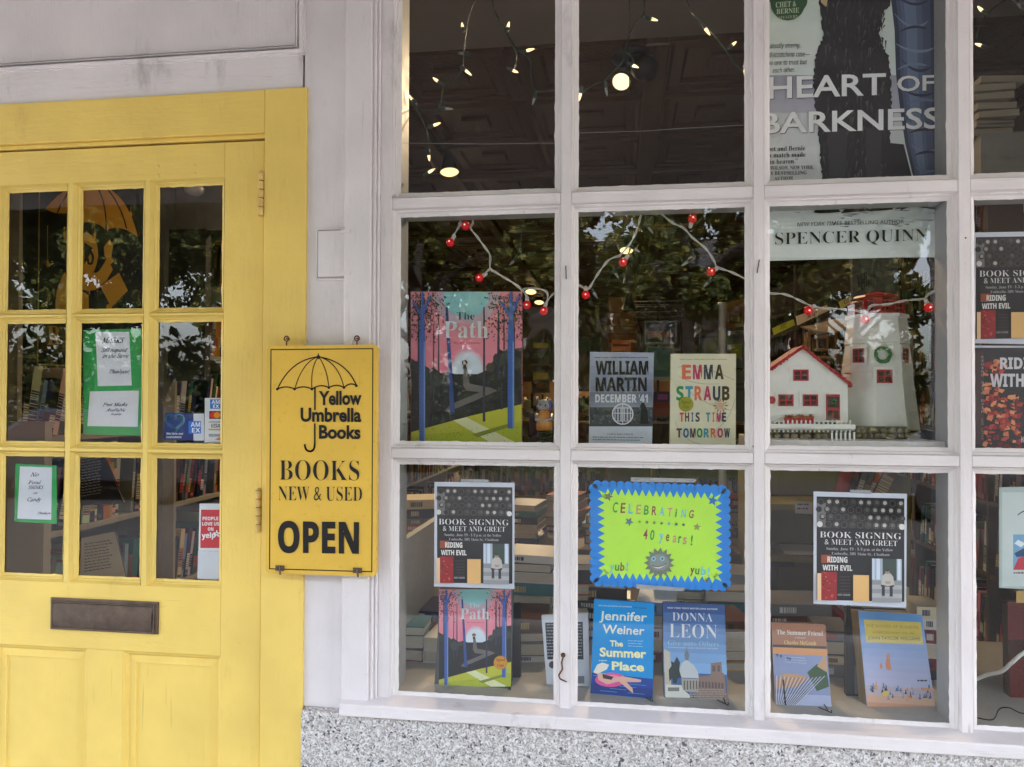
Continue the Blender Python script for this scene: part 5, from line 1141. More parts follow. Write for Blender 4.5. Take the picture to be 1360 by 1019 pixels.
# cat on a spring
cat = thing('cat_figurine', 'grey cat figurine in an orange dress on a black spring beside the path print', 'figurine', tuple(PY(723, 588, .11)))
YCt = .115
def pc(x, y): return PY(x, y, YCt)
px_ = (pc(733, 540) - pc(723, 540)).length / 10
m = MB(); m.lathe(pc(723, 571.5), (0, 0, 1), [(0, .012 * 0), (.0, 13 * px_), (8 * px_, 14 * px_), (20 * px_, 11 * px_), (27 * px_, 7 * px_), (29 * px_, 0)], 18, sq=.8); m.build('dress', figm_orange, cat, smooth=True)
m = MB(); h_ = pc(722, 539); m.ball(h_, 9.6 * px_, 8.5 * px_, 8.6 * px_, 16, 12); m.ball(h_ + V(0, -7.5 * px_, -2.5 * px_), 4.2 * px_, 3 * px_, 3 * px_, 10, 8)
for sx_ in (-1, 1): m.lathe(h_ + V(sx_ * 6.2 * px_, 0, 5 * px_), (sx_ * .35, 0, 1), [(0, 4.2 * px_), (4 * px_, 2.6 * px_), (8 * px_, 0)], 8, sq=.5)
m.build('head', figm_grey, cat, smooth=True)
m = MB()
for sx_ in (-1, 1): m.ball(h_ + V(sx_ * 3.4 * px_, -8.2 * px_, .8 * px_), 1.1 * px_, .6 * px_, 1.1 * px_, 8, 6)
m.ball(h_ + V(0, -10.4 * px_, -1.6 * px_), .9 * px_, .5 * px_, .6 * px_, 6, 5); m.build('eyes_and_nose', blackm, cat, smooth=True)
m = MB(); m.ball(h_ + V(6.5 * px_, 2 * px_, 1 * px_), 6.5 * px_, 7 * px_, 8.2 * px_, 12, 8); m.build('bonnet', figm_blue, cat, smooth=True)
m = MB()
for sx_ in (-1, 1): m.tube([pc(723 + sx_ * 10, 551), pc(723 + sx_ * 9.5, 557) + V(0, -.015, 0), pc(723 + sx_ * 1.5, 559) + V(0, -.020, 0)], 2.6 * px_, 8, taper=[1.1, 1, .8])
m.ball(pc(723, 559) + V(0, -.021, 0), 2.6 * px_, 2.2 * px_, 2.2 * px_, 8, 6); m.build('arms', figm_grey, cat, smooth=True)
m = MB(); m.ball(pc(724, 566) + V(0, -.018, 0), 3.2 * px_, 2 * px_, 3 * px_, 8, 6); m.build('apple', simple('ochre', (.55, .36, .10), .4), cat, smooth=True)
m = MB(); m.tube([pc(723, 589) + V(9 * px_ * math.cos(i * .6), 9 * px_ * math.sin(i * .6), i * .26 * px_) for i in range(70)], .9 * px_, 5); m.build('spring', blackm, cat, smooth=True)
m = MB(); a_ = pc(706, 588.5); b_ = pc(716, 548); m.box(a_.x - .01, b_.x, YCt + .03, YCt + .05, a_.z, b_.z); m.build('purple_card', simple('purple_card', (.03, .02, .06), .7), cat)

# ================================================================== INSIDE THE SHOP
CZ = 3.0; XW0, XW1, YB = -2.30, 2.05, 11.0
zfl = ZS[2][0] + .0005
def struct(name, m, mat, parent=None, **k): return tag(m.build(name, mat, parent, **k), kind='structure')
m = MB(); m.box(XW0, XW1, .02, YB, -.05, .018); struct('shop_floor', m, carpet)
wl = thing('interior_walls', 'dim plastered interior walls enclosing the long bookshop room', 'walls', (0, 5, 0), kind='structure')
for i, (a, b, c, d) in enumerate(((XW0 - .12, XW0, .02, YB), (XW1, XW1 + .12, .02, YB), (XW0 - .12, XW1 + .12, YB + .0005, YB + .12))):
    m = MB(); m.box(a, b, c, d, 0, CZ + .1); m.build('wall_panel', plaster, wl)
# grey ceiling over the display, tin beyond
m = MB(); m.box(XW0, XW1, .03, 1.345, 2.985, 3.08); dc = struct('display_ceiling', m, greyplaster)
tc = thing('tin_ceiling', 'dark brown pressed tin ceiling of square panels and beams', 'ceiling', (0, 5, CZ), kind='structure')
m = MB(); m.box(XW0, XW1, 1.3455, YB, CZ + .03, CZ + .10); m.build('ceiling_board', tin, tc)
pw = .61; m = MB()
for (i0, i1, z0, z1) in ((.0, .03, 0, -.012), (.03, .06, -.012, -.012), (.06, .075, -.012, -.002), (.075, .12, -.002, -.002), (.12, .135, -.002, .012), (.135, .17, .012, .012)):
    def sq(i, z): return [(i, i, z), (pw - i, i, z), (pw - i, pw - i, z), (i, pw - i, z)]
    A, B = sq(i0, z0), sq(i1, z1)
    for j in range(4): k_ = (j + 1) % 4; m.face([A[j], B[j], B[k_], A[k_]])
C = [(.17, .17, .012), (pw - .17, .17, .012), (pw - .17, pw - .17, .012), (.17, pw - .17, .012)]; m.face(C[::-1])
c_ = pw / 2
m.ob((c_ - .07, c_ - .07, -.004), (.14, 0, 0), (0, .14, 0), (0, 0, .015))
first = m.build('tin_panel', tin, tc); first.location = (XW0, 1.36, CZ)
for ix in range(8):
    for iy in range(16):
        if ix == iy == 0: continue
        x, y = XW0 + ix * pw, 1.36 + iy * pw
        if x + pw > XW1 + .3 or y + pw > YB + .1: continue
        o = first.copy(); COL.objects.link(o); o.location = (x, y, CZ)
for (x, r_) in ((XW0 + pw * 2, .035), (XW0 + pw * 4, .05), (XW0 + pw * 6, .035)):
    m = MB(); m.box(x - r_, x + r_, 1.346, YB, CZ - .045, CZ + .012); m.build('beam', tin, tc, bevel=.008)
for y in (3.19, 5.02, 6.85, 8.68):
    m = MB(); m.box(XW0, XW1, y - .04, y + .04, CZ - .040, CZ + .010); m.build('cross_beam', tin, tc, bevel=.008)
# display floor, its side boards, middle shelves
bx('display_floor', floor_in, win, XS[0] - .04, XS[7] + .04, .0045, .62, zfl - .03, zfl - .0005, 0)
bx('display_front_board', grey_in, win, XS[0] - .04, XS[7] + .04, .5, .62, .1, zfl - .0305, 0)
bx('side_wall_board', grey_in, win, XS[0] - .06, XS[0] - .0402, .079, .60, zfl - .03, zbot + .33, 0)
zsh = ZS[1][0] - .006
bx('middle_shelf', grey_in, win, XS[0], XS[3] + .02, .03, .16, zsh - .014, zsh, .001)
bx('middle_shelf', putty, win, XS[4] - .02, XS[5], .022, .30, zsh - .006, Pm(1178, 583.2).z, .001)
bx('middle_shelf', grey_in, win, XS[6], XS[7], .0265, .20, zsh - .014, zsh, .001)

# ---- books
PAL = [('black', (.012, .012, .014)), ('navy', rgb(28, 38, 84)), ('dark red', rgb(118, 22, 28)), ('cream', rgb(212, 200, 168)), ('orange', rgb(205, 110, 42)), ('forest green', rgb(28, 78, 48)), ('white', rgb(215, 214, 210)),
       ('teal', rgb(32, 110, 118)), ('brown', rgb(96, 62, 40)), ('pale blue', rgb(125, 155, 196)), ('grey', rgb(118, 118, 120)), ('mustard', rgb(198, 158, 50)), ('purple', rgb(72, 44, 96)), ('pink', rgb(198, 110, 130))]
used = set()
def uniq(l):
    if l not in used: used.add(l); return l
    for w in ('slim', 'thick', 'tall', 'short', 'worn', 'upright', 'leaning', 'shiny', 'plain'):
        t = l.replace('book', w + ' book', 1)
        if t not in used: used.add(t); return t
    for w in ('low', 'high', 'deep', 'shallow', 'old', 'new', 'dull', 'clean'):
        for w2 in ('slim', 'thick', 'tall', 'short', 'worn', 'leaning'):
            t = l.replace('book', w + ' ' + w2 + ' book', 1)
            if t not in used: used.add(t); return t
    used.add(l); return l
def one_book(mb, o, L, T, Hh, col, acc, kind='spine'):
    """book: o lower front corner; T thickness vector, L depth vector (spine at o side), Hh height vector; pages as second material"""
    o, L, T, Hh = Vector(o), Vector(L), Vector(T), Vector(Hh); t = T.normalized() * .002; u = Hh.normalized() * .004; l = L.normalized() * .004
    mb.ob(o, t, L, Hh, col, 0); mb.ob(o + T - t, t, L, Hh, col, 0)
    mb.ob(o + t, T - 2 * t, l * .5, Hh, col, 0)
    mb.ob(o + t + u + l, T - 2 * t, L - 2 * l, Hh - 2 * u, (.9, .87, .8), 1)
    # printed bands on the spine
    nrm = -L.normalized() * .0004
    for (h0, h1, c) in acc:
        mb.face([o + nrm + Hh * h0 + t * .6, o + nrm + T - t * .6 + Hh * h0, o + nrm + T - t * .6 + Hh * h1, o + nrm + t * .6 + Hh * h1], c, 0)
def rand_bands(r_, dark):
    c = r_.choice([(.6, .58, .5), (.5, .4, .15), (.7, .7, .7), (.02, .02, .02), rgb(180, 60, 40)]) if dark else r_.choice([(.03, .03, .04), rgb(120, 30, 30), rgb(30, 50, 100)])
    out = []
    h = r_.uniform(.12, .25)
    for i in range(r_.randint(5, 11)):
        w = r_.uniform(.012, .05); out.append((h, min(h + w, .93), c)); h += w + .012
        if h > .82: break
    if r_.random() < .4: out.append((.04, .09, r_.choice(PAL)[1]))
    return out
ln_books = 0
def shelf_books(r_, axis, fixed, a0, a1, z, depth, face, where, case, loose=None, lean=.0, hmax=.25, dark=.5, individual=True, grp=None):
    """books along one shelf. axis 'y': shelf runs in Y, spines face +-X (face); axis 'x': shelf runs in X, spines face -Y."""
    p = a0; prev = None; row = []
    while p < a1 - .05:
        if r_.random() < .03: p += r_.uniform(.03, .09); continue
        t = r_.choice([.018, .022, .026, .03, .034, .04, .028]) * r_.uniform(.85, 1.15); h = r_.uniform(.185, hmax); nm, c = r_.choices(PAL, [6, 4, 4, 3, 2, 2, 3, 2, 3, 2, 2, 1, 1, 1])[0]
        c = tuple(min(1, q * r_.uniform(.75, 1.2)) for q in c); row.append((p, t, h, nm, c)); p += t + .0006
    for i, (p, t, h, nm, c) in enumerate(row):
        an = lean * (.55 + .45 * math.sin(i * .31)) + r_.uniform(-.015, .015)
        dd = depth * r_.uniform(.6, .8); dz = V(0, 0, 1)
        if axis == 'y':
            ay = V(0, 1, 0); L = V(-face, 0, 0) * dd; o = V(fixed - face * r_.uniform(.0, .012), p, z)
        else:
            ay = V(1, 0, 0); L = V(0, 1, 0) * dd; o = V(p, fixed + r_.uniform(0, .012), z)
        Hh = (dz * math.cos(an) + ay * math.sin(an)) * h; T = (ay * math.cos(an) - dz * math.sin(an)) * t
        if math.sin(an) > 0: o = o + V(0, 0, t * math.sin(an))
        acc = rand_bands(r_, sum(c) < .9)
        if individual:
            mb = MB(); one_book(mb, V(0, 0, 0), L, T, Hh, c, acc)
            b = mb.build('shelved_book', [pr_gloss, pages], None, colour=True); b.location = o
            l_ = row[i - 1][3] if i else 'the upright'; r2_ = row[i + 1][3] if i + 1 < len(row) else 'the end board'
            lb = f'{nm} book on {where} between {l_} and {r2_}' if i and i + 1 < len(row) else f'{nm} book at one end of {where}'
            tag(b, uniq(lb), 'book', grp)
        else: one_book(loose, o, L, T, Hh, c, acc)
def bookcase(label, axis, fixed, a0, a1, shelves, depth, face, mat, ztop_, cat='bookcase', back=True, zb=.02):
    c = (fixed, (a0 + a1) / 2, 0) if axis == 'y' else ((a0 + a1) / 2, fixed, 0)
    root = thing('bookcase', label, cat, c)
    def B(n_, p0, p1, d0, d1, z0, z1):
        if axis == 'y':
            xs_ = sorted((fixed - face * d0, fixed - face * d1)); bx(n_, mat, root, xs_[0], xs_[1], p0, p1, z0, z1, .002)
        else: bx(n_, mat, root, p0, p1, fixed + d0, fixed + d1, z0, z1, .002)
    n_ = max(1, round((a1 - a0) / .95)); w = (a1 - a0) / n_
    for i in range(n_ + 1): B('upright', a0 + w * i - .011, a0 + w * i + .011, -.004, depth, zb, ztop_)
    for z in shelves:
        for i in range(n_): B('shelf', a0 + w * i + .0115, a0 + w * (i + 1) - .0115, .0, depth - .001, z - .022, z)
    B('back_board', a0 - .011, a1 + .011, depth + .0005, depth + .010, zb, ztop_)
    return root, n_, w
rb = random.Random(21)
shl = [.34, .70, 1.06, 1.40, 1.74, 2.08]
nmz = {.70: 'low shelf', 1.06: 'middle shelf', 1.40: 'high shelf', 1.74: 'x', 2.08: 'x'}
root, n_, w = bookcase('long cream bookcase along the left wall running from the door to the back', 'y', -2.0, .55, 10.6, shl, .27, 1, shelf_paint, 2.4)
loose = MB()
for i in range(n_):
    for z in shl:
        y0, y1 = .55 + w * i + .015, .55 + w * (i + 1) - .015
        ind = i < 2 and z in (.70, 1.06, 1.40)
        shelf_books(rb, 'y', -2.0, y0, y1, z + .001, .24, 1, ('near ' if i == 0 else 'far ') + nmz.get(z, 'shelf') + ' behind the door', root, loose, .22 if i < 2 else .08, .27, individual=ind, grp='books shelved on the left wall')
tag(loose.build('shelved_books', [pr_gloss, pages], root, colour=True), 'rows of distant shelved books', kind='stuff')
shr = [.34, .70, 1.05, 1.38, 1.70, 2.02, 2.36]
root, n_, w = bookcase('long dark bookcase along the right wall with a hardcover sign', 'y', 1.74, 1.3, 10.6, shr, .27, -1, dark_wood, 2.6)
loose = MB(); nr = {1.70: 'upper right wall shelf', 1.38: 'lower right wall shelf', 2.02: 'x'}
for i in range(n_):
    for z in shr:
        y0, y1 = 1.3 + w * i + .015, 1.3 + w * (i + 1) - .015
        ind = 1 <= i <= 2 and z in nr and z != 2.02
        shelf_books(rb, 'y', 1.74, y0, y1, z + .001, .24, -1, ('near ' if i == 1 else 'far ') + nr.get(z, 'shelf'), root, loose, -.12, .26, individual=ind, grp='books shelved on the right wall')
tag(loose.build('shelved_books', [pr_gloss, pages], root, colour=True), 'rows of distant shelved books', kind='stuff')
# hardcover sign on the right bookcase
o1 = PXp(1203, 385, 1.73); o2 = PXp(1262, 353, 1.73)
m = MB(); m.box(1.722, 1.734, o1.y - 1.0, o1.y + .05, o1.z - .01, o1.z + .15); hs = m.build('sign_board', mid_wood, None); tag(hs, 'brown hardcover section sign on the right hand bookcase', 'sign')
ha = Art(V(1.7215, 0, 0), V(-1, 0, 0)); ha.text('HARDCOVER', 1205.5, 1268, 369, 383, (.62, .60, .52), 'R', dy=-24); ha.build('lettering', pr_matte, hs, colour=True)
# olive low bookcase facing the window
ox0, ox1 = PY(1000, 650, .95).x, PY(1205, 650, .95).x
zs_o = [PY(1100, 740, .95).z, PY(1100, 671, .95).z]
root, n_, w = bookcase('olive green low bookcase facing the window with a few leaning books on its top shelf', 'x', .95, ox0, ox1, [zs_o[0] - .28] + zs_o, .26, -1, olive, PY(1100, 631, .95).z, zb=.02)
shelf_books(rb, 'x', .955, PY(1122, 650, .95).x, PY(1186, 650, .95).x, zs_o[1] + .001, .2, -1, 'the top shelf of the olive bookcase', root, None, .45, .17, individual=True, grp='books leaning in the olive bookcase')
a = sheet('shelf_price_note', 'small white handwritten note on the edge of the olive bookcase', 'note', [(1056, 666), (1079, 667), (1079, 683), (1056, 682)], .944, base=(.5, .5, .52)); a.hatch(1059, 1076, 669, 680, 2, (.1, .1, .2), .4); fin(a)
m = MB(); p0_, p1_ = PY(1040, 731, .99), PY(1094, 733, .99); m.hexa([(p0_.x, .97, zs_o[0] + .001), (p1_.x, .97, zs_o[0] + .001), (p1_.x, .97, zs_o[0] + .012), (p0_.x, .97, zs_o[0] + .012), (p0_.x, 1.1, zs_o[0] + .001), (p1_.x, 1.1, zs_o[0] + .001), (p1_.x, 1.1, zs_o[0] + .012), (p0_.x, 1.1, zs_o[0] + .012)], (.6, .58, .5)); tag(m.build('flat_booklet', pr_matte, colour=True), 'thin cream booklet lying flat on the middle shelf of the olive bookcase', 'booklet')
# ---- piles of books lying on the back of the display floor
def pile(pxc, ybase, Y, n, wd, where, cols=None, yaw=0, dpt=.16, grp='book piles at the back of the display floor', z0=None):
    p = PY(pxc, ybase, Y); z = z0 if z0 else max(p.z, zfl) if Y < .62 else p.z; r_ = random.Random(int(pxc * 7 + ybase))
    for i in range(n):
        t = r_.uniform(.018, .038); w_ = wd * r_.uniform(.85, 1.05); d_ = dpt * r_.uniform(.85, 1.05); nm, c = r_.choice(PAL if not cols else [q for q in PAL if q[0] in cols])
        an = yaw + r_.uniform(-.14, .14); ax = V(math.cos(an), math.sin(an), 0); ay = V(-math.sin(an), math.cos(an), 0)
        mb = MB(); o = -ax * w_ / 2; u = V(0, 0, .002)
        mb.ob(o, ax * w_, ay * d_, u, c, 0); mb.ob(o + V(0, 0, t - .002), ax * w_, ay * d_, u, c, 0); mb.ob(o + u, ax * .002, ay * d_, V(0, 0, t - .004), c, 0)
        mb.ob(o + u + ax * .004 + ay * .003, ax * (w_ - .008), ay * (d_ - .006), V(0, 0, t - .004), (1, 1, 1), 1)
        if r_.random() < .5:
            mb.ob(o - ay * .001, ax * w_, ay * .0018, V(0, 0, t), c, 0); ct = rand_bands(r_, sum(c) < .9)
            for (h0, h1, cc) in ct[:7]: mb.face([o - ay * .0014 + ax * w_ * h0 + V(0, 0, t * .25), o - ay * .0014 + ax * w_ * h1 + V(0, 0, t * .25), o - ay * .0014 + ax * w_ * h1 + V(0, 0, t * .75), o - ay * .0014 + ax * w_ * h0 + V(0, 0, t * .75)], cc, 0)
        b = mb.build('flat_book', [pr_gloss, pages], None, colour=True); b.location = (p.x + r_.uniform(-.006, .006), Y + r_.uniform(0, .01), z)
        pos = 'bottom' if i == 0 else 'top' if i == n - 1 else ['second', 'third', 'fourth', 'fifth', 'sixth', 'seventh', 'eighth', 'ninth'][i - 1] + ' lowest'
        tag(b, uniq(f'{nm} book {pos} of pile {where}'), 'book', grp); z += t + .0008
LT = ['cream', 'white', 'grey', 'brown', 'black', 'navy', 'dark red', 'teal', 'orange', 'pale blue']
pile(541, 888, .20, 3, .075, 'at the far left', LT, 0, .12); pile(572, 889, .20, 2, .05, 'just left of the small path book', ['cream', 'white'], .05, .12)
pile(563, 872, .34, 3, .12, 'behind the small path book', LT); pile(706, 889, .24, 4, .10, 'between path book and white card', ['cream', 'grey', 'white', 'brown'], .1)
pile(700, 868, .40, 8, .15, 'rising behind the white card', LT); pile(752, 872, .44, 6, .14, 'behind the first muntin', LT, .1)
pile(795, 866, .45, 7, .17, 'behind the bright blue novel', ['cream', 'grey', 'white', 'black'], -.05, .15); pile(874, 900, .30, 5, .10, 'between the two blue novels', LT); pile(905, 864, .47, 8, .16, 'behind the domed church novel', LT, .08)
pile(978, 902, .26, 5, .08, 'right of the domed church novel', ['brown', 'cream', 'white', 'mustard'], .1, .14); pile(972, 866, .45, 7, .15, 'deep in the second pane', LT)
pile(1112, 907, .25, 4, .09, 'between the memoir and the pale history', ['cream', 'brown', 'black', 'grey'], .05, .14); pile(1060, 862, .46, 5, .20, 'behind the glossy memoir', ['black', 'grey', 'brown'], 0)
pile(1240, 905, .26, 6, .07, 'beside the pale history', ['cream', 'dark red', 'white', 'black'], 0, .12); pile(1170, 862, .48, 6, .18, 'behind the pale blue history', LT)
# top right pane: box with white paperbacks
a_, b_ = PY(1303, 236, .32), PY(1375, 174, .32)
bx_ = MB(); bx_.box(a_.x, b_.x, .32, .50, a_.z, b_.z); tag(bx_.build('grey_box', simple('grey_card', (.20, .20, .19), .7)), 'plain grey box under the pale paperbacks in the top right pane', 'box')
zz0 = b_.z; r_ = random.Random(8); spec = [(1290, 1344), (1297, 1350), (1300, 1352), (1298, 1352), (1293, 1345), (1294, 1348), (1303, 1366)]
for i, (q0, q1) in enumerate(spec):
    y = 170 - i * 12.0; A_, B_ = PY(q0, y, .34), PY(q1, y, .34); mb = MB(); t = .0165; mb.ob((A_.x, .34, zz0), ((B_.x - A_.x), r_.uniform(-.01, .012), 0), (0, .15, 0), (0, 0, t), rgb(150, 142, 125))
    mb.ob((A_.x + .003, .3395, zz0 + .004), ((B_.x - A_.x) * .9, 0, 0), (0, .001, 0), (0, 0, .005), rgb(110, 100, 90)) if i % 3 == 1 else None
    pos = ['bottom', 'second from the bottom', 'third from the bottom', 'middle', 'third from the top', 'second from the top', 'top'][i]
    tag(mb.build('pale_paperback', pr_matte, None, colour=True), f'pale paperback lying {pos} of the pile in the top right pane', 'book', 'pale paperbacks piled on the grey box'); zz0 += t + .0065
tp = MB(); tp.box(PY(1296, 170, .5).x, PY(1380, 170, .5).x, .5005, .52, 1.0, CZ - .02); 
bx('shelf_stand', dark_wood, win, PY(1300, 170, .33).x, PY(1378, 170, .33).x, .318, .55, a_.z - .02, a_.z - .0005)
bx('shelf_stand', dark_wood, win, PY(1300, 170, .33).x + .05, PY(1378, 170, .33).x, .40, .42, ZS[1][0], a_.z - .0205)
# white back-cover book leaning, dark book behind the small picture book, acrylic stand
a = book('white backed book with a column of small black print, half behind the first muntin', [(719, 818), (781, 815), (783, 912), (726, 909)], .10, lean=R(9), thick=.024, base=rgb(205, 210, 222), spine=rgb(210, 212, 220))
a.poly([(724, 827), (739, 827), (741, 876), (727, 876)], rgb(40, 44, 52)); a.poly([(766, 826), (774, 826), (775, 876), (766, 876)], rgb(40, 44, 52)); a.hatch(726, 738, 829, 875, 11, rgb(150, 155, 165), .3); a.hatch(744, 763, 829, 895, 14, rgb(90, 95, 105), .3); a.hatch(766.5, 773, 829, 874, 11, rgb(150, 155, 165), .3); a.disc(734, 883, 5, rgb(70, 60, 60)); a.rect(752, 898, 776, 908, rgb(120, 125, 135)); finb(a)
a = book('black book standing behind the small picture book', [(664, 801), (690, 801), (691, 900), (667, 900)], .12, lean=R(10), thick=.02, base=rgb(30, 31, 36), spine=rgb(20, 20, 22)); finb(a)
a = book('dark book in a clear stand left of the pale history', [(1124, 806), (1148, 808), (1150, 925), (1124, 924)], .135, lean=R(9), thick=.02, base=rgb(58, 60, 66), spine=rgb(60, 60, 66)); a.rect(1135, 884, 1145, 922, rgb(120, 122, 128)); finb(a)
a = book('black book behind the glossy memoir', [(1024, 800), (1078, 806), (1092, 932), (1040, 930)], .115, lean=R(9), thick=.02, base=rgb(60, 50, 46), spine=rgb(20, 20, 22)) if False else None
for i, (x0_, y0_, lab) in enumerate(((866, 929, 'the bright blue novel'), (966, 934, 'the domed church novel'), (678, 914, 'the small picture book'), (1103, 944, 'the glossy memoir'))):
    m = MB(); p = PZ(x0_, y0_ + 1, zfl + .003); m.tube([p + V(-.02, .02, .0), p + V(-.004, 0, 0), p + V(.001, -.006, 0), p + V(.001, -.007, .006)], .0012, 6); m.tube([p + V(-.004, 0, 0), p + V(-.004, .05, 0), p + V(-.004, .09, .03)], .0012, 6)
    tag(m.build('wire_book_stand', blackm, smooth=True), f'small black wire stand holding {lab}', 'book stand', 'wire book stands')
# white cable in the right hand bottom pane, thin black wire
m = MB(); m.tube(smooth_path([PY(1290, 905, .12), PY(1312, 896, .10), PY(1330, 892, .08), PY(1344, 880, .06), PY(1362, 866, .06), PY(1400, 850, .08), PY(1460, 846, .12)], 6), .0042, 8); tag(m.build('white_cable', wire_white, smooth=True), 'thick white cable sagging across the bottom right pane', 'cable')
m = MB(); m.tube(smooth_path([PZ(1292, 952, zfl + .002), PZ(1318, 956, zfl + .002), PZ(1327, 942, zfl + .002), PZ(1340, 940, zfl + .012), PZ(1362, 948, zfl + .002), PZ(1400, 940, zfl + .002)], 6), .0014, 6); tag(m.build('thin_black_wire', blackm, smooth=True), 'thin black wire lying on the display floor of the bottom right pane', 'wire')
a = book('dark red book leaning behind the car picture card', [(1338, 800), (1420, 800), (1424, 955), (1342, 950)], .18, lean=R(6), thick=.03, base=rgb(110, 36, 38), spine=rgb(60, 20, 20)); a.poly([(1338, 850), (1400, 850), (1400, 875), (1340, 875)], rgb(60, 20, 22)); finb(a)
a = sheet('brown_card', 'small tan card beside the white picture card', 'card', [(1350, 785), (1380, 784), (1380, 800), (1350, 801)], .05, base=rgb(185, 150, 90)); fin(a)

# ---- behind the door glass
a = sheet('yellow_figure_banner', 'black hanging board with a yellow line figure reading under an umbrella, behind the door', 'hanging board', [(30, 240), (193, 240), (193, 486), (30, 486)], .22, base=(.008, .008, .009), thick=.012)
YF_ = rgb(196, 138, 40); KK = (.008, .008, .009)
a.line([(52.5, 246), (50, 484)], 1.7, rgb(150, 120, 60)); a.line([(50, 484), (112, 487)], 2.2, rgb(170, 130, 60))
um = bez((60, 278), (82, 246), (122, 244), 14) + bez((122, 244), (168, 248), (183, 315), 14)[1:] + bez((183, 315), (160, 296), (141, 306), 6)[1:] + bez((141, 306), (128, 292), (110, 296), 6)[1:] + bez((110, 296), (96, 280), (76, 284), 6)[1:] + [(60, 278)]
a.poly(um, YF_)
for q in (((76, 284), (84, 262), (98, 247)), ((141, 306), (142, 270), (128, 246)), ((168, 303), (160, 270), (140, 248))): a.line(bez(*q), 1.8, KK)
a.poly(bez((110, 310), (120, 306), (128, 322), 8) + bez((128, 322), (134, 342), (124, 362), 8)[1:] + bez((124, 362), (132, 366), (142, 342), 6)[1:] + [(150, 358), (142, 372)] + bez((142, 372), (128, 392), (108, 384), 8)[1:] + [(92, 366), (100, 340)], YF_)
a.poly(bez((86, 362), (72, 385), (74, 412), 8) + [(118, 412), (118, 392), (104, 384)], YF_)
a.line(bez((112, 330), (128, 336), (122, 350), 8) + bez((122, 350), (116, 352), (117, 344), 5)[1:], 3.2, KK); a.poly([(112, 322), (124, 330), (112, 352)], KK)
a.poly([(138, 328), (146, 318), (150, 326), (148, 342), (152, 347), (146, 352), (139, 340)], YF_)
a.poly([(133, 380), (158, 362), (170, 386), (148, 408)], YF_); a.line([(133, 380), (158, 362)], 1, KK); a.disc(145, 408, 4, YF_); a.disc(143, 347, 3, YF_)
for i in range(5): a.disc(115 + i * 3.5, 374.5 - abs(i - 2) * .4, .8, KK)
for (x, y0_, y1_) in ((63.5, 300, 350), (86, 302, 312), (126, 300, 314), (174, 275, 286)): a.line([(x, y0_), (x, y1_ - 4)], .7, YF_); a.disc(x, y1_, 1.8, YF_, 5.2)
a.rect(55.5, 428, 89, 466, rgb(74, 58, 30)); a.text('B', 63, 80, 433, 458, rgb(190, 140, 50), 'S'); a.rect(58, 470, 84, 480, rgb(40, 34, 22)); a.text('BOOKS', 64, 80, 472, 478, rgb(120, 96, 50), 'T'); fin(a)
m = MB(); a_, b_ = PY(221, 506, .42), PY(273.5, 304, .42); m.box(a_.x, b_.x, .42, .45, a_.z, b_.z); tag(m.build('black_display_back', dark_board), 'tall plain black board behind the upper right door pane', 'board')
m = MB(); a_, b_ = PY(208, 700, .40), PY(220, 245, .40); m.box(a_.x, b_.x, .40, .46, .02, CZ - .001); a2_ = PY(305, 304, .45); m.box(b_.x, a2_.x, .455, .47, a2_.z, CZ - .001); tag(m.build('grey_partition', simple('dark_grey_partition', (.14, .135, .13), .6)), 'grey painted partition frame just inside the door', 'partition')
sl_ = PY(258, 254, .40); m = MB(); m.lathe(sl_ + V(0, 0, .012), (0, 0, -1), [(-.05, .012), (0, .026), (.004, .030), (.016, .027), (.026, .015), (.029, 0)], 16); sn = m.build('door_sensor', simple('white_plastic', (.45, .45, .44), .3), None, smooth=True); tag(sn, 'small round white sensor hanging at the top of the right door pane', 'sensor')
m = MB(); a_, b_ = PY(-60, 800, .30), PY(55, 490, .30); m.box(a_.x, PY(58, 700, .3).x, .30, .33, .6, PY(20, 560, .3).z); tag(m.build('grey_counter_side', shelf_paint), 'dull counter end low behind the left door panes', 'counter')
a = book('open backed book with a page of grey print behind the middle door pane', [(108, 715), (152, 706), (167, 770), (104, 790)], .50, lean=R(12), yaw=R(20), thick=.02, base=rgb(190, 186, 170), spine=rgb(120, 120, 120), group='books leaning behind the door'); a.hatch(112, 150, 722, 762, 10, (.08, .08, .09), .35, -6); finb(a)
a = book('black book with small white print on its back behind the middle door pane', [(106, 610), (138, 606), (165, 668), (104, 672)], .60, lean=R(8), yaw=R(20), thick=.02, base=rgb(24, 25, 28), spine=rgb(10, 10, 10), group='books leaning behind the door'); a.hatch(108, 136, 612, 662, 13, (.32, .32, .33), .35, -5); finb(a)

# ---- middle of the shop seen through the middle row
tb = thing('display_table', 'dark wooden display table in the middle of the shop seen through the centre panes', 'table', (0, 1.6, .02))
bx('table_top', dark_wood, tb, -.62, .62, 1.15, 2.1, .93, .97)
for (x, y) in ((-.56, 1.2), (.52, 1.2), (-.56, 2.0), (.52, 2.0)): bx('leg', dark_wood, tb, x, x + .05, y, y + .05, .02, .9295)
AL = ['dark red', 'navy', 'cream', 'brown', 'orange', 'teal', 'black', 'grey', 'white']
for (px_q, Yq, nq, wq, wh) in ((560, 1.25, 5, .16, 'at the left table end'), (620, 1.4, 4, .17, 'near the left table end'), (690, 1.22, 6, .15, 'behind the left flyer'), (745, 1.5, 5, .16, 'left of the table middle'), (800, 1.25, 4, .16, 'in the table middle'), (870, 1.45, 6, .16, 'right of the table middle'), (935, 1.22, 5, .16, 'near the right table end'), (985, 1.5, 5, .15, 'at the right table end')):
    pile(px_q, 700, Yq, nq, wq, wh, AL, rng.uniform(-.3, .3), .2, 'book piles on the display table', z0=.9705)
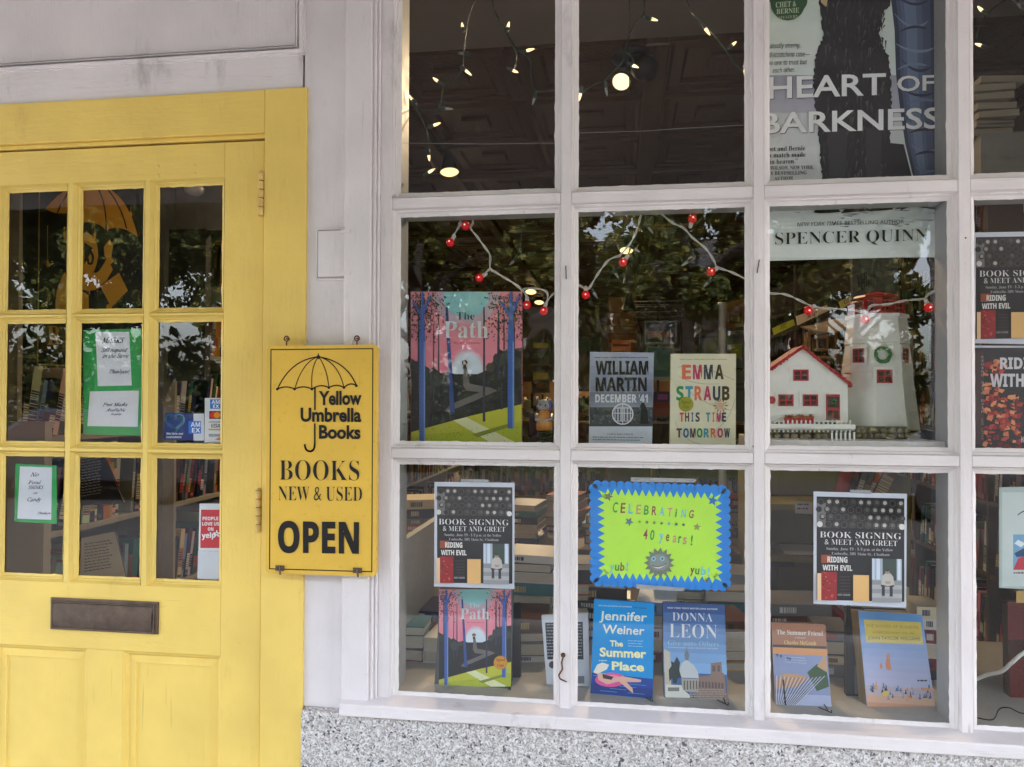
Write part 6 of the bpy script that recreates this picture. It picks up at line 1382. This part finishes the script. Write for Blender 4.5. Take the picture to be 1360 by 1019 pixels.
def card(lab, x0, y0, x1, y1, Y, base, blocks=(), name='upright_book', cat='book', lean=.0):
    a = sheet(name, lab, cat, [(x0, y0), (x1, y0), (x1, y1), (x0, y1)], Y, base=base, thick=.012, mat=pr_gloss, group='cards and books standing on the display table')
    for (u0, v0, u1, v1, c) in blocks: a.rect(x0 + (x1 - x0) * u0, y0 + (y1 - y0) * v0, x0 + (x1 - x0) * u1, y0 + (y1 - y0) * v1, c)
    return fin(a)
BK = (.03, .03, .03)
card('orange card with black lettering standing behind the grey novel', 812, 452, 838, 520, 1.3, rgb(190, 92, 30), ((.1, .08, .9, .12, BK), (.1, .2, .8, .32, rgb(120, 40, 20))))
card('tall orange brown panel behind the orange card', 808, 395, 846, 520, 1.9, rgb(118, 72, 24), tuple((0, .3 + i * .08, 1, .315 + i * .08, (.05, .02, .01)) for i in range(4)), 'wood_panel', 'panel')
card('framed sunset picture on the wire rack above the grey novel', 856, 426, 899, 457, 1.1, rgb(110, 120, 125), ((.06, .08, .94, .92, rgb(45, 60, 80)), (.1, .45, .9, .7, rgb(120, 80, 60)), (.1, .7, .9, .9, rgb(30, 40, 48))), 'framed_picture', 'picture')
card('small teal picture below the framed sunset picture', 858, 460, 896, 505, 1.12, rgb(110, 120, 118), ((.06, .05, .94, .9, rgb(45, 85, 85)),), 'framed_picture', 'picture')
card('yellow green card on the left end of the display table', 706, 452, 730, 486, 1.3, rgb(40, 40, 30), ((.1, .1, .9, .3, rgb(150, 140, 40)), (.1, .5, .9, .7, rgb(60, 90, 50))))
card('second yellow card below the yellow green card', 706, 492, 730, 522, 1.32, rgb(36, 38, 32), ((.1, .1, .9, .4, rgb(140, 130, 50)), (.2, .55, .9, .8, rgb(90, 60, 40))))
card('dark green card left of the grey novel', 768, 448, 798, 520, 1.25, rgb(22, 36, 26), ((.05, .3, .6, .95, rgb(60, 42, 28)),))
card('black and white new fiction card behind the cream novel', 966, 440, 990, 488, 1.2, rgb(70, 80, 72), ((.1, .08, 1, .2, BK), (.2, .35, .8, .75, rgb(120, 125, 50))))
card('grey green card at the right edge behind the cream novel', 964, 492, 990, 560, 1.25, rgb(70, 72, 66), ((.1, .25, 1, .3, BK), (.1, .34, .9, .4, BK)))
card('pale card under the shelf behind the cream novel', 929, 440, 958, 470, 1.4, rgb(96, 104, 112), ((.1, .2, .9, .3, rgb(60, 70, 90)),))
card('purple and red card between the grey and the cream novel', 866, 520, 892, 556, 1.15, rgb(52, 36, 70), ((.1, .4, .9, .9, rgb(110, 30, 36)), (.3, .1, .8, .3, rgb(120, 60, 120))))
card('dark brown box at the foot of the display between the two novels', 866, 560, 892, 596, 1.16, rgb(42, 22, 16), ((.0, .0, 1, .08, rgb(110, 110, 110)),))
card('dark crimson book low at the left of the second pane', 768, 562, 784, 596, 1.2, rgb(58, 24, 18))
m = MB()
p0_, p1_ = PY(842, 422, 1.3), PY(908, 400, 1.3)
for i in range(9): x = p0_.x + (p1_.x - p0_.x) * i / 8; m.tube([V(x, 1.3, p0_.z), V(x, 1.3, p1_.z)], .0022, 5)
for i in range(4): z = p0_.z + (p1_.z - p0_.z) * i / 3; m.tube([V(p0_.x, 1.3, z), V(p1_.x, 1.3, z), V(p1_.x, 1.42, z), V(p0_.x, 1.42, z), V(p0_.x, 1.3, z)], .0022, 5)
m.tube([V((p0_.x + p1_.x) / 2, 1.36, .97), V((p0_.x + p1_.x) / 2, 1.36, p1_.z + .03)], .006, 6); m.tube([PY(846, 422, 1.3), PY(852, 440, 1.3), PY(852, 520, 1.3)], .004, 6); m.tube([PY(904, 422, 1.3), PY(906, 520, 1.3)], .004, 6)
tag(m.build('wire_card_rack', blackm), 'black wire rack above the framed pictures in the second pane', 'rack')
ch = thing('hanging_bell_chime', 'pair of black bells hanging one above the other in the second pane', 'wind chime', tuple(PY(836, 350, .8)))
for (y0_, y1_, r_) in ((352, 382, .024), (386, 418, .028)):
    c = PY(835.5, y0_, .8); hgt = c.z - PY(835.5, y1_, .8).z; m = MB(); m.lathe(c, (0, 0, -1), [(0, .002), (.006, .008), (hgt * .45, r_ * .55), (hgt * .8, r_ * .9), (hgt * .85, r_ * 1.05), (hgt * .86, r_ * .9), (hgt * .5, r_ * .4)], 14); m.build('bell', blackm, ch, smooth=True)
m = MB(); m.tube([V(PY(835.5, 350, .8).x, .8, 2.98), PY(835.5, 415, .8)], .0015, 5); m.build('cord', blackm, ch)
m = MB(); c = PY(959.5, 404, 1.0); e_ = PY(959.5, 500, 1.0); m.lathe(V(c.x, 1.0, e_.z - .2), (0, 0, 1), [(0, .013), (c.z - e_.z + .19, .013), (c.z - e_.z + .195, .016), (c.z - e_.z + .205, .016), (c.z - e_.z + .206, 0)], 14); m.lathe(V(c.x, 1.0, .02), (0, 0, 1), [(0, .12), (.02, .12), (.03, .014), (e_.z, .013)], 14)
tag(m.build('pale_post', simple('pale_metal_post', (.40, .42, .42), .3, .3), smooth=True), 'pale round post standing behind the cream novel', 'post')
m = MB(); p0_, p1_ = PY(930, 436, 1.35), PY(996, 436, 1.35); m.box(p0_.x, p1_.x + .1, 1.3, 1.6, p0_.z - .015, p0_.z); m.box(p1_.x + .05, p1_.x + .08, 1.4, 1.5, .02, p0_.z - .0155); tag(m.build('raised_shelf', dark_wood), 'dark raised shelf behind the cream novel', 'shelf')
a = sheet('orange_wall_picture', 'small framed picture on an orange board deep behind the cream novel', 'picture', [(955, 405), (994, 394), (996, 432), (955, 436)], 1.55, base=rgb(150, 96, 46), thick=.01); a.rect(968, 413, 985, 430, rgb(60, 40, 28)); a.rect(971, 416, 982, 427, rgb(130, 110, 80)); fin(a)
# far island bookcases
for (lab, x0_, x1_, y_) in (('dark bookcase across the back of the shop behind the path print', -1.35, -.15, 5.2), ('dark bookcase across the back of the shop behind the novels', .25, 1.15, 4.6)):
    sh_ = [.3, .64, .98, 1.32]
    root, n_, w = bookcase(lab, 'x', y_, x0_, x1_, sh_, .28, -1, mid_wood, 1.68); loose = MB()
    for i in range(n_):
        for z in sh_: shelf_books(rb, 'x', y_ + .005, x0_ + w * i + .015, x0_ + w * (i + 1) - .015, z + .001, .24, -1, '', root, loose, .05, .26, individual=False)
    tag(loose.build('shelved_books', [pr_gloss, pages], root, colour=True), 'rows of distant shelved books', kind='stuff')
# shelf signs and brown drawer left of the model lighthouse
for (nm, lab, q, base, tx_, fc) in (('shelf_sign', 'yellow green shelf label lying tilted at the left of the lighthouse pane', [(1026, 436), (1054, 424), (1056, 432), (1028, 445)], rgb(178, 172, 40), 'NYC', (1036, 1045, 432, 438, -3)),
                                    ('shelf_sign', 'cream hand lettered shelf label under the red bulb', [(1058, 420), (1098, 405), (1102, 412), (1060, 432)], rgb(238, 208, 178), 'Mid Cape', (1072, 1085, 416.5, 423, -5)),
                                    ('shelf_sign', 'small yellow shelf label with black marks behind the lighthouse gallery', [(1115, 401), (1134, 390), (1138, 399), (1118, 410)], rgb(220, 195, 110), 'OLD', (1121, 1134, 397, 404, -5))):
    a = sheet(nm, lab, 'label', q, .55, base=base, thick=.01, group='hand lettered shelf labels'); x0_, x1_, y0_, y1_, d_ = tx_ if False else fc; a.text(tx_, x0_, x1_, y0_, y1_, (.05, .03, .02), 'I', dy=d_); fin(a)
m = MB()
for (q0, q1, th_) in (((1020, 452), (1140, 402), .012),): p, q = PY(*q0, .60), PY(*q1, .60); m.ob(p, q - p, V(0, .16, 0), V(0, 0, th_))
for (q0, q1, th_) in (((1018, 428), (1130, 384), .010),): p, q = PY(*q0, .72), PY(*q1, .72); m.ob(p, q - p, V(0, .16, 0), V(0, 0, th_))
m.tube([PY(1056, 352, .66), PY(1056, 420, .66)], .004, 6)
m.ob(PY(1020, 455, .8), PY(1145, 403, .8) - PY(1020, 455, .8), V(0, .01, 0), V(0, 0, .16))
tag(m.build('tilted_label_shelf', dark_wood), 'dark tilted shelf holding the hand lettered labels beside the model lighthouse', 'shelf')
m = MB()
for (x0_, y0_, x1_, y1_, yy) in ((1073, 476, 1112, 440, .5), (1084, 466, 1101, 446, .498)):
    p, q = PY(x0_, y0_, yy), PY(x1_, y1_, yy); t = .007
    for (a0_, a1_, b0_, b1_) in ((p.x, q.x, p.z, p.z + t), (p.x, q.x, q.z - t, q.z), (p.x, p.x + t, p.z + t, q.z - t), (q.x - t, q.x, p.z + t, q.z - t)): m.box(a0_, a1_, yy, yy + .05, b0_, b1_)
dw = m.build('wooden_box_frame', mid_wood); tag(dw, 'small open wooden box frame between the model cottage and the lighthouse', 'box')
m = MB(); cpts = [(1062, 434), (1082, 431), (1106, 424), (1132, 422), (1128, 434), (1108, 442), (1080, 441)]; f_ = [PY(x, y, .46 + .03 * math.sin(i)) for i, (x, y) in enumerate(cpts)]
m.face(f_); m.face([p + V(0, .002, 0) for p in f_][::-1]); tag(m.build('curled_brown_paper', simple('brown_paper', (.30, .21, .11), .7)), 'curled brown paper hanging above the wooden box frame', 'paper')
m = MB(); q_ = [PY(1132, 300, .42), PY(1192, 300, .42)]; m.box(q_[0].x, q_[1].x, .42, .44, PY(1150, 475, .42).z, PY(1150, 335, .42).z); tag(m.build('dark_banner_board', simple('dark_grey_board', (.035, .035, .038), .6)), 'dark grey board behind the red lighthouse gallery', 'board')
ba = Art(V(0, .4195, 0), V(0, -1, 0)); ba.text('Yellow', 1138, 1162, 366, 388, (.012, .012, .014), 'S', dy=-8); tag(ba.build('board_lettering', pr_matte, bpy.data.objects['dark_banner_board'], colour=True))

# ---- ceiling lamps (lit in the photograph)
def lamp(px, py, h=1.40, r_=.055, energy=14, label='', aim=None, glow=lit_spot, canopy=True):
    p = PZ(px, py, EYE.z + h); root = thing('ceiling_spotlight', label, 'spotlight', tuple(p), 'ceiling spotlights')
    d = (aim or V(0, -.55, -1)).normalized()
    m = MB(); m.lathe(p, -d, [(0, r_), (.004, r_ * 1.08), (.03, r_ * .95), (.09, r_ * .55), (.12, r_ * .5), (.14, 0)], 16); m.build('lamp_can', blackm, root, smooth=True)
    m = MB(); m.lathe(p, d, [(-.002, r_ * .98), (.006, r_ * .8), (.012, r_ * .45), (.014, 0)], 18); m.build('lit_bulb', glow, root, smooth=True)
    if canopy:
        m = MB(); m.tube([p - d * .10, V(p.x + .05, p.y + .05, CZ - .02)], .01, 8); m.lathe((p.x + .05, p.y + .05, CZ + .01), (0, 0, -1), [(0, .07), (.03, .065), (.034, 0)], 16); m.build('arm', blackm, root, smooth=True)
    l = bpy.data.lights.new('lamp_light', 'SPOT'); l.energy = energy; l.color = (1, .72, .42); l.spot_size = R(120); l.spot_blend = .8; l.shadow_soft_size = r_
    lo = bpy.data.objects.new('lamp_light', l); COL.objects.link(lo); lo.parent = root; lo.location = d * .03; lo.rotation_euler = (-d).to_track_quat('Z', 'Y').to_euler()
    return root
lamp(825, 109, 1.33, .038, 5, 'lit round spotlight with a warm face in the second top pane', V(-.15, -.75, -.75))
lamp(597, 229, 1.30, .055, 10, 'lit oval ceiling lamp low in the first top pane', V(.1, -.2, -1), canopy=False, glow=lit_far)
lamp(832, 333, 1.30, .06, 20, 'lit double lamp glow deep in the second middle pane', V(0, -.4, -1), canopy=False, glow=lit_far)
lamp(705, 388, 1.38, .075, 20, 'lit lamp just above the right edge of the path print', V(0, -.4, -1), canopy=False, glow=lit_far)
lamp(716, 402, 1.38, .07, 12, 'smaller lit lamp right of the path print above the red bulb', V(0, -.4, -1), canopy=False, glow=lit_far)
lamp(733, 422, 1.36, .06, 5, 'third and faintest lit lamp right of the path print', V(0, -.4, -1), canopy=False, glow=lit_far)
dkc = PZ(860, 88, EYE.z + 1.36); root = thing('dark_spotlight_can', 'unlit black spotlight can beside the lit spotlight', 'spotlight', tuple(dkc), 'ceiling spotlights')
m = MB(); d = V(.35, -.8, -.55).normalized(); m.lathe(dkc + V(.0, -.02, -.02), -d, [(0, 0), (0, .048), (.05, .055), (.12, .045), (.17, .03), (.18, 0)], 18); m.build('lamp_can', blackm, root, smooth=True)
m = MB(); m.lathe((dkc.x - .05, dkc.y + .1, CZ + .005), (0, 0, -1), [(0, .10), (.02, .10), (.035, .06), (.05, 0)], 18); m.tube([(dkc.x - .05, dkc.y + .1, CZ - .03), dkc + V(0, .04, .02)], .012, 8); m.build('canopy', blackm, root, smooth=True)

# ================================================================== BUILDING SHELL AND STREET (seen in the panes' reflections)
sh = thing('shop_building', 'white one storey shop building with a deep porch roof over its front', 'building', (0, 6, 0))
bx('roof', white_far, sh, -3.4, 3.4, .021, YB + .3, CZ + .101, CZ + 1.0, 0)
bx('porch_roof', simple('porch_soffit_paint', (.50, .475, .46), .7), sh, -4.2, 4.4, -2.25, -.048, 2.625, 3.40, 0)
bx('side_wall', white_far, sh, -3.4, -3.28, .021, YB + .2, .0, CZ + .1, 0); bx('side_wall', white_far, sh, 3.28, 3.4, .021, YB + .2, .0, CZ + .1, 0)
bx('back_wall', white_far, sh, -3.27, 3.27, YB + .14, YB + .25, 0, CZ + .1, 0)
pr = thing('porch_pier', 'white boarded porch pier on a granite foot across the pavement', 'pier', (1.9, -2.15, 0))
bx('granite_foot', granite, pr, 1.45, 2.6, -2.24, -1.95, .0, .86); bx('boarded_shaft', white, pr, 1.48, 2.57, -2.21, -1.98, .8605, 2.624)
pr = thing('porch_post', 'square white porch post at the left of the pavement', 'post', (-3.2, -2.2, 0)); bx('post_shaft', white, pr, -3.3, -3.1, -1.72, -1.52, .001, 2.624)
def ground(name, mat, x0, x1, y0, y1, z, zz=None):
    m = MB(); m.box(x0, x1, y0, y1, z - .3 if zz is None else zz, z); return struct(name, m, mat)
grass = simple('lawn_ground', (.035, .042, .02), .9, 0, .4, 2, .2)
ground('ground', grass, -300, 300, -300, 300, -.16, -.5)
ground('pavement', concrete, -40, 40, -3.4, .018, 0, -.159); ground('road', asphalt, -150, 150, -11.0, -3.62, -.12, -.159); ground('kerb', simple('kerb_stone', (.35, .34, .32), .8), -150, 150, -3.6, -3.42, -.01, -.159)
ground('far_pavement', asphalt, -150, 150, -13.2, -11.2, -.02, -.159)
# trees across the street
def crown_mesh(seed, n, rx, rz, leaf_s):
    r_ = random.Random(seed); m = MB(); cl = []
    for i in range(38):
        th, ph = r_.uniform(0, 6.283), math.acos(r_.uniform(-.75, 1)); rr = r_.uniform(.45, 1) ** .5
        cl.append((rx * rr * math.sin(ph) * math.cos(th), rx * rr * math.sin(ph) * math.sin(th), rz * rr * math.cos(ph), r_.uniform(.13, .27) * rx))
    for i in range(n):
        cx, cy, cz, cr = r_.choice(cl); d = Vector((r_.gauss(0, 1), r_.gauss(0, 1), r_.gauss(0, 1))).normalized() * cr * r_.uniform(.3, 1) ** .5
        p = V(cx, cy, cz) + d; a_ = Vector((r_.gauss(0, 1), r_.gauss(0, 1), r_.gauss(0, 1))).normalized(); b_ = a_.cross(Vector((r_.gauss(0, 1), r_.gauss(0, 1), r_.gauss(0, 1)))).normalized(); s_ = leaf_s * r_.uniform(.6, 1.3)
        m.face([p - a_ * s_, p + b_ * s_ * .5, p + a_ * s_, p - b_ * s_ * .5])
    return m
protos = []
for k_, (x, y, h, rx, rz, sd, lb) in enumerate(((-4.5, -15, 4.3, 3.1, 3.0, 1, 'leafy street tree opposite, left of the shop door'), (1.5, -17, 4.8, 3.8, 3.5, 2, 'leafy street tree directly opposite the shop window'))):
    root = thing('street_tree', lb, 'tree', (x, y, -.1), 'trees across the street')
    m = MB(); m.tube([V(x, y, -.15), V(x + .1, y, h * .4), V(x - .1, y + .1, h * .8), V(x, y, h + .8)], .26, 10, taper=[1.25, .85, .6, .25])
    for i in range(7):
        an = i * 2.4; b0 = V(x, y, h * (.55 + .06 * i)); m.tube([b0, b0 + V(math.cos(an) * rx * .35, math.sin(an) * rx * .35, rz * .3), b0 + V(math.cos(an) * rx * .7, math.sin(an) * rx * .7, rz * .5)], .09, 6, taper=[1, .7, .3])
    t_ = m.build('trunk', trunkm, root, smooth=True)
    c_ = crown_mesh(sd, 17000, rx, rz, .12).build('crown', leaf, None); c_.parent = root; c_.location = V(0, 0, h + .9)
    protos.append((root, t_, c_, V(x, y, -.1)))
for (k_, x, y, s_, lb) in ((0, -8.2, -17.5, 1.0, 'leafy street tree opposite, between the far left pair'), (1, -15.5, -17, 1.1, 'low spreading street tree at the left end of the row'), (0, -11.5, -15.5, 1.1, 'broad street tree opposite, furthest left'), (1, 7.5, -15.5, .95, 'rounded street tree opposite, right of the window'), (0, 12.5, -19, 1.25, 'tall street tree opposite, far right'), (1, -2.5, -24, 1.45, 'large garden tree behind the street trees, left'),
                             (0, 4.5, -25, 1.5, 'large garden tree behind the street trees, middle'), (1, -18, -26, 1.6, 'large garden tree at the far left corner'), (0, 19, -27, 1.6, 'large garden tree at the far right corner'), (1, -9.5, -27, 1.5, 'large garden tree left of the white house'), (0, 13.5, -29, 1.5, 'large garden tree right of the white house')):
    rt_, t_, c_, b0 = protos[k_]; o = rt_.copy(); COL.objects.link(o); o.location = (x, y, -.1); o.scale = (s_,) * 3; o.rotation_euler = (0, 0, x); tag(o, lb)
    for q in (t_, c_):
        c2 = q.copy(); COL.objects.link(c2); c2.parent = o
# house and parked car across the street
hs = thing('opposite_house', 'shingled two storey house across the street behind the trees', 'house', (1, -34, 0))
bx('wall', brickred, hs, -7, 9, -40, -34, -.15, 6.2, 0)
m = MB(); m.hexa([(-7.5, -33.5, 6.2), (9.5, -33.5, 6.2), (9.5, -37, 9.2), (-7.5, -37, 9.2), (-7.5, -40.5, 6.2), (9.5, -40.5, 6.2), (9.5, -37.01, 9.2), (-7.5, -37.01, 9.2)]); m.build('roof', asphalt, hs)
for i in range(6):
    for j in range(2):
        m = MB(); x = -5.6 + i * 2.6; m.box(x, x + 1.0, -33.99, -33.93, .9 + j * 2.8, 2.5 + j * 2.8); w_ = m.build('window', modeldark, hs)
        m = MB(); m.ring(x, x + 1.0, .9 + j * 2.8, 2.5 + j * 2.8, [(0, -33.92), (.12, -33.92), (.12, -33.99)]); 
        for v in range(len(m.v)): pass
        m.build('frame', white_far, w_)
def car(x, y, lab, colm):
    root = thing('parked_car', lab, 'car', (x, y, -.12), 'cars parked across the street')
    side = [(-2.2, .35), (-2.2, .75), (-2.0, .9), (-1.35, .98), (-.75, 1.42), (.75, 1.45), (1.45, .98), (2.1, .88), (2.25, .6), (2.2, .35)]
    m = MB(); W2 = .85
    for s_ in (-1, 1):
        pts = [V(x + p[0], y + s_ * (W2 if p[1] < 1.1 else W2 * .78), p[1] - .12) for p in side]; m.face(pts if s_ > 0 else pts[::-1])
    n_ = len(side)
    for i in range(n_):
        a_, b_ = side[i], side[(i + 1) % n_]; f = lambda p, s_: V(x + p[0], y + s_ * (W2 if p[1] < 1.1 else W2 * .78), p[1] - .12); m.face([f(a_, -1), f(b_, -1), f(b_, 1), f(a_, 1)])
    m.build('body', colm, root, bevel=.04)
    for s_ in (-1, 1):
        m = MB(); m.face([V(x + u, y + s_ * (.86 if v < 1.1 else .70), v - .12) for u, v in ((-1.2, 1.0), (1.28, 1.0), (.68, 1.38), (-.72, 1.36))]); m.build('side_window', modeldark, root)
        for wx in (-1.4, 1.4):
            m = MB(); m.lathe((x + wx, y + s_ * .70, .21), (0, s_, 0), [(0, .0), (0, .33), (.18, .33), (.19, .2), (.17, 0)], 20); m.build('wheel', tyre, root, smooth=False)
car(5.6, -10.0, 'grey car parked across the street opposite the right end of the shop', carpaint); car(-8.5, -10.0, 'dark car parked across the street opposite the door', simple('dark_car_paint', (.03, .035, .05), .2, .3, .02, 3, 0, coat=1))

# dark hedge and shrubs closing the view under the trees
def hedge(lb, x0, x1, y, h):
    r_ = random.Random(int(x0 * 3 + 500)); m = MB()
    for i in range(int((x1 - x0) * 520)):
        p = V(r_.uniform(x0, x1), y + r_.uniform(-.5, .5), r_.uniform(-.1, 1) * h * (1 + .15 * math.sin((x0 + i) * 1.3))); a_ = Vector((r_.gauss(0, 1), r_.gauss(0, 1), r_.gauss(0, 1))).normalized(); b_ = a_.cross(Vector((r_.gauss(0, 1), r_.gauss(0, 1), r_.gauss(0, 1)))).normalized(); s_ = .16 * r_.uniform(.6, 1.4)
        m.face([p - a_ * s_, p + b_ * s_ * .5, p + a_ * s_, p - b_ * s_ * .5])
    tag(m.build('garden_hedge', leaf), lb, 'hedge', 'hedges along the far pavement')
hedge('tall hedge across the street, left length', -30, -6.5, -18.5, 3.0); hedge('tall hedge across the street, middle length', -5.8, 7.6, -19, 2.9); hedge('tall hedge across the street, right length', 8.2, 26, -18.5, 3.2)
